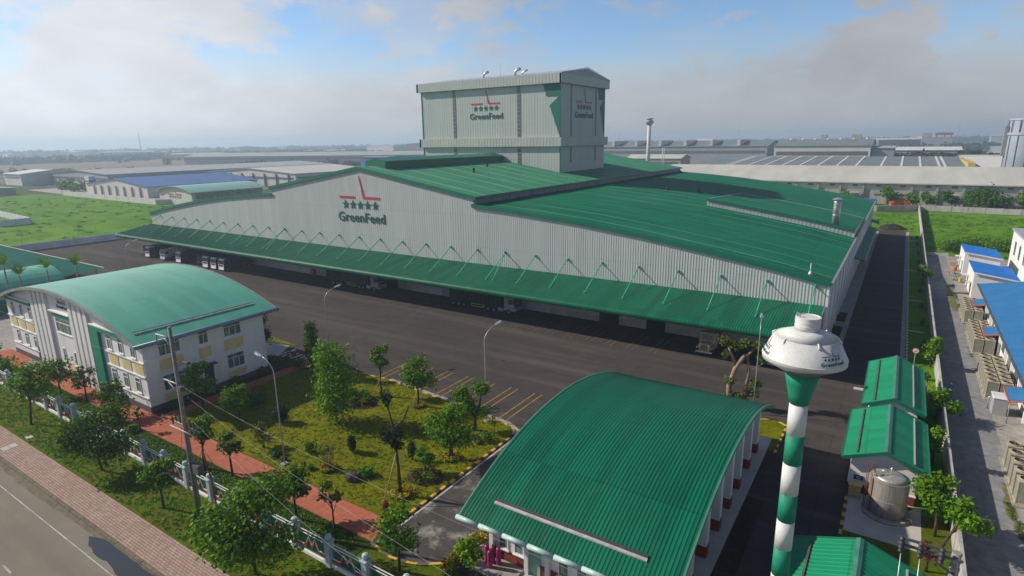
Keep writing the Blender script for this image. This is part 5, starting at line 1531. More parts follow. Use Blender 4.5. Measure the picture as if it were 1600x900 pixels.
def lamp_proto():
    t = thing('street_lamp', 'x', 'street lamp')
    mb = MB(); mb.tube([(0, 0, 0), (0, 0, 4), (0, 0, 9.2), (.12, 0, 9.75), (.5, 0, 10.2), (1.1, 0, 10.55), (1.7, 0, 10.75)], [.075, .06, .045, .042, .04, .038, .035], 10); mb.build('pole', 'lamp_metal', t)
    mb = MB()
    h = [(1.6, -.08, 10.66), (2.1, -.19, 10.76), (2.5, -.12, 10.86), (2.5, .12, 10.86), (2.1, .19, 10.76), (1.6, .08, 10.66)]
    mb.raw(h + [(x, y * .6, z + .16) for x, y, z in h], [(5, 4, 3, 2, 1, 0), (6, 7, 8, 9, 10, 11)] + [(i, (i + 1) % 6, 6 + (i + 1) % 6, 6 + i) for i in range(6)])
    mb.build('lamp_head', 'galvanised', t)
    mb = MB(); mb.bbox(-.3, .3, -.3, .3, 0, .12, .04); mb.build('footing', 'concrete', t)
    return t
lp = lamp_proto()
move_first(lp, (-35.3, 48.05, .08), R(78), 'grey street lamp by the yellow parking bays at the garden edge near the guard house', 'street lamps')
for (x, y, rz, lab) in ((-64.2, 50.9, 78, 'grey street lamp rising behind the columnar tree at the office end of the parking bays'), (-46.6, 30.5, 180, 'grey street lamp on the garden lawn beside the red path, head turned to the office'), (-134, 57.2, 78, 'far grey street lamp beyond the office roof near the parked trucks'), (-11.0, 65.2, 100, 'grey street lamp by the gnarled multi-stemmed tree behind the guard house')):
    clone(lp, (x, y, .02 if y > 32 else .1), R(rz), lab, 'street lamps')

# round no-entry sign by the road
t = thing('road_sign', 'round red rimmed traffic sign on a striped post by the wall lawn', 'traffic sign', (4.0, 90.1, .09))
mb = MB(); mb.lathe([(.035, .09), (.035, 2.5)], (4.0, 90.1), 8); mb.build('post', ['far_beige'], t)
def disc(r, y, mat, name):
    mb = MB(); n = 24
    a = [(4.0 + r * math.cos(2 * PI * k / n), y, 2.45 + r * math.sin(2 * PI * k / n)) for k in range(n)]
    b = [(p[0], y + .012, p[2]) for p in a]
    mb.raw(a + b, [tuple(range(n)), tuple(range(2 * n - 1, n - 1, -1))] + [(k, (k + 1) % n, n + (k + 1) % n, n + k) for k in range(n)]); return mb.build(name, mat, t)
disc(.42, 90.02, 'red_paint', 'sign_disc'); disc(.31, 90.0, 'white_paint', 'sign_face')
mb = MB(); mb.box(3.82, 4.18, 89.985, 89.995, 2.33, 2.38); mb.hexa([(3.8, 89.985, 2.25), (3.87, 89.985, 2.25), (3.87, 89.995, 2.25), (3.8, 89.995, 2.25)], [(4.14, 89.985, 2.65), (4.2, 89.985, 2.65), (4.2, 89.995, 2.65), (4.14, 89.995, 2.65)]); mb.build('symbol', 'red_paint', t)

# ------------------------------------------------------------------ vehicles
def wheel_into(parent, x, y, r=.5, w=.3, axis='x'):
    mb = MB(); n = 16
    pr = [(0, r * .55), (0, r * .96), (.04, r), (w - .04, r), (w, r * .96), (w, r * .55)]
    v, f = [], []
    for d, q in pr:
        for k in range(n):
            a = 2 * PI * k / n
            p = (d - w / 2, q * math.cos(a), q * math.sin(a))
            v.append((x + p[0], y + p[1], r + p[2]) if axis == 'x' else (x + p[1], y + p[0], r + p[2]))
    for i in range(len(pr) - 1):
        for k in range(n): j = (k + 1) % n; f.append((i * n + k, i * n + j, (i + 1) * n + j, (i + 1) * n + k))
    mb.raw(v, f, 0)
    mb.raw(v[:n], [tuple(range(n))], 1); mb.raw(v[-n:], [tuple(range(n))], 1)
    return mb.build('wheel', ['tyre', 'wheel_hub'], parent)
def cab_into(t, y0, mat, w=2.3, z0=.55, h=2.35, l=1.9, front=None):
    """flat-fronted lorry cab, nose at y0 facing -y"""
    a = w / 2
    mb = MB()
    prof = [(y0, z0), (y0 + l, z0), (y0 + l, z0 + h), (y0 + .45, z0 + h), (y0 + .12, z0 + h * .92), (y0, z0 + h * .5)]
    mb.prism(prof, 0, -a, a)
    c = mb.build('cab', mat, t)
    mb = MB(); mb.hexa([(-a + .14, y0 - .012, z0 + h * .52), (a - .14, y0 - .012, z0 + h * .52), (a - .14, y0 + .02, z0 + h * .52), (-a + .14, y0 + .02, z0 + h * .52)], [(-a + .2, y0 + .085, z0 + h * .9), (a - .2, y0 + .085, z0 + h * .9), (a - .2, y0 + .14, z0 + h * .9), (-a + .2, y0 + .14, z0 + h * .9)]); mb.build('windscreen', 'truck_glass', c)
    for s in (-1, 1):
        lo, hi = sorted((s * a, s * (a + .012))); mb = MB(); mb.box(lo, hi, y0 + .3, y0 + 1.2, z0 + h * .5, z0 + h * .85); mb.build('side_window', 'truck_glass', c)
        mb = MB(); mb.box(s * (a - .3) - .2, s * (a - .3) + .2, y0 - .05, y0 + .02, z0 + .12, z0 + .34); mb.build('headlight', 'white_paint', c)
        lo, hi = sorted((s * (a + .02), s * (a + .2))); mb = MB(); mb.box(lo, hi, y0 + .02, y0 + .1, z0 + h * .55, z0 + h * .8); mb.build('mirror', 'dark_metal', c)
    mb = MB(); mb.box(-a + .2, a - .2, y0 - .03, y0 - .002, z0 + h * .28, z0 + h * .46); mb.build('grille', 'dark_metal', c)
    if front:
        mb = MB(); mb.hexa([(-a + .03, y0 - .02, z0 + .05), (a - .03, y0 - .02, z0 + .05), (a - .03, y0 - .003, z0 + .05), (-a + .03, y0 - .003, z0 + .05)], [(-a + .03, y0 - .02, z0 + h * .50), (a - .03, y0 - .02, z0 + h * .50), (a - .03, y0 - .003, z0 + h * .48), (-a + .03, y0 - .003, z0 + h * .48)]); mb.build('front_panel', front, c)
        mb = MB(); mb.hexa([(-a + .02, y0 + .07, z0 + h * .90), (a - .02, y0 + .07, z0 + h * .90), (a - .02, y0 + .5, z0 + h * 1.0), (-a + .02, y0 + .5, z0 + h * 1.0)], [(-a + .02, y0 + .05, z0 + h * .95), (a - .02, y0 + .05, z0 + h * .95), (a - .02, y0 + .5, z0 + h * 1.06), (-a + .02, y0 + .5, z0 + h * 1.06)]); mb.build('sun_visor', front, c)
    mb = MB(); mb.bbox(-a, a, y0 - .12, y0 - .005, z0 - .15, z0 + .1, .03); mb.build('bumper', front or mat, t)
    return c
def truck_proto(name, cab, body, cargo='box', L=7.6, front=None):
    t = thing(name, 'x', 'truck')
    cab_into(t, 0, cab, front=front)
    mb = MB(); mb.box(-.45, .45, .4, L, .55, .8); mb.build('chassis', 'dark_metal', t)
    if cargo == 'tank':
        mb = MB()
        pts = [(0, 2.15, 2.1), (0, 2.3, 2.1), (0, L - .2, 2.1), (0, L, 2.1)]
        mb.tube(pts, [.85, 1.12, 1.12, .85], 20); mb.box(-.7, .7, 2.4, L - .2, .82, 1.2)
        mb.build('tank', body, t)
        mb = MB()
        for yy in (3.4, 5.0, 6.4): mb.lathe([(.3, 3.15), (.3, 3.32)], (0, yy), 12)
        mb.build('hatch', 'galvanised', t)
    else:
        mb = MB(); mb.bbox(-1.2, 1.2, 2.1, L, .85, 2.75, .05); b = mb.build('cargo_box', body, t)
        mb = MB()
        for k in range(7): mb.box(-1.23, 1.23, 2.3 + k * (L - 2.6) / 6 - .05, 2.3 + k * (L - 2.6) / 6 + .05, .84, 2.79)
        mb.build('tarp_bow', 'cargo_dark', b)
    for yy in (.9, L - 2.3, L - 1.0):
        for s in (-1, 1): wheel_into(t, s * 1.0, yy, .5, .32)
    return t
pw = truck_proto('cargo_truck', 'truck_blue', 'cargo_dark', front='white_paint')
pb = truck_proto('cargo_truck', 'truck_blue', 'cargo_dark')
pt = truck_proto('tanker_truck', 'truck_white', 'roller_door', 'tank')
place = [(pb, -176.4, 'dark truck at the far end of the row under the canopy'), (pw, -172.6, 'second truck from the far end under the canopy, dark box and pale cab'), (pt, -164.6, 'white tanker truck with a rounded pale tank under the far canopy end'), (pw, -156.6, 'white fronted dark truck standing alone next to the tanker truck under the canopy'), (pb, -148.9, 'blue cab truck deep in the canopy shade between two white fronted trucks'), (pw, -144.0, 'white fronted truck with a tall dark box, third from the near end of the row'), (pw, -140.4, 'white fronted truck second from the near end of the row under the canopy'), (pw, -137.0, 'white fronted truck at the near end of the row of trucks under the canopy')]
seen = set()
for p, x, lab in place:
    y = 79.0 + (1.4 if p is pb else 0)
    if p.name in seen: clone(p, (x, y, .01), 0, lab, 'trucks parked under the canopy')
    else: seen.add(p.name); move_first(p, (x, y, .01), 0, lab, 'trucks parked under the canopy')
def semi_proto():
    t = thing('semi_trailer_truck', 'x', 'truck')      # nose towards -y, rotated when placed
    cab_into(t, 0, 'far_grey', 2.4, .75, 2.5, 2.1)
    mb = MB(); mb.box(-.5, .5, .5, 6.2, .65, .95); mb.build('chassis', 'dark_metal', t)
    mb = MB(); mb.bbox(-1.24, 1.24, 2.7, 14.6, 1.2, 3.3, .05); b = mb.build('trailer_box', 'cargo_dark', t)
    mb = MB()
    for k in range(13): mb.box(-1.28, 1.28, 2.9 + k * .96 - .05, 2.9 + k * .96 + .05, 1.19, 3.33)
    mb.build('tarp_bow', 'cargo_green', b)
    for s in (-1, 1):
        lo, hi = sorted((s * 1.05, s * 1.2))
        mb = MB(); mb.box(lo, hi, 6.6, 9.4, .55, .66); mb.box(lo, hi, 6.6, 9.4, 1.0, 1.1); mb.box(lo, hi, 6.6, 6.75, .66, 1.0); mb.box(lo, hi, 9.25, 9.4, .66, 1.0); mb.build('side_guard', 'yellow_paint', t)
        mb = MB(); lo, hi = sorted((s * .7, s * 1.15)); mb.bbox(lo, hi, 2.4, 3.6, .5, 1.05, .08); mb.build('fuel_tank', 'galvanised', t)
        for yy in (1.2, 4.4, 5.6, 11.1, 12.4, 13.7): wheel_into(t, s * 1.05, yy, .52, .34)
    return t
sp_ = semi_proto()
move_first(sp_, (-54.6, 84.6, .01), R(90), 'dark semi trailer truck under the canopy, nearer the water tower of the two', 'semi trailers under the canopy')
clone(sp_, (-88.0, 84.6, .01), R(90), 'dark semi trailer truck under the canopy, nearer the row of parked trucks', 'semi trailers under the canopy')
# old tan works truck facing the yard
t = thing('works_truck', 'old tan bonneted works truck in the shade of the canopy facing the yard', 'truck', (-20.8, 80.6, .01))
pos = (-20.8, 80.6)
def loc(mb): mb.v = [(a + pos[0], b + pos[1], c + .01) for a, b, c in mb.v]; return mb
mb = MB(); mb.bbox(-.75, .75, 0, 1.5, .7, 1.75, .08); loc(mb).build('bonnet', 'tan_paint', t)
mb = MB()
for k in range(5): mb.box(-.5, .5, -.04, -.002, .85 + k * .16, .93 + k * .16)
loc(mb).build('grille', 'dark_metal', t)
mb = MB(); mb.bbox(-1.15, 1.15, -.25, -.05, .5, .75, .04); loc(mb).build('bumper', 'tan_paint', t)
for s in (-1, 1):
    mb = MB(); mb.bbox(s * .95 - .25, s * .95 + .25, .1, 1.4, 1.0, 1.2, .05); loc(mb).build('mudguard', 'tan_paint', t)
    mb = MB(); mb.bbox(s * .62 - .1, s * .62 + .1, -.06, 0.0, 1.4, 1.6, .02); loc(mb).build('headlight', 'white_paint', t)
mb = MB(); mb.prism([(1.5, .7), (3.1, .7), (3.1, 2.9), (1.8, 2.9), (1.5, 1.8)], 0, -1.1, 1.1); loc(mb); cab_ = mb.build('cab', 'tan_paint', t)
mb = MB(); mb.hexa([(-.95, 1.48, 1.85), (.95, 1.48, 1.85), (.95, 1.52, 1.85), (-.95, 1.52, 1.85)], [(-.9, 1.76, 2.75), (.9, 1.76, 2.75), (.9, 1.8, 2.75), (-.9, 1.8, 2.75)]); loc(mb).build('windscreen', 'truck_glass', cab_)
mb = MB(); mb.hexa([(-1.0, 3.2, .95), (1.0, 3.2, .95), (1.0, 7.0, .95), (-1.0, 7.0, .95)], [(-1.3, 3.2, 2.4), (1.3, 3.2, 2.4), (1.3, 7.0, 2.4), (-1.3, 7.0, 2.4)]); loc(mb).build('tipper_body', 'tan_paint', t)
mb = MB(); mb.tube([(-.6, 3.0, 2.9), (-.6, 1.2, 3.6)], .07, 6); mb.tube([(.6, 3.0, 2.9), (.6, 1.2, 3.6)], .07, 6); mb.tube([(-.6, 1.2, 3.6), (.6, 1.2, 3.6)], .07, 6); loc(mb).build('rack', 'grey_metal', t)
mb = MB(); mb.box(-.4, .4, .2, 7.0, .5, .68); loc(mb).build('chassis', 'dark_metal', t)
for yy in (.75, 5.0, 6.1):
    for s in (-1, 1):
        w_ = wheel_into(t, pos[0] + s * 1.0, pos[1] + yy, .52, .34)
# white van partly behind the tower bowl
t = thing('parked_van', 'white van in the canopy shade just beside the water tower bowl', 'van', (-12.3, 80.9, .01))
pos = (-12.3, 80.9)
mb = MB(); mb.prism([(0, .35), (4.4, .35), (4.4, 1.95), (1.3, 1.95), (.75, 1.2), (.05, 1.0)], 0, -.9, .9); body_ = loc(mb).build('body', 'truck_white', t)
mb = MB(); mb.hexa([(-.78, .74, 1.22), (.78, .74, 1.22), (.78, .8, 1.2), (-.78, .8, 1.2)], [(-.7, 1.23, 1.88), (.7, 1.23, 1.88), (.7, 1.29, 1.86), (-.7, 1.29, 1.86)]); loc(mb).build('windscreen', 'truck_glass', t)
for s in (-1, 1):
    lo, hi = sorted((s * .9, s * .912)); mb = MB(); mb.box(lo, hi, 1.4, 4.1, 1.25, 1.8); loc(mb).build('side_window', 'truck_glass', t)
    mb = MB(); mb.bbox(s * .65 - .16, s * .65 + .16, -.03, .04, .7, .9, .02); loc(mb).build('headlight', 'far_grey', t)
    for yy in (.85, 3.5): wheel_into(t, pos[0] + s * .8, pos[1] + yy, .33, .2)
mb = MB(); mb.bbox(-.88, .88, -.08, .02, .3, .55, .03); loc(mb).build('bumper', 'far_grey', t)
# scooter by the crossing
t = thing('motor_scooter', 'red and white motor scooter parked by the zebra crossing', 'scooter', (-71.4, 49.2, .05))
pos = (-71.4, 49.2)
for yy in (0, 1.2):
    w_ = wheel_into(t, pos[0], pos[1] + yy, .26, .12)
mb = MB(); mb.prism([(.25, .25), (.9, .25), (1.35, .5), (1.45, .78), (.75, .74), (.65, .4), (.3, .4), (.18, .95), (.05, .95), (.1, .4)], 0, -.16, .16); loc(mb).build('body', 'red_paint', t)
mb = MB(); mb.bbox(-.15, .15, .7, 1.45, .79, .9, .04); loc(mb).build('seat', 'white_paint', t)
mb = MB(); mb.tube([(-.35, .2, 1.05), (.35, .2, 1.05)], .03, 6); mb.tube([(0, .12, .9), (0, .2, 1.05)], .04, 6); loc(mb).build('handlebar', 'dark_metal', t)

# ------------------------------------------------------------------ plant along the lane
def ac_proto():
    t = thing('air_conditioner', 'x', 'air conditioner')
    mb = MB()
    for x in (-.55, .49): 
        for y in (-.62, .56): mb.box(x, x + .06, y, y + .06, 0, 2.1)
    mb.box(-.5, .5, -.57, .57, .12, 2.0); mb.box(-.56, .56, -.63, .63, 0, .12); mb.box(-.56, .56, -.63, .63, 2.0, 2.1)
    c = mb.build('cabinet', 'ac_beige', t)
    mb = MB()
    for k in range(11):
        x = -.44 + k * .085
        mb.box(x, x + .035, -.60, -.571, .25, 1.9)
    for k in range(11):
        y = -.5 + k * .095
        mb.box(-.53, -.501, y, y + .04, .25, 1.9); mb.box(.501, .53, y, y + .04, .25, 1.9)
    mb.build('grille', 'far_olive', c)
    mb = MB(); mb.lathe([(.50, 2.1), (.47, 2.22), (.44, 2.22), (.44, 2.11)], (0, 0), 20, caps=(True, False)); mb.build('fan_shroud', 'ac_beige', t)
    mb = MB(); mb.lathe([(.43, 2.103), (.43, 2.125)], (0, 0), 20)
    mb.build('fan_well', 'shadow_opening', t)
    mb = MB()
    for k in range(4):
        a = k * PI / 2
        mb.raw([(.06 * math.cos(a), .06 * math.sin(a), 2.15), (.36 * math.cos(a - .3), .36 * math.sin(a - .3), 2.14), (.36 * math.cos(a + .25), .36 * math.sin(a + .25), 2.19)], [(0, 1, 2)])
    mb.lathe([(.08, 2.13), (.08, 2.2)], (0, 0), 8); mb.build('fan', 'plinth_grey', t)
    return t
ac = ac_proto(); first = True
clusters = [('the nearest cluster', 59.3, 5, 1.72), ('the cluster behind the grey box', 83.6, 7, 1.62), ('the second farthest cluster', 101.2, 7, 1.62), ('the farthest cluster', 117.8, 6, 1.6)]
ordn = ['first', 'second', 'third', 'fourth', 'fifth', 'sixth', 'seventh']
for cname, y0, n, pitch in clusters:
    for r_ in range(n):
        for c_ in range(2):
            x = 11.45 + c_ * 1.25; y = y0 + r_ * pitch
            lab = 'beige fan unit, %s row of %s, %s side' % (ordn[r_], cname, 'lane' if c_ == 0 else 'building')
            if first: move_first(ac, (x, y, .16), 0, lab, 'air conditioning units along the lane'); first = False
            else: clone(ac, (x, y, .16), 0, lab, 'air conditioning units along the lane')
    structure_o = slab('equipment_slab', rect(10.75, 14.4, y0 - .9, y0 + n * pitch - .4), .16, 'concrete', 0.0)
t = thing('control_box', 'grey metal control box by the lane between two air conditioner clusters', 'cabinet', (11.7, 79.5, .04))
mb = MB(); mb.bbox(11.1, 12.4, 78.6, 80.6, .04, 1.9, .05); mb.build('body', 'far_grey', t)
mb = MB(); mb.bbox(11.04, 12.46, 78.54, 80.66, 1.905, 1.98, .03); mb.build('lid', 'wall_blue_grey', t)
mb = MB(); mb.tube([(10.9, 80.2, .04), (10.9, 80.2, 1.4), (11.1, 80.2, 1.5)], .08, 8); mb.build('pipe', 'galvanised', t)

# blue roofed buildings
bb = thing('blue_roof_workshop', 'large workshop with a long blue ribbed roof to the right of the lane', 'workshop', (25, 90, 0))
mb = MB(); mb.prism([(13.9, 0), (46, 0), (46, 4.6), (30, 7.6), (13.9, 4.6)], 1, 40, 126); mb.build('wall', 'white_render', bb)
mb = MB(); ribbed(mb, 1, 39.5, 126.7, .5, lambda y: [(12.85, y, 4.85), (30, y, 8.0), (46.6, y, 4.85)], .035); rf = mb.build('roof', 'blue_roof', bb)
mb = MB(); mb.box(12.72, 12.88, 39.5, 126.7, 4.68, 4.92); mb.prism([(12.85, 4.7), (30, 7.85), (46, 4.7), (46, 4.84), (30, 7.99), (12.85, 4.84)], 1, 126.66, 126.78); mb.build('gutter', 'plinth_grey', rf)
for k in range(15):
    mb = MB(); mb.box(13.6, 13.88, 42 + k * 5.9, 42.4 + k * 5.9, 0, 4.6); mb.build('pilaster', 'white_render', bb)
for k in range(14):
    mb = MB(); mb.box(13.86, 13.9 - .01, 43.2 + k * 5.9, 47 + k * 5.9, 1.4, 3.2); mb.build('window', 'window_glass', bb)
for y0 in (76.5, 101.8, 119.5):
    mb = MB(); ribbed(mb, 1, y0, y0 + 4.4, .4, lambda y: [(12.1, y, 2.55), (13.85, y, 2.95)], .03); aw = mb.build('awning', 'blue_roof', bb)
    mb = MB(); mb.box(12.02, 12.1, y0 - .06, y0 + 4.46, 2.45, 2.62)
    for yy in (y0 - .06, y0 + 4.4): mb.hexa([(12.1, yy, 2.45), (13.85, yy, 2.85), (13.85, yy + .06, 2.85), (12.1, yy + .06, 2.45)], [(12.1, yy, 2.62), (13.85, yy, 3.0), (13.85, yy + .06, 3.0), (12.1, yy + .06, 2.62)])
    mb.build('awning_edge', 'tarp_orange', aw)
    mb = MB()
    for yy in (y0 + .1, y0 + 4.2): mb.tube([(12.2, yy, .05), (12.2, yy, 2.5)], .05, 6)
    mb.build('awning_post', 'grey_metal', aw)
def small_house(label, y0, y1, x1, yo):
    t = thing('blue_roof_house', label, 'house', (16.5, (y0 + y1) / 2, 0))
    za, zb = 5.0, 4.0
    mb = MB(); mb.prism([(13.1, 0), (x1 - .2, 0), (x1 - .2, zb - .1), (13.1, za - .1)], 1, y0 + .3, y1 - .3); mb.build('wall', 'white_render', t)
    mb = MB(); ribbed(mb, 1, y0, y1, .5, lambda y: [(12.95, y, za), (x1 + .2, y, zb)], .035); rf = mb.build('roof', 'blue_roof_bright', t)
    mb = MB(); mb.hexa([(12.95, y0 - .05, za - .2), (x1 + .2, y0 - .05, zb - .2), (x1 + .2, y0 + .05, zb - .2), (12.95, y0 + .05, za - .2)], [(12.95, y0 - .05, za + .05), (x1 + .2, y0 - .05, zb + .05), (x1 + .2, y0 + .05, zb + .05), (12.95, y0 + .05, za + .05)]); mb.build('verge_trim', 'white_paint', rf)
    for yy in (y0 + 2.5, y1 - 4):
        mb = MB(); mb.box(12.1, 13.08, yy, yy + 1.6, 2.5, 2.62); mb.build('door_hood', 'far_white', t)
        mb = MB(); mb.box(13.04, 13.09, yy + .2, yy + 1.3, .05, 2.2); mb.build('door', 'plinth_grey', t)
    return t
small_house('white house with a single blue sloping roof next to the long blue workshop', 136.4, 149.8, 19.7, 0)
small_house('farther white house with a single blue sloping roof by the green field', 159.6, 172.4, 19.5, 0)
t = thing('white_block', 'white building at the right edge beside the blue roofed houses', 'building', (32, 160, 0))
mb = MB(); mb.box(22.6, 42, 140, 176, 0, 8.4); mb.build('wall', 'white_render', t)
mb = MB(); mb.box(22.3, 42.3, 139.7, 176.3, 8.4, 8.8); mb.build('roof_slab', 'far_grey', t)
for k in range(5):
    mb = MB(); mb.box(22.55, 22.595, 143 + k * 6.5, 145 + k * 6.5, 3.5, 6.5); mb.build('window', 'window_glass', t)
# clutter at the lane's far end
for (x, y, s, m, nm, lab, cat) in ((11.9, 170, 1.0, 'ac_beige', 'crate', 'tan wooden crate beyond the orange bins at the lane end', 'crate'), (12.0, 163.5, .9, 'tarp_orange', 'drum', 'orange drum by the wall of the farther blue roofed house', 'drum'), (12.3, 151, .8, 'yellow_paint', 'drum', 'yellow drum beside the nearer blue roofed house', 'drum')):
    t = thing(nm, lab, cat, (x, y, .03))
    if nm == 'drum':
        mb = MB(); mb.lathe([(.42 * s, .03), (.44 * s, .06), (.42 * s, .4), (.44 * s, .43), (.42 * s, .8), (.44 * s, 1.1 * s)], (x, y), 18); mb.build('body', m, t)
        mb = MB(); mb.lathe([(.40 * s, 1.1 * s + .002), (.40 * s, 1.1 * s + .03)], (x, y), 18); mb.build('lid', m, t)
    else:
        mb = MB()
        for k in range(5): mb.box(x - .6, x + .6, y - .5, y + .5, .05 + k * .2, .05 + k * .2 + .16)
        for dx in (-.62, .56): mb.box(x + dx, x + dx + .06, y - .52, y - .46, .03, 1.1)
        mb.build('body', m, t)
t = thing('rubble_pile', 'heap of grey rubble and boards by the lane in front of the farthest house', 'rubble', (11.4, 157, 0))
mb = MB(); rg = random.Random(8)
for k in range(60):
    a = rg.uniform(-1, 1); b = rg.uniform(-5, 5); s = rg.uniform(.1, .35); z = .3 * max(0, 1 - abs(a)) 
    mb.bbox(11.4 + a - s, 11.4 + a + s, 157 + b - s, 157 + b + s * .6, 0.0, .15 + z + s * .5, s * .25)
mb.build('rubble', 'concrete', t)

# person walking on the lane
def person(x, y, label, rz):
    t = thing('person', label, 'person', (x, y, .01))
    bm = bmesh.new()
    J = dict(pel=(0, 0, .92), sp=(0, 0, 1.15), ch=(0, 0.01, 1.36), nk=(0, 0.0, 1.50), hd=(0, -.02, 1.58), ht=(0, -.01, 1.72),
             hl=(.10, 0, .88), kl=(.11, -.06, .50), al=(.11, .06, .09), fl=(.12, -.10, .04), hr=(-.10, 0, .88), kr=(-.11, .02, .50), ar=(-.11, .22, .12), fr=(-.12, .10, .04),
             sl=(.19, 0, 1.42), el=(.25, .03, 1.14), wl=(.25, -.12, .92), ml=(.25, -.18, .84), sr=(-.19, 0, 1.42), er=(-.25, .06, 1.14), wr=(-.26, .10, .90), mr=(-.26, .10, .81))
    RAD = dict(pel=.15, sp=.135, ch=.15, nk=.058, hd=.085, ht=.085, hl=.095, kl=.065, al=.042, fl=.04, hr=.095, kr=.065, ar=.042, fr=.04, sl=.062, el=.046, wl=.034, ml=.035, sr=.062, er=.046, wr=.034, mr=.035)
    E = [('pel', 'sp'), ('sp', 'ch'), ('ch', 'nk'), ('nk', 'hd'), ('hd', 'ht'), ('pel', 'hl'), ('hl', 'kl'), ('kl', 'al'), ('al', 'fl'), ('pel', 'hr'), ('hr', 'kr'), ('kr', 'ar'), ('ar', 'fr'), ('ch', 'sl'), ('sl', 'el'), ('el', 'wl'), ('wl', 'ml'), ('ch', 'sr'), ('sr', 'er'), ('er', 'wr'), ('wr', 'mr')]
    names = list(J); me = bpy.data.meshes.new('body')
    me.from_pydata([J[n] for n in names], [(names.index(a), names.index(b)) for a, b in E], [])
    o = bpy.data.objects.new('body', me); COL.objects.link(o)
    sk = o.modifiers.new('skin', 'SKIN'); o.modifiers.new('sub', 'SUBSURF').levels = 1
    for i, n in enumerate(names):
        me.skin_vertices[0].data[i].radius = (RAD[n], RAD[n] * .8)
    me.skin_vertices[0].data[names.index('pel')].use_root = True
    dg = bpy.context.evaluated_depsgraph_get()
    me2 = bpy.data.meshes.new_from_object(o.evaluated_get(dg)); bpy.data.objects.remove(o)
    for m in ('skin', 'shirt_blue', 'trousers_dark'): me2.materials.append(MATS[m])
    for p in me2.polygons:
        z = p.center.z; p.use_smooth = True
        p.material_index = 2 if z < .95 else (1 if (z < 1.47 and not (abs(p.center.x) > .2 and z < 1.1)) else 0)
    c, s = math.cos(rz), math.sin(rz)
    for v in me2.vertices: v.co = Vector((x + v.co.x * c - v.co.y * s, y + v.co.x * s + v.co.y * c, v.co.z + .01))
    b = bpy.data.objects.new('body', me2); COL.objects.link(b); attach(b, t)
    mb = MB(); mb.lathe([(.088, 1.60), (.098, 1.66), (.09, 1.73), (.05, 1.775), (.01, 1.785)], (x, y + .012), 14); mb.build('hair', 'hair_black', t)
    return t
person(7.6, 82.3, 'person in a bright blue top and dark trousers walking in the lane by the wall', R(10))
# ------------------------------------------------------------------ neighbouring and far buildings
def hall(name, label, cat, x0, x1, y0, y1, ze, zr, ridge='x', wall='far_grey', roof='far_beige', rz=0.0, group=None, windows=True, doors=0, strips=None, over=.8):
    """gabled hall; ridge along x or y"""
    cx, cyy = (x0 + x1) / 2, (y0 + y1) / 2
    t = thing(name, label, cat, (cx, cyy, 0), group)
    c, s = math.cos(rz), math.sin(rz)
    def tf(mb):
        mb.v = [(cx + (a - cx) * c - (b - cyy) * s, cyy + (a - cx) * s + (b - cyy) * c, z) for a, b, z in mb.v]; return mb
    mb = MB()
    if ridge == 'x': mb.prism([(y0, -.1), (y1, -.1), (y1, ze), (cyy, zr), (y0, ze)], 0, x0, x1)
    else: mb.prism([(x0, -.1), (x1, -.1), (x1, ze), (cx, zr), (x0, ze)], 1, y0, y1)
    tf(mb).build('wall', wall, t)
    k = (zr - ze) / ((y1 - y0) / 2 if ridge == 'x' else (x1 - x0) / 2)
    mb = MB(); th = .35
    if ridge == 'x': mb.prism([(y0 - over, ze - over * k + .02), (cyy, zr + .02), (y1 + over, ze - over * k + .02), (y1 + over, ze - over * k + th), (cyy, zr + th), (y0 - over, ze - over * k + th)], 0, x0 - over, x1 + over)
    else: mb.prism([(x0 - over, ze - over * k + .02), (cx, zr + .02), (x1 + over, ze - over * k + .02), (x1 + over, ze - over * k + th), (cx, zr + th), (x0 - over, ze - over * k + th)], 1, y0 - over, y1 + over)
    rf = tf(mb).build('roof', roof, t)
    if windows:
        mb = MB()
        if ridge == 'x': mb.box(x0 + 2, x1 - 2, y0 - .12, y0 - .02, ze * .62, ze * .78)
        else: mb.box(x1 + .02, x1 + .12, y0 + 2, y1 - 2, ze * .62, ze * .78); mb.box(x0 + 2, x1 - 2, y0 - .12, y0 - .02, ze * .55, ze * .72)
        tf(mb).build('window_band', 'dark_window_strip', t)
    for i in range(doors):
        x = x0 + (x1 - x0) * (i + .5) / doors
        mb = MB(); mb.box(x - 2, x + 2, y0 - .16, y0 - .03, 0, ze * .5); tf(mb).build('door', 'plinth_grey', t)
    if strips:
        mb = MB()
        for x in strips:
            if ridge == 'x':
                mb.hexa([(x, y0 - over, ze - over * k + th + .02), (x + 1.1, y0 - over, ze - over * k + th + .02), (x + 1.1, cyy, zr + th + .02), (x, cyy, zr + th + .02)], [(x, y0 - over, ze - over * k + th + .2), (x + 1.1, y0 - over, ze - over * k + th + .2), (x + 1.1, cyy, zr + th + .2), (x, cyy, zr + th + .2)])
        tf(mb).build('skylight_strip', 'far_white', rf)
    return t

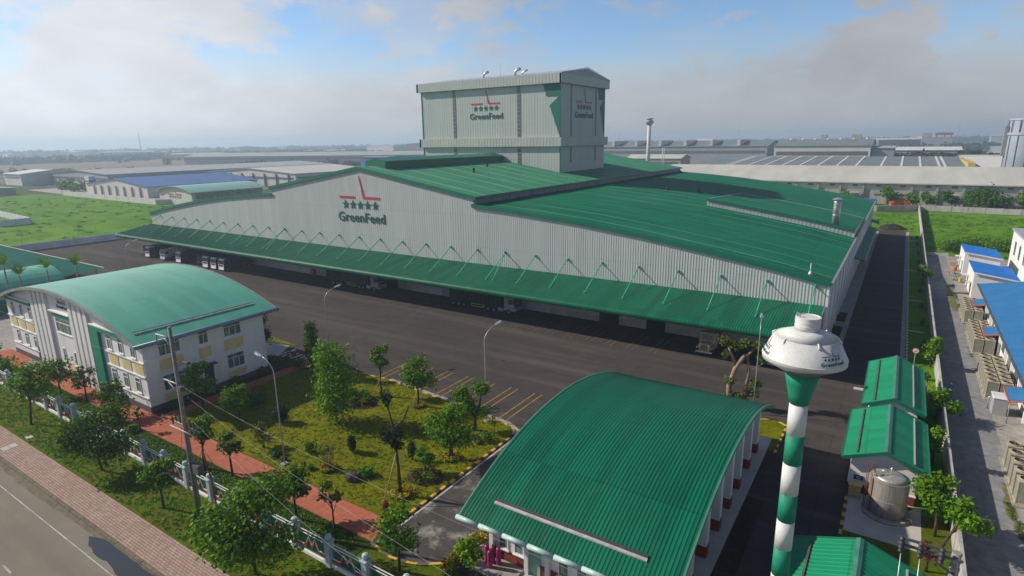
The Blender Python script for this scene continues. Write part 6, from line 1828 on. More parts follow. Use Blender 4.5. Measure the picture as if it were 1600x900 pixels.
# beige warehouse right behind the factory, with columns, canopies, high windows
w1 = thing('beige_warehouse', 'very long warehouse with a wide beige roof and grey green walls behind the back field', 'warehouse', (0, 340, 0))
mb = MB(); mb.prism([(314, -.1), (372, -.1), (372, 9.3), (343, 15.0), (314, 9.3)], 0, -112, 150); mb.build('wall', 'far_olive', w1)
mb = MB(); mb.prism([(313.9, 6.4), (313.98, 6.4), (313.98, 9.2), (313.9, 9.2)], 0, -112, 150); mb.build('upper_wall', 'far_white', w1)
mb = MB(); mb.prism([(313, 9.15), (342.5, 15.1), (372, 9.2), (372, 9.5), (342.5, 15.45), (313, 9.5)], 0, -113, 151); mb.build('roof', 'far_beige', w1)
mb = MB(); mb.box(-113, 151, 312.7, 313.0, 9.0, 9.45); mb.build('gutter', 'far_white', w1)
for k in range(25):
    x = -80 + k * 9.2
    mb = MB(); mb.box(x, x + .9, 313.2, 313.88, 0, 9.0); mb.build('column', 'far_grey', w1)
for k in range(24):
    x = -78 + k * 9.2
    mb = MB(); mb.box(x + 3, x + 5.8, 313.78, 313.89, 3.9, 4.5); mb.box(x + 3.4, x + 5.4, 313.78, 313.88, 7.6, 8.4); mb.build('window', 'dark_window_strip', w1)
for x in (-22, 14.5):
    mb = MB(); mb.box(x, x + 5.5, 311.5, 313.2, 4.8, 5.1); mb.build('door_canopy', 'far_white', w1)
    mb = MB(); mb.box(x + .8, x + 4.6, 313.7, 313.87, 0, 4.2); mb.build('door', 'far_grey', w1)
hall('grey_warehouse', 'warehouse with dark grey roof and white skylight strips behind the beige roofed one', 'warehouse', -118, 26, 378, 560, 12.3, 15.9, 'x', 'far_grey', 'far_dark', strips=[-95, -92.6] + [-82 + 9.6 * k for k in range(7)] + [-12.2, -2.8, 6, 14.5, 17], windows=False)
hall('white_warehouse', 'warehouse with a white roof at the right edge behind the beige roofed one', 'warehouse', 30, 150, 376, 555, 12.4, 16.0, 'x', 'far_white', 'far_white', windows=False)
mb = MB(); mb.box(26.4, 29.4, 384, 468, 13.2, 15.6); tag(mb.build('yellow_roof_bay', 'yellow_paint'), 'narrow roof bay of pale yellow sheets between dark grey and white roofs', 'roof bay')
t = hall('pale_warehouse', 'tall pale warehouse with a dark roof, vents and a white gable behind the skylit roof', 'warehouse', -104, -27, 602, 680, 21.3, 26.5, 'x', 'far_white', 'far_dark')
for k in range(7):
    mb = MB(); mb.lathe([(1.3, 25.6), (1.3, 27.2), (.3, 27.9)], (-96 + k * 10.6, 640), 10); tag(mb.build('roof_vent', 'far_white', t), None, None)
for x, w in ((-72, 5), (-46, 8)):
    mb = MB(); mb.box(x, x + w, 655, 662, 24, 31); mb.build('roof_house', 'far_olive', t)
hall('pale_annex', 'small pale grey annex at the right end of the tall pale warehouse', 'warehouse', -26, -10, 606, 660, 19, 20.5, 'x', 'far_grey', 'far_grey', windows=False)
t = hall('long_warehouse', 'very long low grey warehouse with dark roof monitors right of the mill tower', 'warehouse', -420, -128, 700, 790, 20, 26, 'x', 'far_grey', 'far_dark')
for k in range(9):
    mb = MB(); mb.box(-400 + k * 30, -397 + k * 30, 702, 745, 21, 27.5); mb.build('roof_monitor', 'far_white', t)
hall('low_plant', 'low pale plant building with round vents beside the distant water tower', 'plant building', -215, -165, 520, 548, 12.6, 15.5, 'x', 'far_olive', 'far_beige')
hall('blue_sheds', 'low bluish sheds on the left of the distant water tower', 'shed', -320, -225, 560, 590, 9, 11, 'x', 'far_grey', 'far_blue', windows=False)
t = thing('far_water_tower', 'slender pale water tower with a flat cap on the horizon right of the mill tower', 'water tower', (-187, 500, 0))
mb = MB(); mb.lathe([(1.7, 0), (1.6, 20), (1.5, 41)], (-187, 500), 20); mb.build('column', 'far_white', t)
mb = MB(); mb.lathe([(1.8, 41), (3.6, 43.3), (3.6, 44.2), (2.2, 45.2), (2.2, 46.0), (3.4, 46.1), (3.4, 46.6)], (-187, 500), 24); mb.build('cap', 'far_grey', t)
t = thing('mast', 'thin twin pale mast standing beside the slender distant water tower', 'mast', (-178, 510, 0))
mb = MB()
for dx in (0, 1.6): mb.lathe([(.35, 0), (.3, 22)], (-178 + dx, 510), 8)
mb.build('shaft', 'far_white', t)
# big silo building at the right edge
t = thing('silo_tower', 'tall round blue grey silo tower at the right edge of the skyline', 'silo', (44, 352, 0))
mb = MB(); mb.lathe([(8.5, -.1), (8.5, 29), (8.9, 29.1), (8.9, 30.2), (8.3, 30.3), (8.2, 35.4), (8.5, 35.5), (8.5, 36.2)], (45, 352), 28); mb.build('shell', 'silo_sheet', t)
mb = MB()
for k in range(14):
    a = 2 * PI * k / 14; x, y = 45 + 8.6 * math.cos(a), 352 + 8.6 * math.sin(a); mb.box(x - .14, x + .14, y - .14, y + .14, 0, 35.4)
mb.build('rib', 'plinth_grey', t)
mb = MB(); mb.box(35.2, 36.6, 350.5, 353.5, 20, 33); mb.tube([(35.8, 352, 20), (35.8, 352, 34)], .3, 8); mb.build('stair_tower', 'grey_metal', t)
mb = MB(); mb.lathe([(.35, 36), (.3, 38.6)], (45, 352), 8); mb.build('finial', 'dark_metal', t)
# left side neighbours
b1 = thing('arched_hall', 'small hall with a pale green arched roof and red emblem behind the factory left end', 'hall', (-317, 184, 0))
ha = arc_pts(-318.3, 6.7, 17.4, 2.9, 16)
mb = MB(); mb.prism([(-334.8, 0), (-301.8, 0)] + [(x, z - .3) for x, z in ha[::-1][1:-1]], 1, 164, 205); mb.build('wall', 'far_white', b1)
mb = MB(); ribbed(mb, 1, 162.8, 206, .9, lambda y: [(x, y, z) for x, z in ha], .05)
for (x0, z0), (x1, z1) in zip(ha[:-1], ha[1:]): mb.hexa([(x0, 162.8, z0 - .35), (x1, 162.8, z1 - .35), (x1, 163.1, z1 - .35), (x0, 163.1, z0 - .35)], [(x0, 162.8, z0 - .02), (x1, 162.8, z1 - .02), (x1, 163.1, z1 - .02), (x0, 163.1, z0 - .02)])
mb.build('roof', 'roof_pale_green', b1)
for k in range(7):
    mb = MB(); mb.box(-301.75, -301.6, 166 + k * 5.6, 170.4 + k * 5.6, 3.2, 6.0); mb.build('window', 'window_glass', b1)
logo(plane_map((-318.3, 163.9, 2.0), (1, 0, 0), (0, 0, 1), (0, -1, 0)), 15.5, b1, ltop=.46, text=False, squash=.72)
t = hall('blue_roof_factory', 'factory with a blue hipped roof and pale front beyond the bright green field', 'factory', -455, -375, 178, 250, 6.2, 10.5, 'y', 'far_white', 'far_blue', windows=False)
for k in range(8):
    mb = MB(); mb.box(-372.0 - 3 - k * 10, -371.9 - 3 - k * 10 + .8, 177.2, 177.9, 0, 6); mb.build('column', 'far_beige', t)
t = thing('gate_pylon', 'tall pale pylon with a red band at the corner of the blue roofed factory', 'pylon', (-459, 182, 0))
mb = MB(); mb.box(-462, -456, 180, 184, 0, 11); mb.build('shaft', 'far_white', t)
mb = MB(); mb.box(-462.1, -455.9, 179.9, 184.1, 7.2, 8.2); mb.build('band', 'far_brown', t)
hall('grey_factory', 'long grey blue factory with a bright roof edge behind the blue roofed one', 'factory', -600, -500, 210, 420, 9.5, 12, 'y', 'far_grey', 'far_grey')
hall('pale_works', 'pale multi bay works building at the left end of the long grey blue factory', 'factory', -640, -604, 190, 235, 9, 11.5, 'x', 'far_white', 'far_white')
hall('flat_shed', 'low shed with a white roof cut by the left edge of the picture', 'shed', -560, -490, 128, 150, 4.2, 5.4, 'x', 'far_grey', 'far_white')
bf = hall('beige_flat_factory', 'white walled factory with a wide cream roof left of the gable', 'factory', -470, -362, 272, 350, 9.2, 12.5, 'y', 'far_white', 'far_beige')
for k in range(8):
    mb = MB(); mb.box(-468 + k * 14, -467.3 + k * 14, 271.2, 271.9, 0, 9); mb.build('column', 'far_dark', bf)
hall('long_blue_hall', 'long bluish hall far behind the cream roofed factory', 'hall', -1000, -560, 600, 660, 12, 17, 'x', 'far_grey', 'far_grey', rz=.35)
hall('dark_hall', 'dark reddish hall on the horizon left of the mill tower', 'hall', -1100, -900, 1180, 1260, 26, 28, 'x', 'far_brown', 'far_dark', windows=False)
hall('pale_hall', 'pale block joined to the dark reddish hall on the horizon', 'hall', -1260, -1160, 1190, 1250, 22, 23, 'x', 'far_white', 'far_white', windows=False)
hall('blue_box_hall', 'dark blue block in front of the ridge vent of the factory', 'hall', -520, -480, 480, 520, 14, 15, 'x', 'far_blue', 'far_dark', windows=False)
hall('far_right_hall', 'pale low hall among dark trees behind the white roof at the right', 'hall', -20, 45, 760, 800, 14, 17, 'x', 'far_grey', 'far_white')
hall('curved_hall', 'greenish grey hall with low roofs left of the silo tower', 'hall', 60, 140, 640, 700, 14, 19, 'x', 'far_dark', 'far_grey')
hall('roofed_yard', 'wide pale roof between the dark trees and the white roofed warehouse', 'hall', 34, 100, 575, 620, 11, 13.5, 'x', 'far_grey', 'far_beige')
t = thing('mill_block', 'hazy block with a rooftop frame on the skyline at the right', 'mill', (60, 1500, 0))
mb = MB(); mb.box(20, 36, 1480, 1520, 0, 33); mb.box(36, 70, 1480, 1520, 0, 24); mb.build('wall', 'far_grey', t)
mb = MB(); mb.box(42, 70, 1478, 1515, 28, 33)
for x in (43, 56, 67): mb.box(x, x + 1.5, 1480, 1482, 24, 28)
mb.build('roof_frame', 'far_brown', t)
rgb = random.Random(21)
colours = ['far_grey', 'far_white', 'far_olive', 'far_beige', 'far_dark']
where = ['left', 'left', 'left', 'left', 'right', 'right', 'right', 'right']
for i in range(26):
    ang = R(-72 + i * 3.1 + rgb.uniform(-1, 1)); d = rgb.uniform(1300, 3000)
    x, y = d * math.sin(ang), d * math.cos(ang)
    w, dp, h = rgb.uniform(40, 140), rgb.uniform(25, 60), rgb.uniform(9, 22)
    lab = 'hazy distant %s building near the horizon among far trees' % ('low' if h < 14 else 'larger')
    o = hall('distant_building', lab, 'building', x - w / 2, x + w / 2, y - dp / 2, y + dp / 2, h, h * 1.18, 'x', rgb.choice(colours), rgb.choice(colours), rz=rgb.uniform(-.4, .8), group='hazy distant buildings %s' % ('low' if h < 14 else 'larger'), windows=False)

# green carport and barrel hall behind the office, with palms
t = thing('green_carport', 'wide dark green lean-to roof left of the office with a pale edge', 'carport', (-180, 48, 0))
mb = MB(); ribbed(mb, 0, -235, -146, .8, lambda x: [(x, 36, 2.6), (x, 57.4, 4.0)], .04); rf = mb.build('roof', 'roof_carport', t)
mb = MB(); mb.box(-235, -146, 57.3, 57.5, 3.9, 4.1); mb.box(-146.1, -145.9, 36, 57.4, 2.6, 2.7); mb.build('roof_edge', 'far_white', t)
mb = MB(); mb.hexa([(-235, 44.1, 3.2), (-146, 44.1, 3.2), (-146, 44.3, 3.2), (-235, 44.3, 3.2)], [(-235, 44.1, 3.3), (-146, 44.1, 3.3), (-146, 44.3, 3.3), (-235, 44.3, 3.3)]); mb.build('purlin', 'far_white', t)
for k in range(8):
    for y in (37, 56.5):
        mb = MB(); mb.tube([(-234 + k * 12.3, y, 0), (-234 + k * 12.3, y, 2.6 if y < 40 else 3.9)], .1, 6); mb.build('post', 'grey_metal', t)
t = thing('barrel_hall', 'dark green barrel roofed hall at the left edge beyond the office', 'hall', (-149, 36, 0))
ba = arc_pts(-146, 2.6, 9.0, 4.0, 14)
mb = MB(); ribbed(mb, 1, 16, 47.5, .4, lambda y: [(x, y, z) for x, z in ba], .012)
mb.build('roof', 'roof_office', t)
mb = MB(); mb.prism([(-154.8, 0), (-137.2, 0)] + [(x, z - .1) for x, z in ba[::-1]], 1, 16.5, 45.0); mb.build('wall', 'green_trim', t)

def palm(x, y, h, label, seed):
    rg = random.Random(seed)
    t = thing('palm_tree', label, 'palm', (x, y, 0))
    mb = MB(); mb.tube([(x, y, -.05), (x + .1, y, h * .5), (x, y, h)], [.20, .15, .12], 10); mb.build('trunk', 'pale_bark', t)
    V, F = [], []
    for k in range(26):
        a = k * 2.4; el = rg.uniform(.75, 1.4); L = rg.uniform(2.0, 2.8)
        base = Vector((x, y, h)); d = Vector((math.cos(a) * math.cos(el), math.sin(a) * math.cos(el), math.sin(el)))
        pts = [base + d * L * s + Vector((0, 0, -0.9 * s * s * math.cos(el) * L * .5)) for s in np.linspace(0, 1, 9)]
        side = d.cross(Vector((0, 0, 1))).normalized()
        for i in range(1, 9):
            for s in (-1, 1):
                p = pts[i]; q = p + side * s * .45 * (1 - abs(i - 4.5) / 6) + Vector((0, 0, -.12)) + d * .2
                b = len(V); V += [tuple(p), tuple(p + d * .14), tuple(q)]; F.append((b, b + 1, b + 2))
    mb = MB(); mb.raw(V, F); mb.build('crown', 'leaf_bright', t)
palm(-126, 36.5, 8.7, 'short bushy palm in front of the dark green barrel roof', 1)
palm(-126, 40.5, 9.0, 'palm between the dark green barrel roof and the office roof ridge', 2)
palm(-126, 45.0, 8.8, 'palm nearest the office roof, against the dark green carport', 3)
palm(-128, 35.2, 10.4, 'palm cut by the left edge above the dark green barrel roof', 4)

# ------------------------------------------------------------------ trees and garden plants
VG = 'trees on the street verge'; IG = 'young trees inside the fence'
tree(-78.3, 20.8, 6.9, 2.5, 'light green slanting tree on the verge near the pale manhole slabs', 'leaf_bright', name='verge_tree', trunk_h=.42, n=2200, leaf=.17, lean=(-.6, 1.0), group=VG, blobs=10)
tree(-60.8, 20.6, 6.6, 3.0, 'wide dark round tree on the verge in front of the zigzag fence', 'leaf_dark', name='verge_tree', trunk_h=.16, n=5200, leaf=.15, group=VG, blobs=18, spread=1.1)
tree(-49.5, 20.6, 4.6, 1.25, 'small slim round topped tree on the verge left of the power pole', 'leaf_mid', name='verge_tree', trunk_h=.40, n=1500, leaf=.14, group=VG, blobs=8)
tree(-35.6, 20.0, 7.4, 3.3, 'big dense tree on the verge right of the power pole, largest near the street', 'leaf_mid', name='verge_tree', trunk_h=.14, n=6500, leaf=.15, group=VG, blobs=22, spread=1.1)
tree(-85.1, 26.2, 4.6, 2.0, 'dark leaved small tree on the paving before the office fluted columns', 'leaf_dark', name='young_tree', trunk_h=.38, n=950, leaf=.16, group=IG)
tree(-79.6, 26.9, 4.3, 1.5, 'thin forked light tree in front of the office right of the fluted columns', 'leaf_olive', name='young_tree', trunk_h=.45, n=520, leaf=.17, group=IG, blobs=7, squash=1.2)
tree(-72.2, 26.8, 4.4, 1.9, 'dark small tree by the red path under the office right wing windows', 'leaf_dark', name='young_tree', trunk_h=.36, n=900, leaf=.16, group=IG)
tree(-66.1, 26.6, 3.0, .6, 'bare staked sapling at the front corner of the office', 'leaf_olive', name='young_tree', trunk_h=.5, n=110, leaf=.13, group=IG, blobs=4, tr=.06)
shrub(-66.4, 26.0, .6, 1.0, 'light green bush under the bare sapling by the fence', 'leaf_bright', n=240)
tree(-103.5, 24.9, 3.6, 1.6, 'sparse tall bush before the left wing of the office', 'leaf_olive', name='young_tree', trunk_h=.2, n=600, leaf=.16, group=IG)
tree(-97.0, 24.9, 3.4, 1.2, 'sparse light bush left of the office entrance steps', 'leaf_bright', name='young_tree', trunk_h=.3, n=400, leaf=.16, group=IG)
tree(-52.4, 26.0, 5.3, 1.35, 'propped broad leaved tree on the fence strip just right of the power pole', 'leaf_mid', name='young_tree', trunk_h=.62, n=800, leaf=.18, group=IG, stakes=2)
tree(-49.0, 26.6, 4.9, 1.3, 'slender many stemmed light tree at the street side of the red path', 'leaf_olive', name='young_tree', trunk_h=.45, n=480, leaf=.17, group=IG, blobs=6)
tree(-38.4, 25.6, 4.6, 1.45, 'dark airy tree between fence and red path behind the biggest verge tree', 'leaf_dark', name='young_tree', trunk_h=.5, n=950, leaf=.16, group=IG)
tree(-33.8, 25.7, 4.9, 1.0, 'thin sapling with a leaning pale trunk by the end of the red path', 'leaf_olive', name='young_tree', trunk_h=.55, n=300, leaf=.15, group=IG, blobs=5, tr=.07, lean=(-.5, .2))
tree(-27.0, 25.7, 5.2, 1.75, 'loose broad leaved tree in front of the driveway end', 'leaf_mid', name='young_tree', trunk_h=.36, n=1150, leaf=.15, group=IG, blobs=11)
tree(-21.9, 27.6, 3.6, 1.1, 'small bright tree before the guard house windows', 'leaf_bright', name='young_tree', trunk_h=.45, n=420, leaf=.15, group=IG, blobs=6)
GG = 'trees of the garden lawn'
z = .1
tree(-49.3, 39.2, 9.3, 2.9, 'tallest leafy tree on the garden lawn, green down to its foot', 'leaf_bright', trunk_h=.12, n=4600, leaf=.17, tall=True, blobs=17, group=GG, z0=z, stakes=3)
tree(-62.2, 46.6, 7.9, 1.35, 'dark columnar tree at the far left garden corner by the crossing', 'leaf_dark', trunk_h=.10, n=2400, leaf=.16, tall=True, blobs=10, group=GG, z0=z)
tree(-50.0, 46.7, 6.7, 1.35, 'thin trunked tree with a lopsided small crown by the parking bays', 'leaf_mid', trunk_h=.5, n=900, leaf=.16, group=GG, z0=z, blobs=7, lean=(-.3, .3), stakes=2)
tree(-44.2, 46.9, 6.1, 2.3, 'umbrella shaped tree at the garden edge, second of the row by the bays', 'leaf_mid', trunk_h=.40, n=2200, leaf=.15, group=GG, z0=z, blobs=11, stakes=3)
t = tree(-33.6, 39.8, 5.3, 2.4, 'round dense tree near the yellow and black kerb of the garden', 'leaf_mid', trunk_h=.26, n=4600, leaf=.14, group=GG, z0=z, blobs=18, tr=.2)
# cloud-pruned tree with three ball heads
t = thing('garden_tree', 'pruned tree with ball shaped heads beside the lamp at the parking bays', 'tree', (-35.1, 45.7, z), GG)
mb = MB(); mb.tube([(-35.1, 45.7, 0), (-35.0, 45.6, 1.3), (-35.5, 45.5, 2.6), (-36.2, 45.3, 3.6)], [.22, .17, .12, .08], 8); mb.tube([(-35.0, 45.6, 1.4), (-34.5, 45.8, 3.0), (-34.3, 46, 4.6)], [.14, .1, .07], 8); mb.tube([(-34.7, 45.7, 2.2), (-34.1, 45.5, 2.6)], .06, 6); mb.build('trunk', 'bark', t)
leaf_object('crown', [(-36.3, 45.2, 4.0, 1.05, 1.05, .9), (-35.5, 45.3, 3.0, .8, .8, .7), (-34.3, 46.0, 5.0, .95, .95, .8), (-33.8, 45.4, 2.7, .55, .55, .5)], 3000, .13, 'leaf_mid', 77, t)
# pollarded trunk with top tuft
t = thing('garden_tree', 'tall pollarded bare trunk with a small dark tuft on top, propped by canes', 'tree', (-33.5, 32.7, z), GG)
mb = MB(); mb.tube([(-33.5, 32.7, 0), (-33.5, 32.6, 3.0), (-33.9, 32.7, 6.5), (-34.5, 32.8, 8.2)], [.17, .13, .11, .07], 10); mb.tube([(-33.9, 32.7, 6.3), (-32.9, 33.0, 7.3), (-32.4, 33.2, 8.6)], [.11, .08, .05], 8); mb.tube([(-33.6, 32.6, 4.5), (-34.4, 32.2, 5.6)], [.09, .04], 6); mb.tube([(-33.55, 32.6, 5.2), (-32.8, 32.6, 5.9)], [.08, .04], 6)
mb.build('trunk', 'bark', t)
leaf_object('crown', [(-34.6, 32.8, 8.9, .5, .5, .85), (-34.2, 32.3, 5.8, .7, .7, .6), (-33.2, 32.5, 6.2, .55, .55, .6), (-33.6, 32.7, 5.0, .7, .6, .5)], 900, .13, 'leaf_conifer', 78, t)
for a in (.4, 2.5, 4.6):
    mb = MB(); mb.tube([(-33.5 + 2.0 * math.cos(a), 32.7 + 2.0 * math.sin(a), .1), (-33.6, 32.65, 4.4)], .04, 6); mb.build('stake', 'bamboo', t)
tree(-74.6, 47.2, 6.6, 2.0, 'dark tree behind the right rear corner of the office', 'leaf_dark', trunk_h=.38, n=2000, leaf=.17, group=GG, z0=.05, blobs=10)
tree(-65.3, 33.2, 6.3, 1.9, 'bright tree between the red side path and the power pole', 'leaf_bright', trunk_h=.25, n=2100, leaf=.16, group=GG, z0=z, blobs=11)
# small plants
shrub(-42.7, 35.6, .55, 2.0, 'dark cone shaped evergreen standing alone in the middle of the lawn', 'leaf_conifer', 'conifer', 'conifer', n=1500, leaf=.08, z0=z, blobs=3, stems=False)
shrub(-54.4, 35.8, .95, 2.1, 'dark egg shaped evergreen on the lawn behind the street lamp', 'leaf_conifer', 'conifer', 'conifer', n=2200, leaf=.09, z0=z, blobs=5, stems=False)
tree(-59.4, 34.0, 3.9, 1.7, 'light green low tree on the lawn beside the red side path', 'leaf_mid', trunk_h=.3, n=1200, leaf=.15, z0=z, blobs=8, name='small_tree')
shrub(-61.2, 37.0, 1.5, 1.4, 'dark clipped shrub mass beside the red side path in the office shade', 'leaf_dark', n=1300, leaf=.1, z0=z, blobs=7)
shrub(-67.9 - .6, 39.5, .7, 1.2, 'dark planting at the foot of the office side wall, rear part', 'leaf_dark', n=500, z0=.08)
shrub(-68.7, 34.2, .7, 1.2, 'dark planting at the foot of the office side wall below the middle windows', 'leaf_dark', n=500, z0=.08)
shrub(-68.7, 31.5, .6, 1.0, 'dark planting at the front corner of the office side wall', 'leaf_dark', n=400, z0=.08)
shrub(-68.8, 43.4, .6, 1.1, 'dark planting at the rear corner of the office side wall', 'leaf_dark', n=400, z0=.08)
shrub(-66.9, 47.6, 1.1, 1.3, 'dark low bushes at the upper end of the red side path', 'leaf_dark', n=700, z0=.1, blobs=7)
shrub(-71.2, 46.4, 1.0, 1.4, 'dark round bush behind the office by the pale paving', 'leaf_dark', n=600, z0=.06)
tree(-51.2, 31.4, 2.6, 1.2, 'sparse young shrub on the lawn left of the red path lamp', 'leaf_olive', trunk_h=.2, n=420, leaf=.14, z0=z, blobs=6, name='small_tree')
shrub(-48.6, 31.0, .8, .7, 'low dark green ground bush near the lamp foot', 'leaf_dark', n=300, z0=z)
shrub(-46.4, 33.3, .75, 1.3, 'small bushy tree on the lawn between lamp and cone evergreen', 'leaf_mid', n=330, z0=z)
shrub(-43.7, 31.2, .45, .5, 'tuft of light green leaves on the lawn near the red path', 'leaf_bright', n=140, z0=z)
shrub(-38.4, 33.2, .9, .8, 'spiky light green tuft on the open lawn', 'leaf_bright', n=260, z0=z, leaf=.18)
# many-stemmed shrub in a yellow ring
t = thing('shrub', 'many stemmed leafless shrub rising from a ring of yellow flowers', 'shrub', (-42.2, 32.1, z))
mb = MB(); rg = random.Random(3)
for k in range(9):
    a = k * .7; mb.tube([(-42.2 + .15 * math.cos(a), 32.1 + .15 * math.sin(a), 0), (-42.2 + .4 * math.cos(a), 32.1 + .4 * math.sin(a), 1.2), (-42.2 + .75 * math.cos(a), 32.1 + .75 * math.sin(a), 2.4)], [.06, .045, .02], 6)
mb.build('stem', 'pale_bark', t)
leaf_object('foliage', [(-42.2, 32.1, 2.3, .9, .9, .5)], 160, .11, 'leaf_olive', 5, t)
def flower_ring(x, y, r, label, n=420):
    t = thing('flower_ring', label, 'flowers', (x, y, .1))
    mb = MB(); mb.lathe([(r * 1.05, .05), (r * .95, .16), (.05, .2)], (x, y), 16); mb.build('soil', 'dark_soil', t)
    bl = [(x + r * .75 * math.cos(k * PI / 4), y + r * .75 * math.sin(k * PI / 4), .33, r * .42, r * .42, .2) for k in range(8)]
    leaf_object('leaves', bl, n // 2, .11, 'leaf_mid', int(abs(x * 10)) + 1, t)
    leaf_object('blossoms', [(a, b, c + .1, d, e, f * .8) for a, b, c, d, e, f in bl], n, .09, 'leaf_yellow', int(abs(x * 10)), t)
flower_ring(-42.2, 32.1, .75, 'yellow flower ring round the leafless many stemmed shrub')
flower_ring(-33.5, 32.7, .95, 'yellow flower ring at the foot of the tall pollarded trunk', 700)
flower_ring(-33.6, 39.8, .9, 'yellow flower ring under the round dense tree', 420)
flower_ring(-50.0, 46.7, .75, 'yellow flower ring at the thin trunked tree by the parking bays')
flower_ring(-44.2, 46.9, .7, 'sparse yellow flower ring under the umbrella shaped tree', 240)
shrub(-33.1, 30.5, .38, .75, 'rust red ball shrub at the corner of the lawn by the red path', 'leaf_red', 'ball_shrub', n=500, leaf=.07, z0=z, stems=False, blobs=3)
def boulder(x, y, r, h, label, seed):
    rg = random.Random(seed); bm = bmesh.new(); bmesh.ops.create_icosphere(bm, subdivisions=2, radius=1)
    mb = MB(); v = []
    for q in bm.verts:
        k = 1 + rg.uniform(-.16, .16); v.append((x + q.co.x * r * k, y + q.co.y * r * .8 * k, z + h * .3 + q.co.z * h * .7 * k))
    mb.raw(v, [tuple(a.index for a in f.verts) for f in bm.faces]); bm.free()
    return tag(mb.build('boulder', 'stone'), label, 'boulder')
boulder(-39.0, 32.1, .75, .7, 'dark flat boulder lying on the lawn by the red path', 1)
boulder(-47.3, 30.9, .42, .45, 'small boulder next to the lamp foot', 2)
boulder(-33.6, 43.9, .45, .7, 'pinkish boulder among shrubs near the garden corner', 3)
boulder(-33.0, 43.5, .35, .5, 'smaller boulder in front of the shrubs near the garden corner', 4)
shrub(-32.6, 44.4, .8, 1.1, 'loose green shrub behind the boulders near the garden corner', 'leaf_mid', n=420, z0=z)
tree(-32.2, 45.2, 2.6, .6, 'thin bare sapling by the boulders near the garden corner', 'leaf_olive', trunk_h=.6, n=90, leaf=.12, z0=z, blobs=3, tr=.05, name='small_tree')
def bed(x, y, rx, ry, label, seed, mats):
    t = thing('flower_bed', label, 'flower bed', (x, y, .1))
    mb = MB(); n = 28
    mb.raw([(x + rx * math.cos(2 * PI * k / n), y + ry * math.sin(2 * PI * k / n), .08) for k in range(n)] + [(x + rx * .8 * math.cos(2 * PI * k / n), y + ry * .8 * math.sin(2 * PI * k / n), .26) for k in range(n)], [(k, (k + 1) % n, n + (k + 1) % n, n + k) for k in range(n)] + [tuple(range(n, 2 * n))]); mb.build('soil', 'dark_soil', t)
    rg = random.Random(seed)
    for m, cnt, hh in mats:
        bl = []
        for k in range(10):
            a = rg.uniform(0, 2 * PI); d = math.sqrt(rg.random()) * .72
            bl.append((x + rx * d * math.cos(a), y + ry * d * math.sin(a), .2 + hh * .5, .45, .45, hh * .5))
        leaf_object('planting', bl, cnt, .13, m, seed + cnt, t)
    return t
bed(-33.6, 36.0, 1.9, 1.5, 'round planted bed with pale grasses and dwarf palm near the striped kerb', 5, [('leaf_olive', 600, .5), ('leaf_red', 90, .6), ('leaf_bright', 520, .35)])
tree(-33.9, 36.4, 2.3, 1.1, 'dwarf palm like shrub growing in the round planted bed', 'leaf_mid', trunk_h=.45, n=300, leaf=.2, z0=.2, blobs=5, name='small_tree')
bed(-51.4, 44.1, 2.9, 2.0, 'oval bed with dark red shrubs behind the tallest garden tree', 6, [('leaf_dark', 1500, .9), ('leaf_red', 120, .5), ('leaf_bright', 260, .5)])
shrub(-36.6, 37.6, .5, 2.1, 'slim dark shrub beside the pollarded trunk', 'leaf_conifer', n=300, z0=z)
shrub(-39.6, 41.6, .5, .9, 'thin wispy shrub on the far lawn', 'leaf_olive', n=120, z0=z)
# yellow flowering hedge along the driveway curve
t = thing('flower_hedge', 'yellow flowering hedge along the curve beside the guard house corner', 'hedge', (-24, 29.5, 0))
hb = [(-24.0 + .45 * math.sin(k) * .3 + k * .1 * (1 if k < 3 else 0), 32.4 - k * .62, .55, .5, .5, .5) for k in range(9)]
leaf_object('leaves', hb, 900, .12, 'leaf_mid', 301, t); leaf_object('blossoms', [(a, b, c + .16, d, e, f) for a, b, c, d, e, f in hb], 1300, .11, 'leaf_yellow', 302, t)
# gnarled multi-stemmed tree behind the guard house
t = thing('yard_tree', 'gnarled multi-stemmed pruned tree with pale trunks behind the guard house roof', 'tree', (-13, 66.2, 0))
mb = MB()
bx_, by_ = -13.0, 66.0
mb.tube([(bx_ - .7, by_, 0), (bx_ - .9, by_ - .1, 2.4), (bx_ - .4, by_, 4.6), (bx_ + .5, by_ + .2, 6.4)], [.36, .3, .28, .2], 10)
mb.tube([(bx_ + .9, by_ + .3, 0), (bx_ + .8, by_ + .2, 2.2), (bx_ + 1.0, by_ + .3, 4.2), (bx_ + .7, by_ + .5, 6.2)], [.28, .22, .18, .12], 8)
mb.tube([(bx_ - .3, by_, 4.8), (bx_ - 1.0, by_ + .2, 6.2), (bx_ - 1.6, by_ + .3, 7.4)], [.2, .15, .1], 8)
mb.tube([(bx_ + .6, by_ + .2, 6.2), (bx_ + 1.6, by_ + .6, 7.4)], [.16, .1], 8); mb.tube([(bx_ + .9, by_ + .3, 4.4), (bx_ + 2.2, by_ + .5, 5.4)], [.12, .07], 6)
mb.build('trunk', 'pale_bark', t)
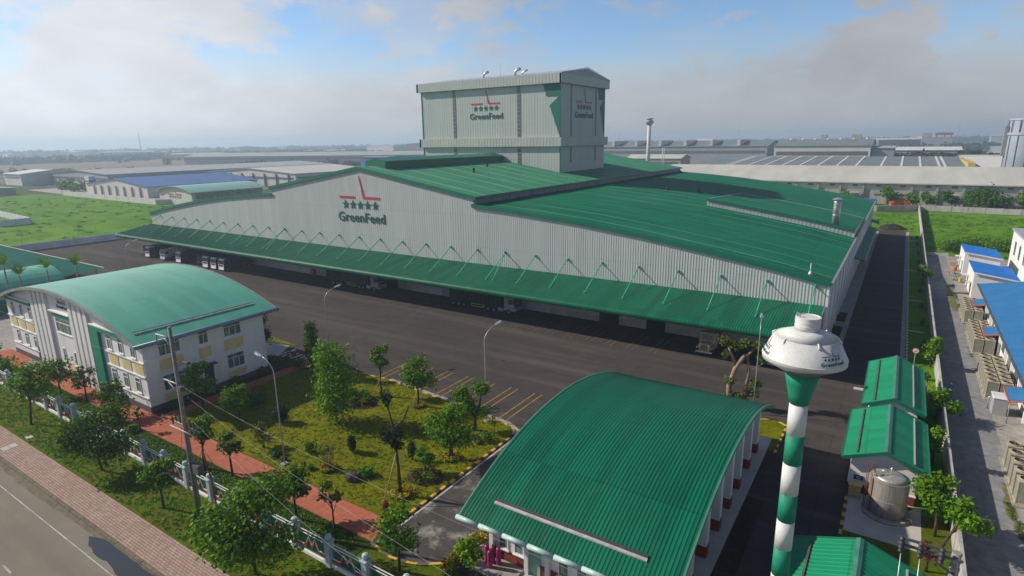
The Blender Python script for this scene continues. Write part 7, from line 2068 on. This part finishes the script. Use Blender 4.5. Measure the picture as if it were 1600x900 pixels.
leaf_object('crown', [(bx_ - 1.7, by_ + .3, 7.6, .85, .7, .55), (bx_ - .6, by_ + .3, 7.2, .8, .7, .5), (bx_ + .4, by_ + .4, 7.7, .8, .8, .55), (bx_ + 1.7, by_ + .6, 7.5, .9, .8, .5), (bx_ + 2.5, by_ + .5, 6.2, .9, .8, .6), (bx_ - 1.5, by_, 6.2, .5, .5, .5), (bx_ - .7, by_ - .3, 3.2, .6, .5, .55), (bx_ + 1.9, by_ + .3, 3.2, .75, .6, .6), (bx_ + 1.6, by_ + .3, 2.0, .8, .7, .6), (bx_, by_, 1.2, 1.1, .8, .7), (bx_ - 1.2, by_, .8, .8, .7, .6)], 2000, .16, 'leaf_olive', 88, t)
# trees along the boundary wall
WG = 'young trees along the boundary wall'
tree(6.0 - .2, 73.6, 3.4, 1.7, 'leafy tree leaning over the wall beside the farthest green roofed shed', 'leaf_mid', name='wall_tree', trunk_h=.3, n=1300, leaf=.15, group=WG, z0=.09, lean=(.6, 0))
tree(5.4, 62.8, 4.0, .95, 'slim bright tree between the middle shed and the wall', 'leaf_bright', name='wall_tree', trunk_h=.3, n=700, leaf=.15, group=WG, z0=.09, tall=True, blobs=6)
tree(5.25, 50.4, 4.5, 1.7, 'broad dense tree in front of the middle shed corner', 'leaf_mid', name='wall_tree', trunk_h=.34, n=2400, leaf=.14, group=WG, z0=.09, blobs=12, lean=(-.2, .6))
tree(5.5, 48.6, 4.2, 1.55, 'bright airy tree hanging over the wall nearest the insulator pole', 'leaf_bright', name='wall_tree', trunk_h=.4, n=1100, leaf=.15, group=WG, z0=.09, blobs=8, lean=(1.3, .6))
tree(5.7, 144.6, 4.2, 1.6, 'round leafy tree by the wall farthest up the factory road', 'leaf_bright', name='wall_tree', trunk_h=.3, n=800, leaf=.2, group=WG, z0=.09)
tree(5.9, 91.4, 4.3, 1.15, 'slim leafy tree by the wall near the round traffic sign', 'leaf_bright', name='wall_tree', trunk_h=.25, n=800, leaf=.17, group=WG, z0=.09, tall=True, blobs=6)
for i, y in enumerate((86, 100, 112, 124, 136, 156, 168, 180, 196, 210)):
    shrub(5.3, y, .45, 1.0 + .2 * (i % 3), 'low dark sapling in the wall lawn strip beside the factory road', 'leaf_dark', 'sapling', 'sapling', n=110, leaf=.14, z0=.09, group='saplings in the wall lawn strip')
tree(5.2, 82.0, 2.6, .6, 'bare staked sapling in the lawn near the farthest shed', 'leaf_olive', name='wall_tree', trunk_h=.6, n=60, leaf=.12, z0=.09, blobs=3, stakes=3, group=WG)
tree(4.6, 45.5, 2.4, .7, 'rust leaved small tree beside the broad tree by the tank lawn', 'leaf_red', name='wall_tree', trunk_h=.3, n=260, leaf=.14, z0=.09, group=WG)
tree(4.2, 40.9, 2.8, .5, 'bare pale sapling at the insulator pole', 'leaf_olive', name='wall_tree', trunk_h=.7, n=40, leaf=.12, z0=.09, blobs=3, group=WG, bark='pale_bark')
# rough plants in the right field and along the lane
for i, (x, y, r, h, lab) in enumerate(((14, 192, 3.2, 1.7, 'broad dark weed clump in the right field just beyond the grey lane'), (24, 198, 3.6, 1.8, 'broad dark weed clump in the right field behind the blue roofed houses'), (36, 205, 3.0, 1.6, 'dark weed clump at the right edge of the right field'), (19, 205, 2.6, 1.3, 'lower weed clump between the two broad ones in the right field'))):
    shrub(x, y, r * 1.5, h * 1.7, lab, 'leaf_mid' if i % 2 else 'leaf_dark', 'weed_clump', 'weeds', n=1500, leaf=.26, blobs=14, stems=False)
rgw = random.Random(9)
lw = [(10.6 + .25 * math.sin(k * .21) + rgw.uniform(-.2, .15), 30 + k * .55) for k in range(60)]
sheet('lane_grass_edge', lw + [(10.9 + rgw.uniform(-.1, .1), y) for x, y in lw[::-1]], .016, 'dry_grass')
sheet('lane_grass_patch', [(9.7 + rgw.uniform(-.25, .25), 125 + k * .9) for k in range(24)] + [(10.7, 147), (10.8, 125)], .019, 'dry_grass')
lw2 = [(10.6 + rgw.uniform(-.2, .15), 96 + k * .8) for k in range(70)]
V, F = [], []
rgn = np.random.default_rng(9)
bl = [(x + .35, y, .03, .25, .4, .10) for x, y in lw + lw2 if math.sin(y * .7) > -.2]
leaves_into(V, F, bl, 5000, .06, rgn)
mb = MB(); mb.raw(V, F); tag(mb.build('lane_weeds', 'leaf_olive'), 'strip of weeds along the building side of the grey lane', 'weeds', kind='stuff')
# tall grass tufts over the right and back fields
V, F = [], []
rgt = np.random.default_rng(12)
tb = [(rgt.uniform(7.2, 60), rgt.uniform(184, 276), .15, rgt.uniform(.5, 1.6), rgt.uniform(.4, 1.0), rgt.uniform(.18, .42)) for k in range(420)] + [(rgt.uniform(-7, 5.8), rgt.uniform(228, 276), .12, .8, .5, .25) for k in range(60)]
leaves_into(V, F, tb, 15000, .20, rgt)
mb = MB(); mb.raw(V, F); tag(mb.build('field_weeds', 'leaf_bright'), 'tufts of tall grass and weeds over the fields behind the wall', 'weeds', kind='stuff')
V, F = [], []
tb = [(rgt.uniform(-440, -222), rgt.uniform(62, 158), .15, rgt.uniform(.8, 3.0), rgt.uniform(.6, 1.6), rgt.uniform(.2, .5)) for k in range(170)]
tb = [q for q in tb if not (q[0] < -290 and 80 < q[1] < 102)]
leaves_into(V, F, tb, 6000, .28, rgt)
mb = MB(); mb.raw(V, F); tag(mb.build('field_weeds', 'leaf_bright'), 'scattered weed tufts over the bright green left field', 'weeds', kind='stuff')
# grass blades standing over the lawns
def inside(x, y, poly):
    r = False
    for i in range(len(poly)):
        (x0, y0), (x1, y1) = poly[i - 1], poly[i]
        if (y0 > y) != (y1 > y) and x < (x1 - x0) * (y - y0) / (y1 - y0) + x0: r = not r
    return r
rgl = np.random.default_rng(31)
pts_ = [(x, y) for x, y in zip(rgl.uniform(-66, -31.3, 4200), rgl.uniform(29.8, 51, 4200)) if inside(x, y, garden)]
V, F = [], []
leaves_into(V, F, [(x, y, .12, rgl.uniform(.12, .4), rgl.uniform(.10, .25), .035) for x, y in pts_], 30000, .075, rgl)
mb = MB(); mb.raw(V, F); tag(mb.build('lawn_blades', 'leaf_lawn'), 'short yellow green grass of the garden lawn', 'grass', kind='stuff')
V, F = [], []
leaves_into(V, F, [(x, y, .03, rgl.uniform(.12, .4), rgl.uniform(.08, .2), .04) for x, y in zip(rgl.uniform(-100, -26, 3000), rgl.uniform(19.1, 23.2, 3000))], 22000, .075, rgl)
leaves_into(V, F, [(x, y, .09, rgl.uniform(.12, .4), rgl.uniform(.08, .2), .07) for x, y in zip(rgl.uniform(-108, -32, 2600), rgl.uniform(23.9, 26.8, 2600))], 20000, .085, rgl)
mb = MB(); mb.raw(V, F); tag(mb.build('verge_blades', 'leaf_mid'), 'grass of the street verge and the strip inside the fence', 'grass', kind='stuff')
# coal heap at the end of the road
t = thing('soil_heap', 'dark soil heap at the far end of the factory road', 'heap', (-1.5, 229, 0))
mb = MB(); rg = random.Random(5); n = 28; rings = [(1.0, 0), (.8, .5), (.55, 1.1), (.3, 1.5), (.05, 1.65)]
v = []
for f_, zz in rings:
    for k in range(n): a = 2 * PI * k / n; q = 1 + rg.uniform(-.12, .12); v.append((-1.4 + 4.3 * f_ * q * math.cos(a), 229 + 2.6 * f_ * q * math.sin(a), zz * 1.1))
mb.raw(v, [(i * n + k, i * n + (k + 1) % n, (i + 1) * n + (k + 1) % n, (i + 1) * n + k) for i in range(4) for k in range(n)], 0, True); mb.build('heap', 'coal_heap', t)
# row of trees in front of the beige warehouse
for i, (x, y, h, r, m, lab) in enumerate(((-20, 304, 6.4, 3.0, 'leaf_bright', 'small bright tree left of the blue tarpaulin before the beige warehouse'), (-4.8, 309, 8.2, 4.0, 'leaf_mid', 'spreading tree between the blue and the orange tarpaulins'), (3.5, 304, 6.6, 2.8, 'leaf_bright', 'small bright tree in front of the orange tarpaulin'), (9.5, 305, 6.6, 3.6, 'leaf_mid', 'tree right of the orange tarpaulin by the warehouse wall'), (17.0, 307, 7.4, 3.4, 'leaf_dark', 'tree by the warehouse door canopy left of the big round bush'), (40.5, 308, 7.2, 3.4, 'leaf_mid', 'tree right of the big round bush before the warehouse'))):
    tree(x, y, h, r, lab, m, name='warehouse_tree', trunk_h=.22, n=700, leaf=.5, blobs=9, group='trees before the beige warehouse')
tree(29.0, 306, 8.0, 7.0, 'big round dark bush before the beige warehouse', 'leaf_dark', name='warehouse_bush', cat='bush', trunk_h=.04, n=2600, leaf=.5, blobs=20, spread=1.15)
for x, w, m, h, lab in ((0.5, 9.5, 'tarp_orange', 2.9, 'stack under an orange tarpaulin before the beige warehouse'), (-13.5, 9.0, 'tarp_blue', 2.6, 'stack under a blue tarpaulin before the beige warehouse')):
    t = thing('covered_stack', lab, 'covered stack', (x, 310, 0))
    mb = MB(); rg = random.Random(int(w * 10)); nx = 12; pr_ = [(-1.9, 0), (-1.7, h * .6), (-1.1, h * .92), (0, h), (1.1, h * .92), (1.7, h * .6), (1.9, 0)]
    v = []
    for i in range(nx + 1):
        for y, q in pr_: v.append((x - w / 2 + w * i / nx, 310 + y + rg.uniform(-.12, .12), q * (1 if 0 < i < nx else .8) + rg.uniform(-.12, .12) * (q > 0)))
    k = len(pr_); mb.raw(v, [(i * k + j, (i + 1) * k + j, (i + 1) * k + j + 1, i * k + j + 1) for i in range(nx) for j in range(k - 1)] + [tuple(range(k)), tuple(range(nx * k + k - 1, nx * k - 1, -1))]); mb.build('tarpaulin', m, t)
# thin poles in the bright field by the left wall
for i, (x, y) in enumerate(((-219.5, 66), (-219.5, 86), (-219.5, 106), (-219.5, 126), (-219.5, 146))):
    mb = MB(); mb.tube([(x, y, 0), (x, y, 5.2)], .07, 6); mb.box(x - .3, x + .3, y - .05, y + .05, 4.9, 5.0); tag(mb.build('fence_pole', 'grey_metal'), 'thin grey pole standing behind the blue grey yard wall', 'pole', 'thin poles behind the yard wall')

# far woods
def tufts(name, label, pts, n, r, seed, spread=20, zsc=.75):
    rg = np.random.default_rng(seed)
    P = np.array(pts, float); seg = np.linalg.norm(np.diff(P, axis=0), axis=1); cum = np.concatenate([[0], np.cumsum(seg)])
    bl = []
    for i in range(n):
        s = rg.random() * cum[-1]; k = min(np.searchsorted(cum, s, 'right') - 1, len(seg) - 1); q = P[k] + (P[k + 1] - P[k]) * (s - cum[k]) / seg[k]
        q = q + rg.normal(size=2) * spread
        rr_ = r * rg.uniform(.45, 1.2)
        bl.append((q[0], q[1], rr_ * .62, rr_, rr_, rr_ * zsc * rg.uniform(.7, 1.2)))
    V, F = [], []
    leaves_into(V, F, bl, n * (34 if n > 400 else 90), r * (.40 if n > 400 else .24), rg)
    mb = MB(); mb.raw(V, F); return tag(mb.build(name, 'leaf_far' if n > 100 else 'leaf_mid'), label, 'trees', kind='stuff')
tufts('tree_belt', 'hazy belt of trees beyond the bare soil strip at the left', [(-1480, 250), (-1460, 560), (-1630, 900), (-1480, 1400)], 1500, 8, 1, 45)
tufts('tree_belt', 'pale far tree belt along the left horizon', [(-3000, 600), (-2600, 1200), (-1900, 2300), (-900, 2900)], 1600, 13, 2, 160)
tufts('tree_belt', 'pale far tree belt along the right horizon', [(-900, 2900), (0, 3100), (700, 3300)], 900, 13, 3, 160)
tufts('tree_belt', 'middle distance trees between far halls right of the mill tower', [(-900, 1500), (-400, 1550), (250, 1600)], 900, 8, 4, 110)
tufts('tree_belt', 'dark trees behind the white roofed warehouse at the right', [(-10, 700), (30, 720), (120, 760)], 110, 9, 5, 12)
tufts('tree_belt', 'dark trees left of the silo tower', [(48, 610), (130, 640)], 104, 8, 6, 14)
tufts('tree_belt', 'row of trees behind the cream roofed factory at the left', [(-760, 470), (-560, 520), (-420, 560)], 150, 6, 7, 8)
tufts('tree_belt', 'trees right of the cream roofed factory behind the gable', [(-345, 300), (-330, 330), (-300, 345)], 26, 4.5, 8, 5)
tufts('tree_belt', 'green trees between the cream roofed factory and the arched hall', [(-500, 262), (-475, 255), (-478, 300)], 30, 4, 9, 6)
tufts('tree_belt', 'bushes at the foot of the low plant building by the distant water tower', [(-190, 500), (-120, 500)], 50, 4, 10, 6)
tufts('tree_belt', 'scattered far trees across the left plain', [(-1200, 800), (-1000, 1700), (-600, 1900)], 700, 7, 11, 190)
tufts('tree_belt', 'green trees beside the pylon and grey blue factory at the left', [(-520, 196), (-470, 190)], 10, 5, 12, 5)
tufts('tree_belt', 'low growth along the left plain before the bare strip', [(-1050, 190), (-820, 330)], 60, 4, 13, 22)
for x, y, h in ((-1900, 900, 70), (-1200, 2300, 60), (100, 1900, 60), (-900, 2100, 55), (-430, 1900, 60), (190, 1250, 70)):
    mb = MB(); mb.tube([(x, y, 0), (x, y, h)], [1.3, .5], 6); mb.box(x - 5, x + 5, y - .4, y + .4, h * .8, h * .8 + .8); tag(mb.build('pylon', 'far_grey'), 'thin hazy pylon rising over the far plain', 'pylon', 'hazy pylons on the plain')

# ------------------------------------------------------------------ haze: one closed box of even air
mb = MB(); mb.box(-5300, 1700, -400, 6100, -1.2, 64)
hz = mb.build('haze', [])
hm = bpy.data.materials.new('haze_air'); hm.use_nodes = True
hm.node_tree.nodes.clear()
ho = hm.node_tree.nodes.new('ShaderNodeOutputMaterial'); hv = hm.node_tree.nodes.new('ShaderNodeVolumePrincipled')
hv.inputs['Color'].default_value = (0.66, 0.83, 1.0, 1); hv.inputs['Density'].default_value = 0.00037; hv.inputs['Anisotropy'].default_value = 0.25
hm.node_tree.links.new(hv.outputs[0], ho.inputs['Volume'])
hz.data.materials.append(hm)
tag(hz, 'pale blue grey haze lying over the whole plain', 'haze', kind='stuff')
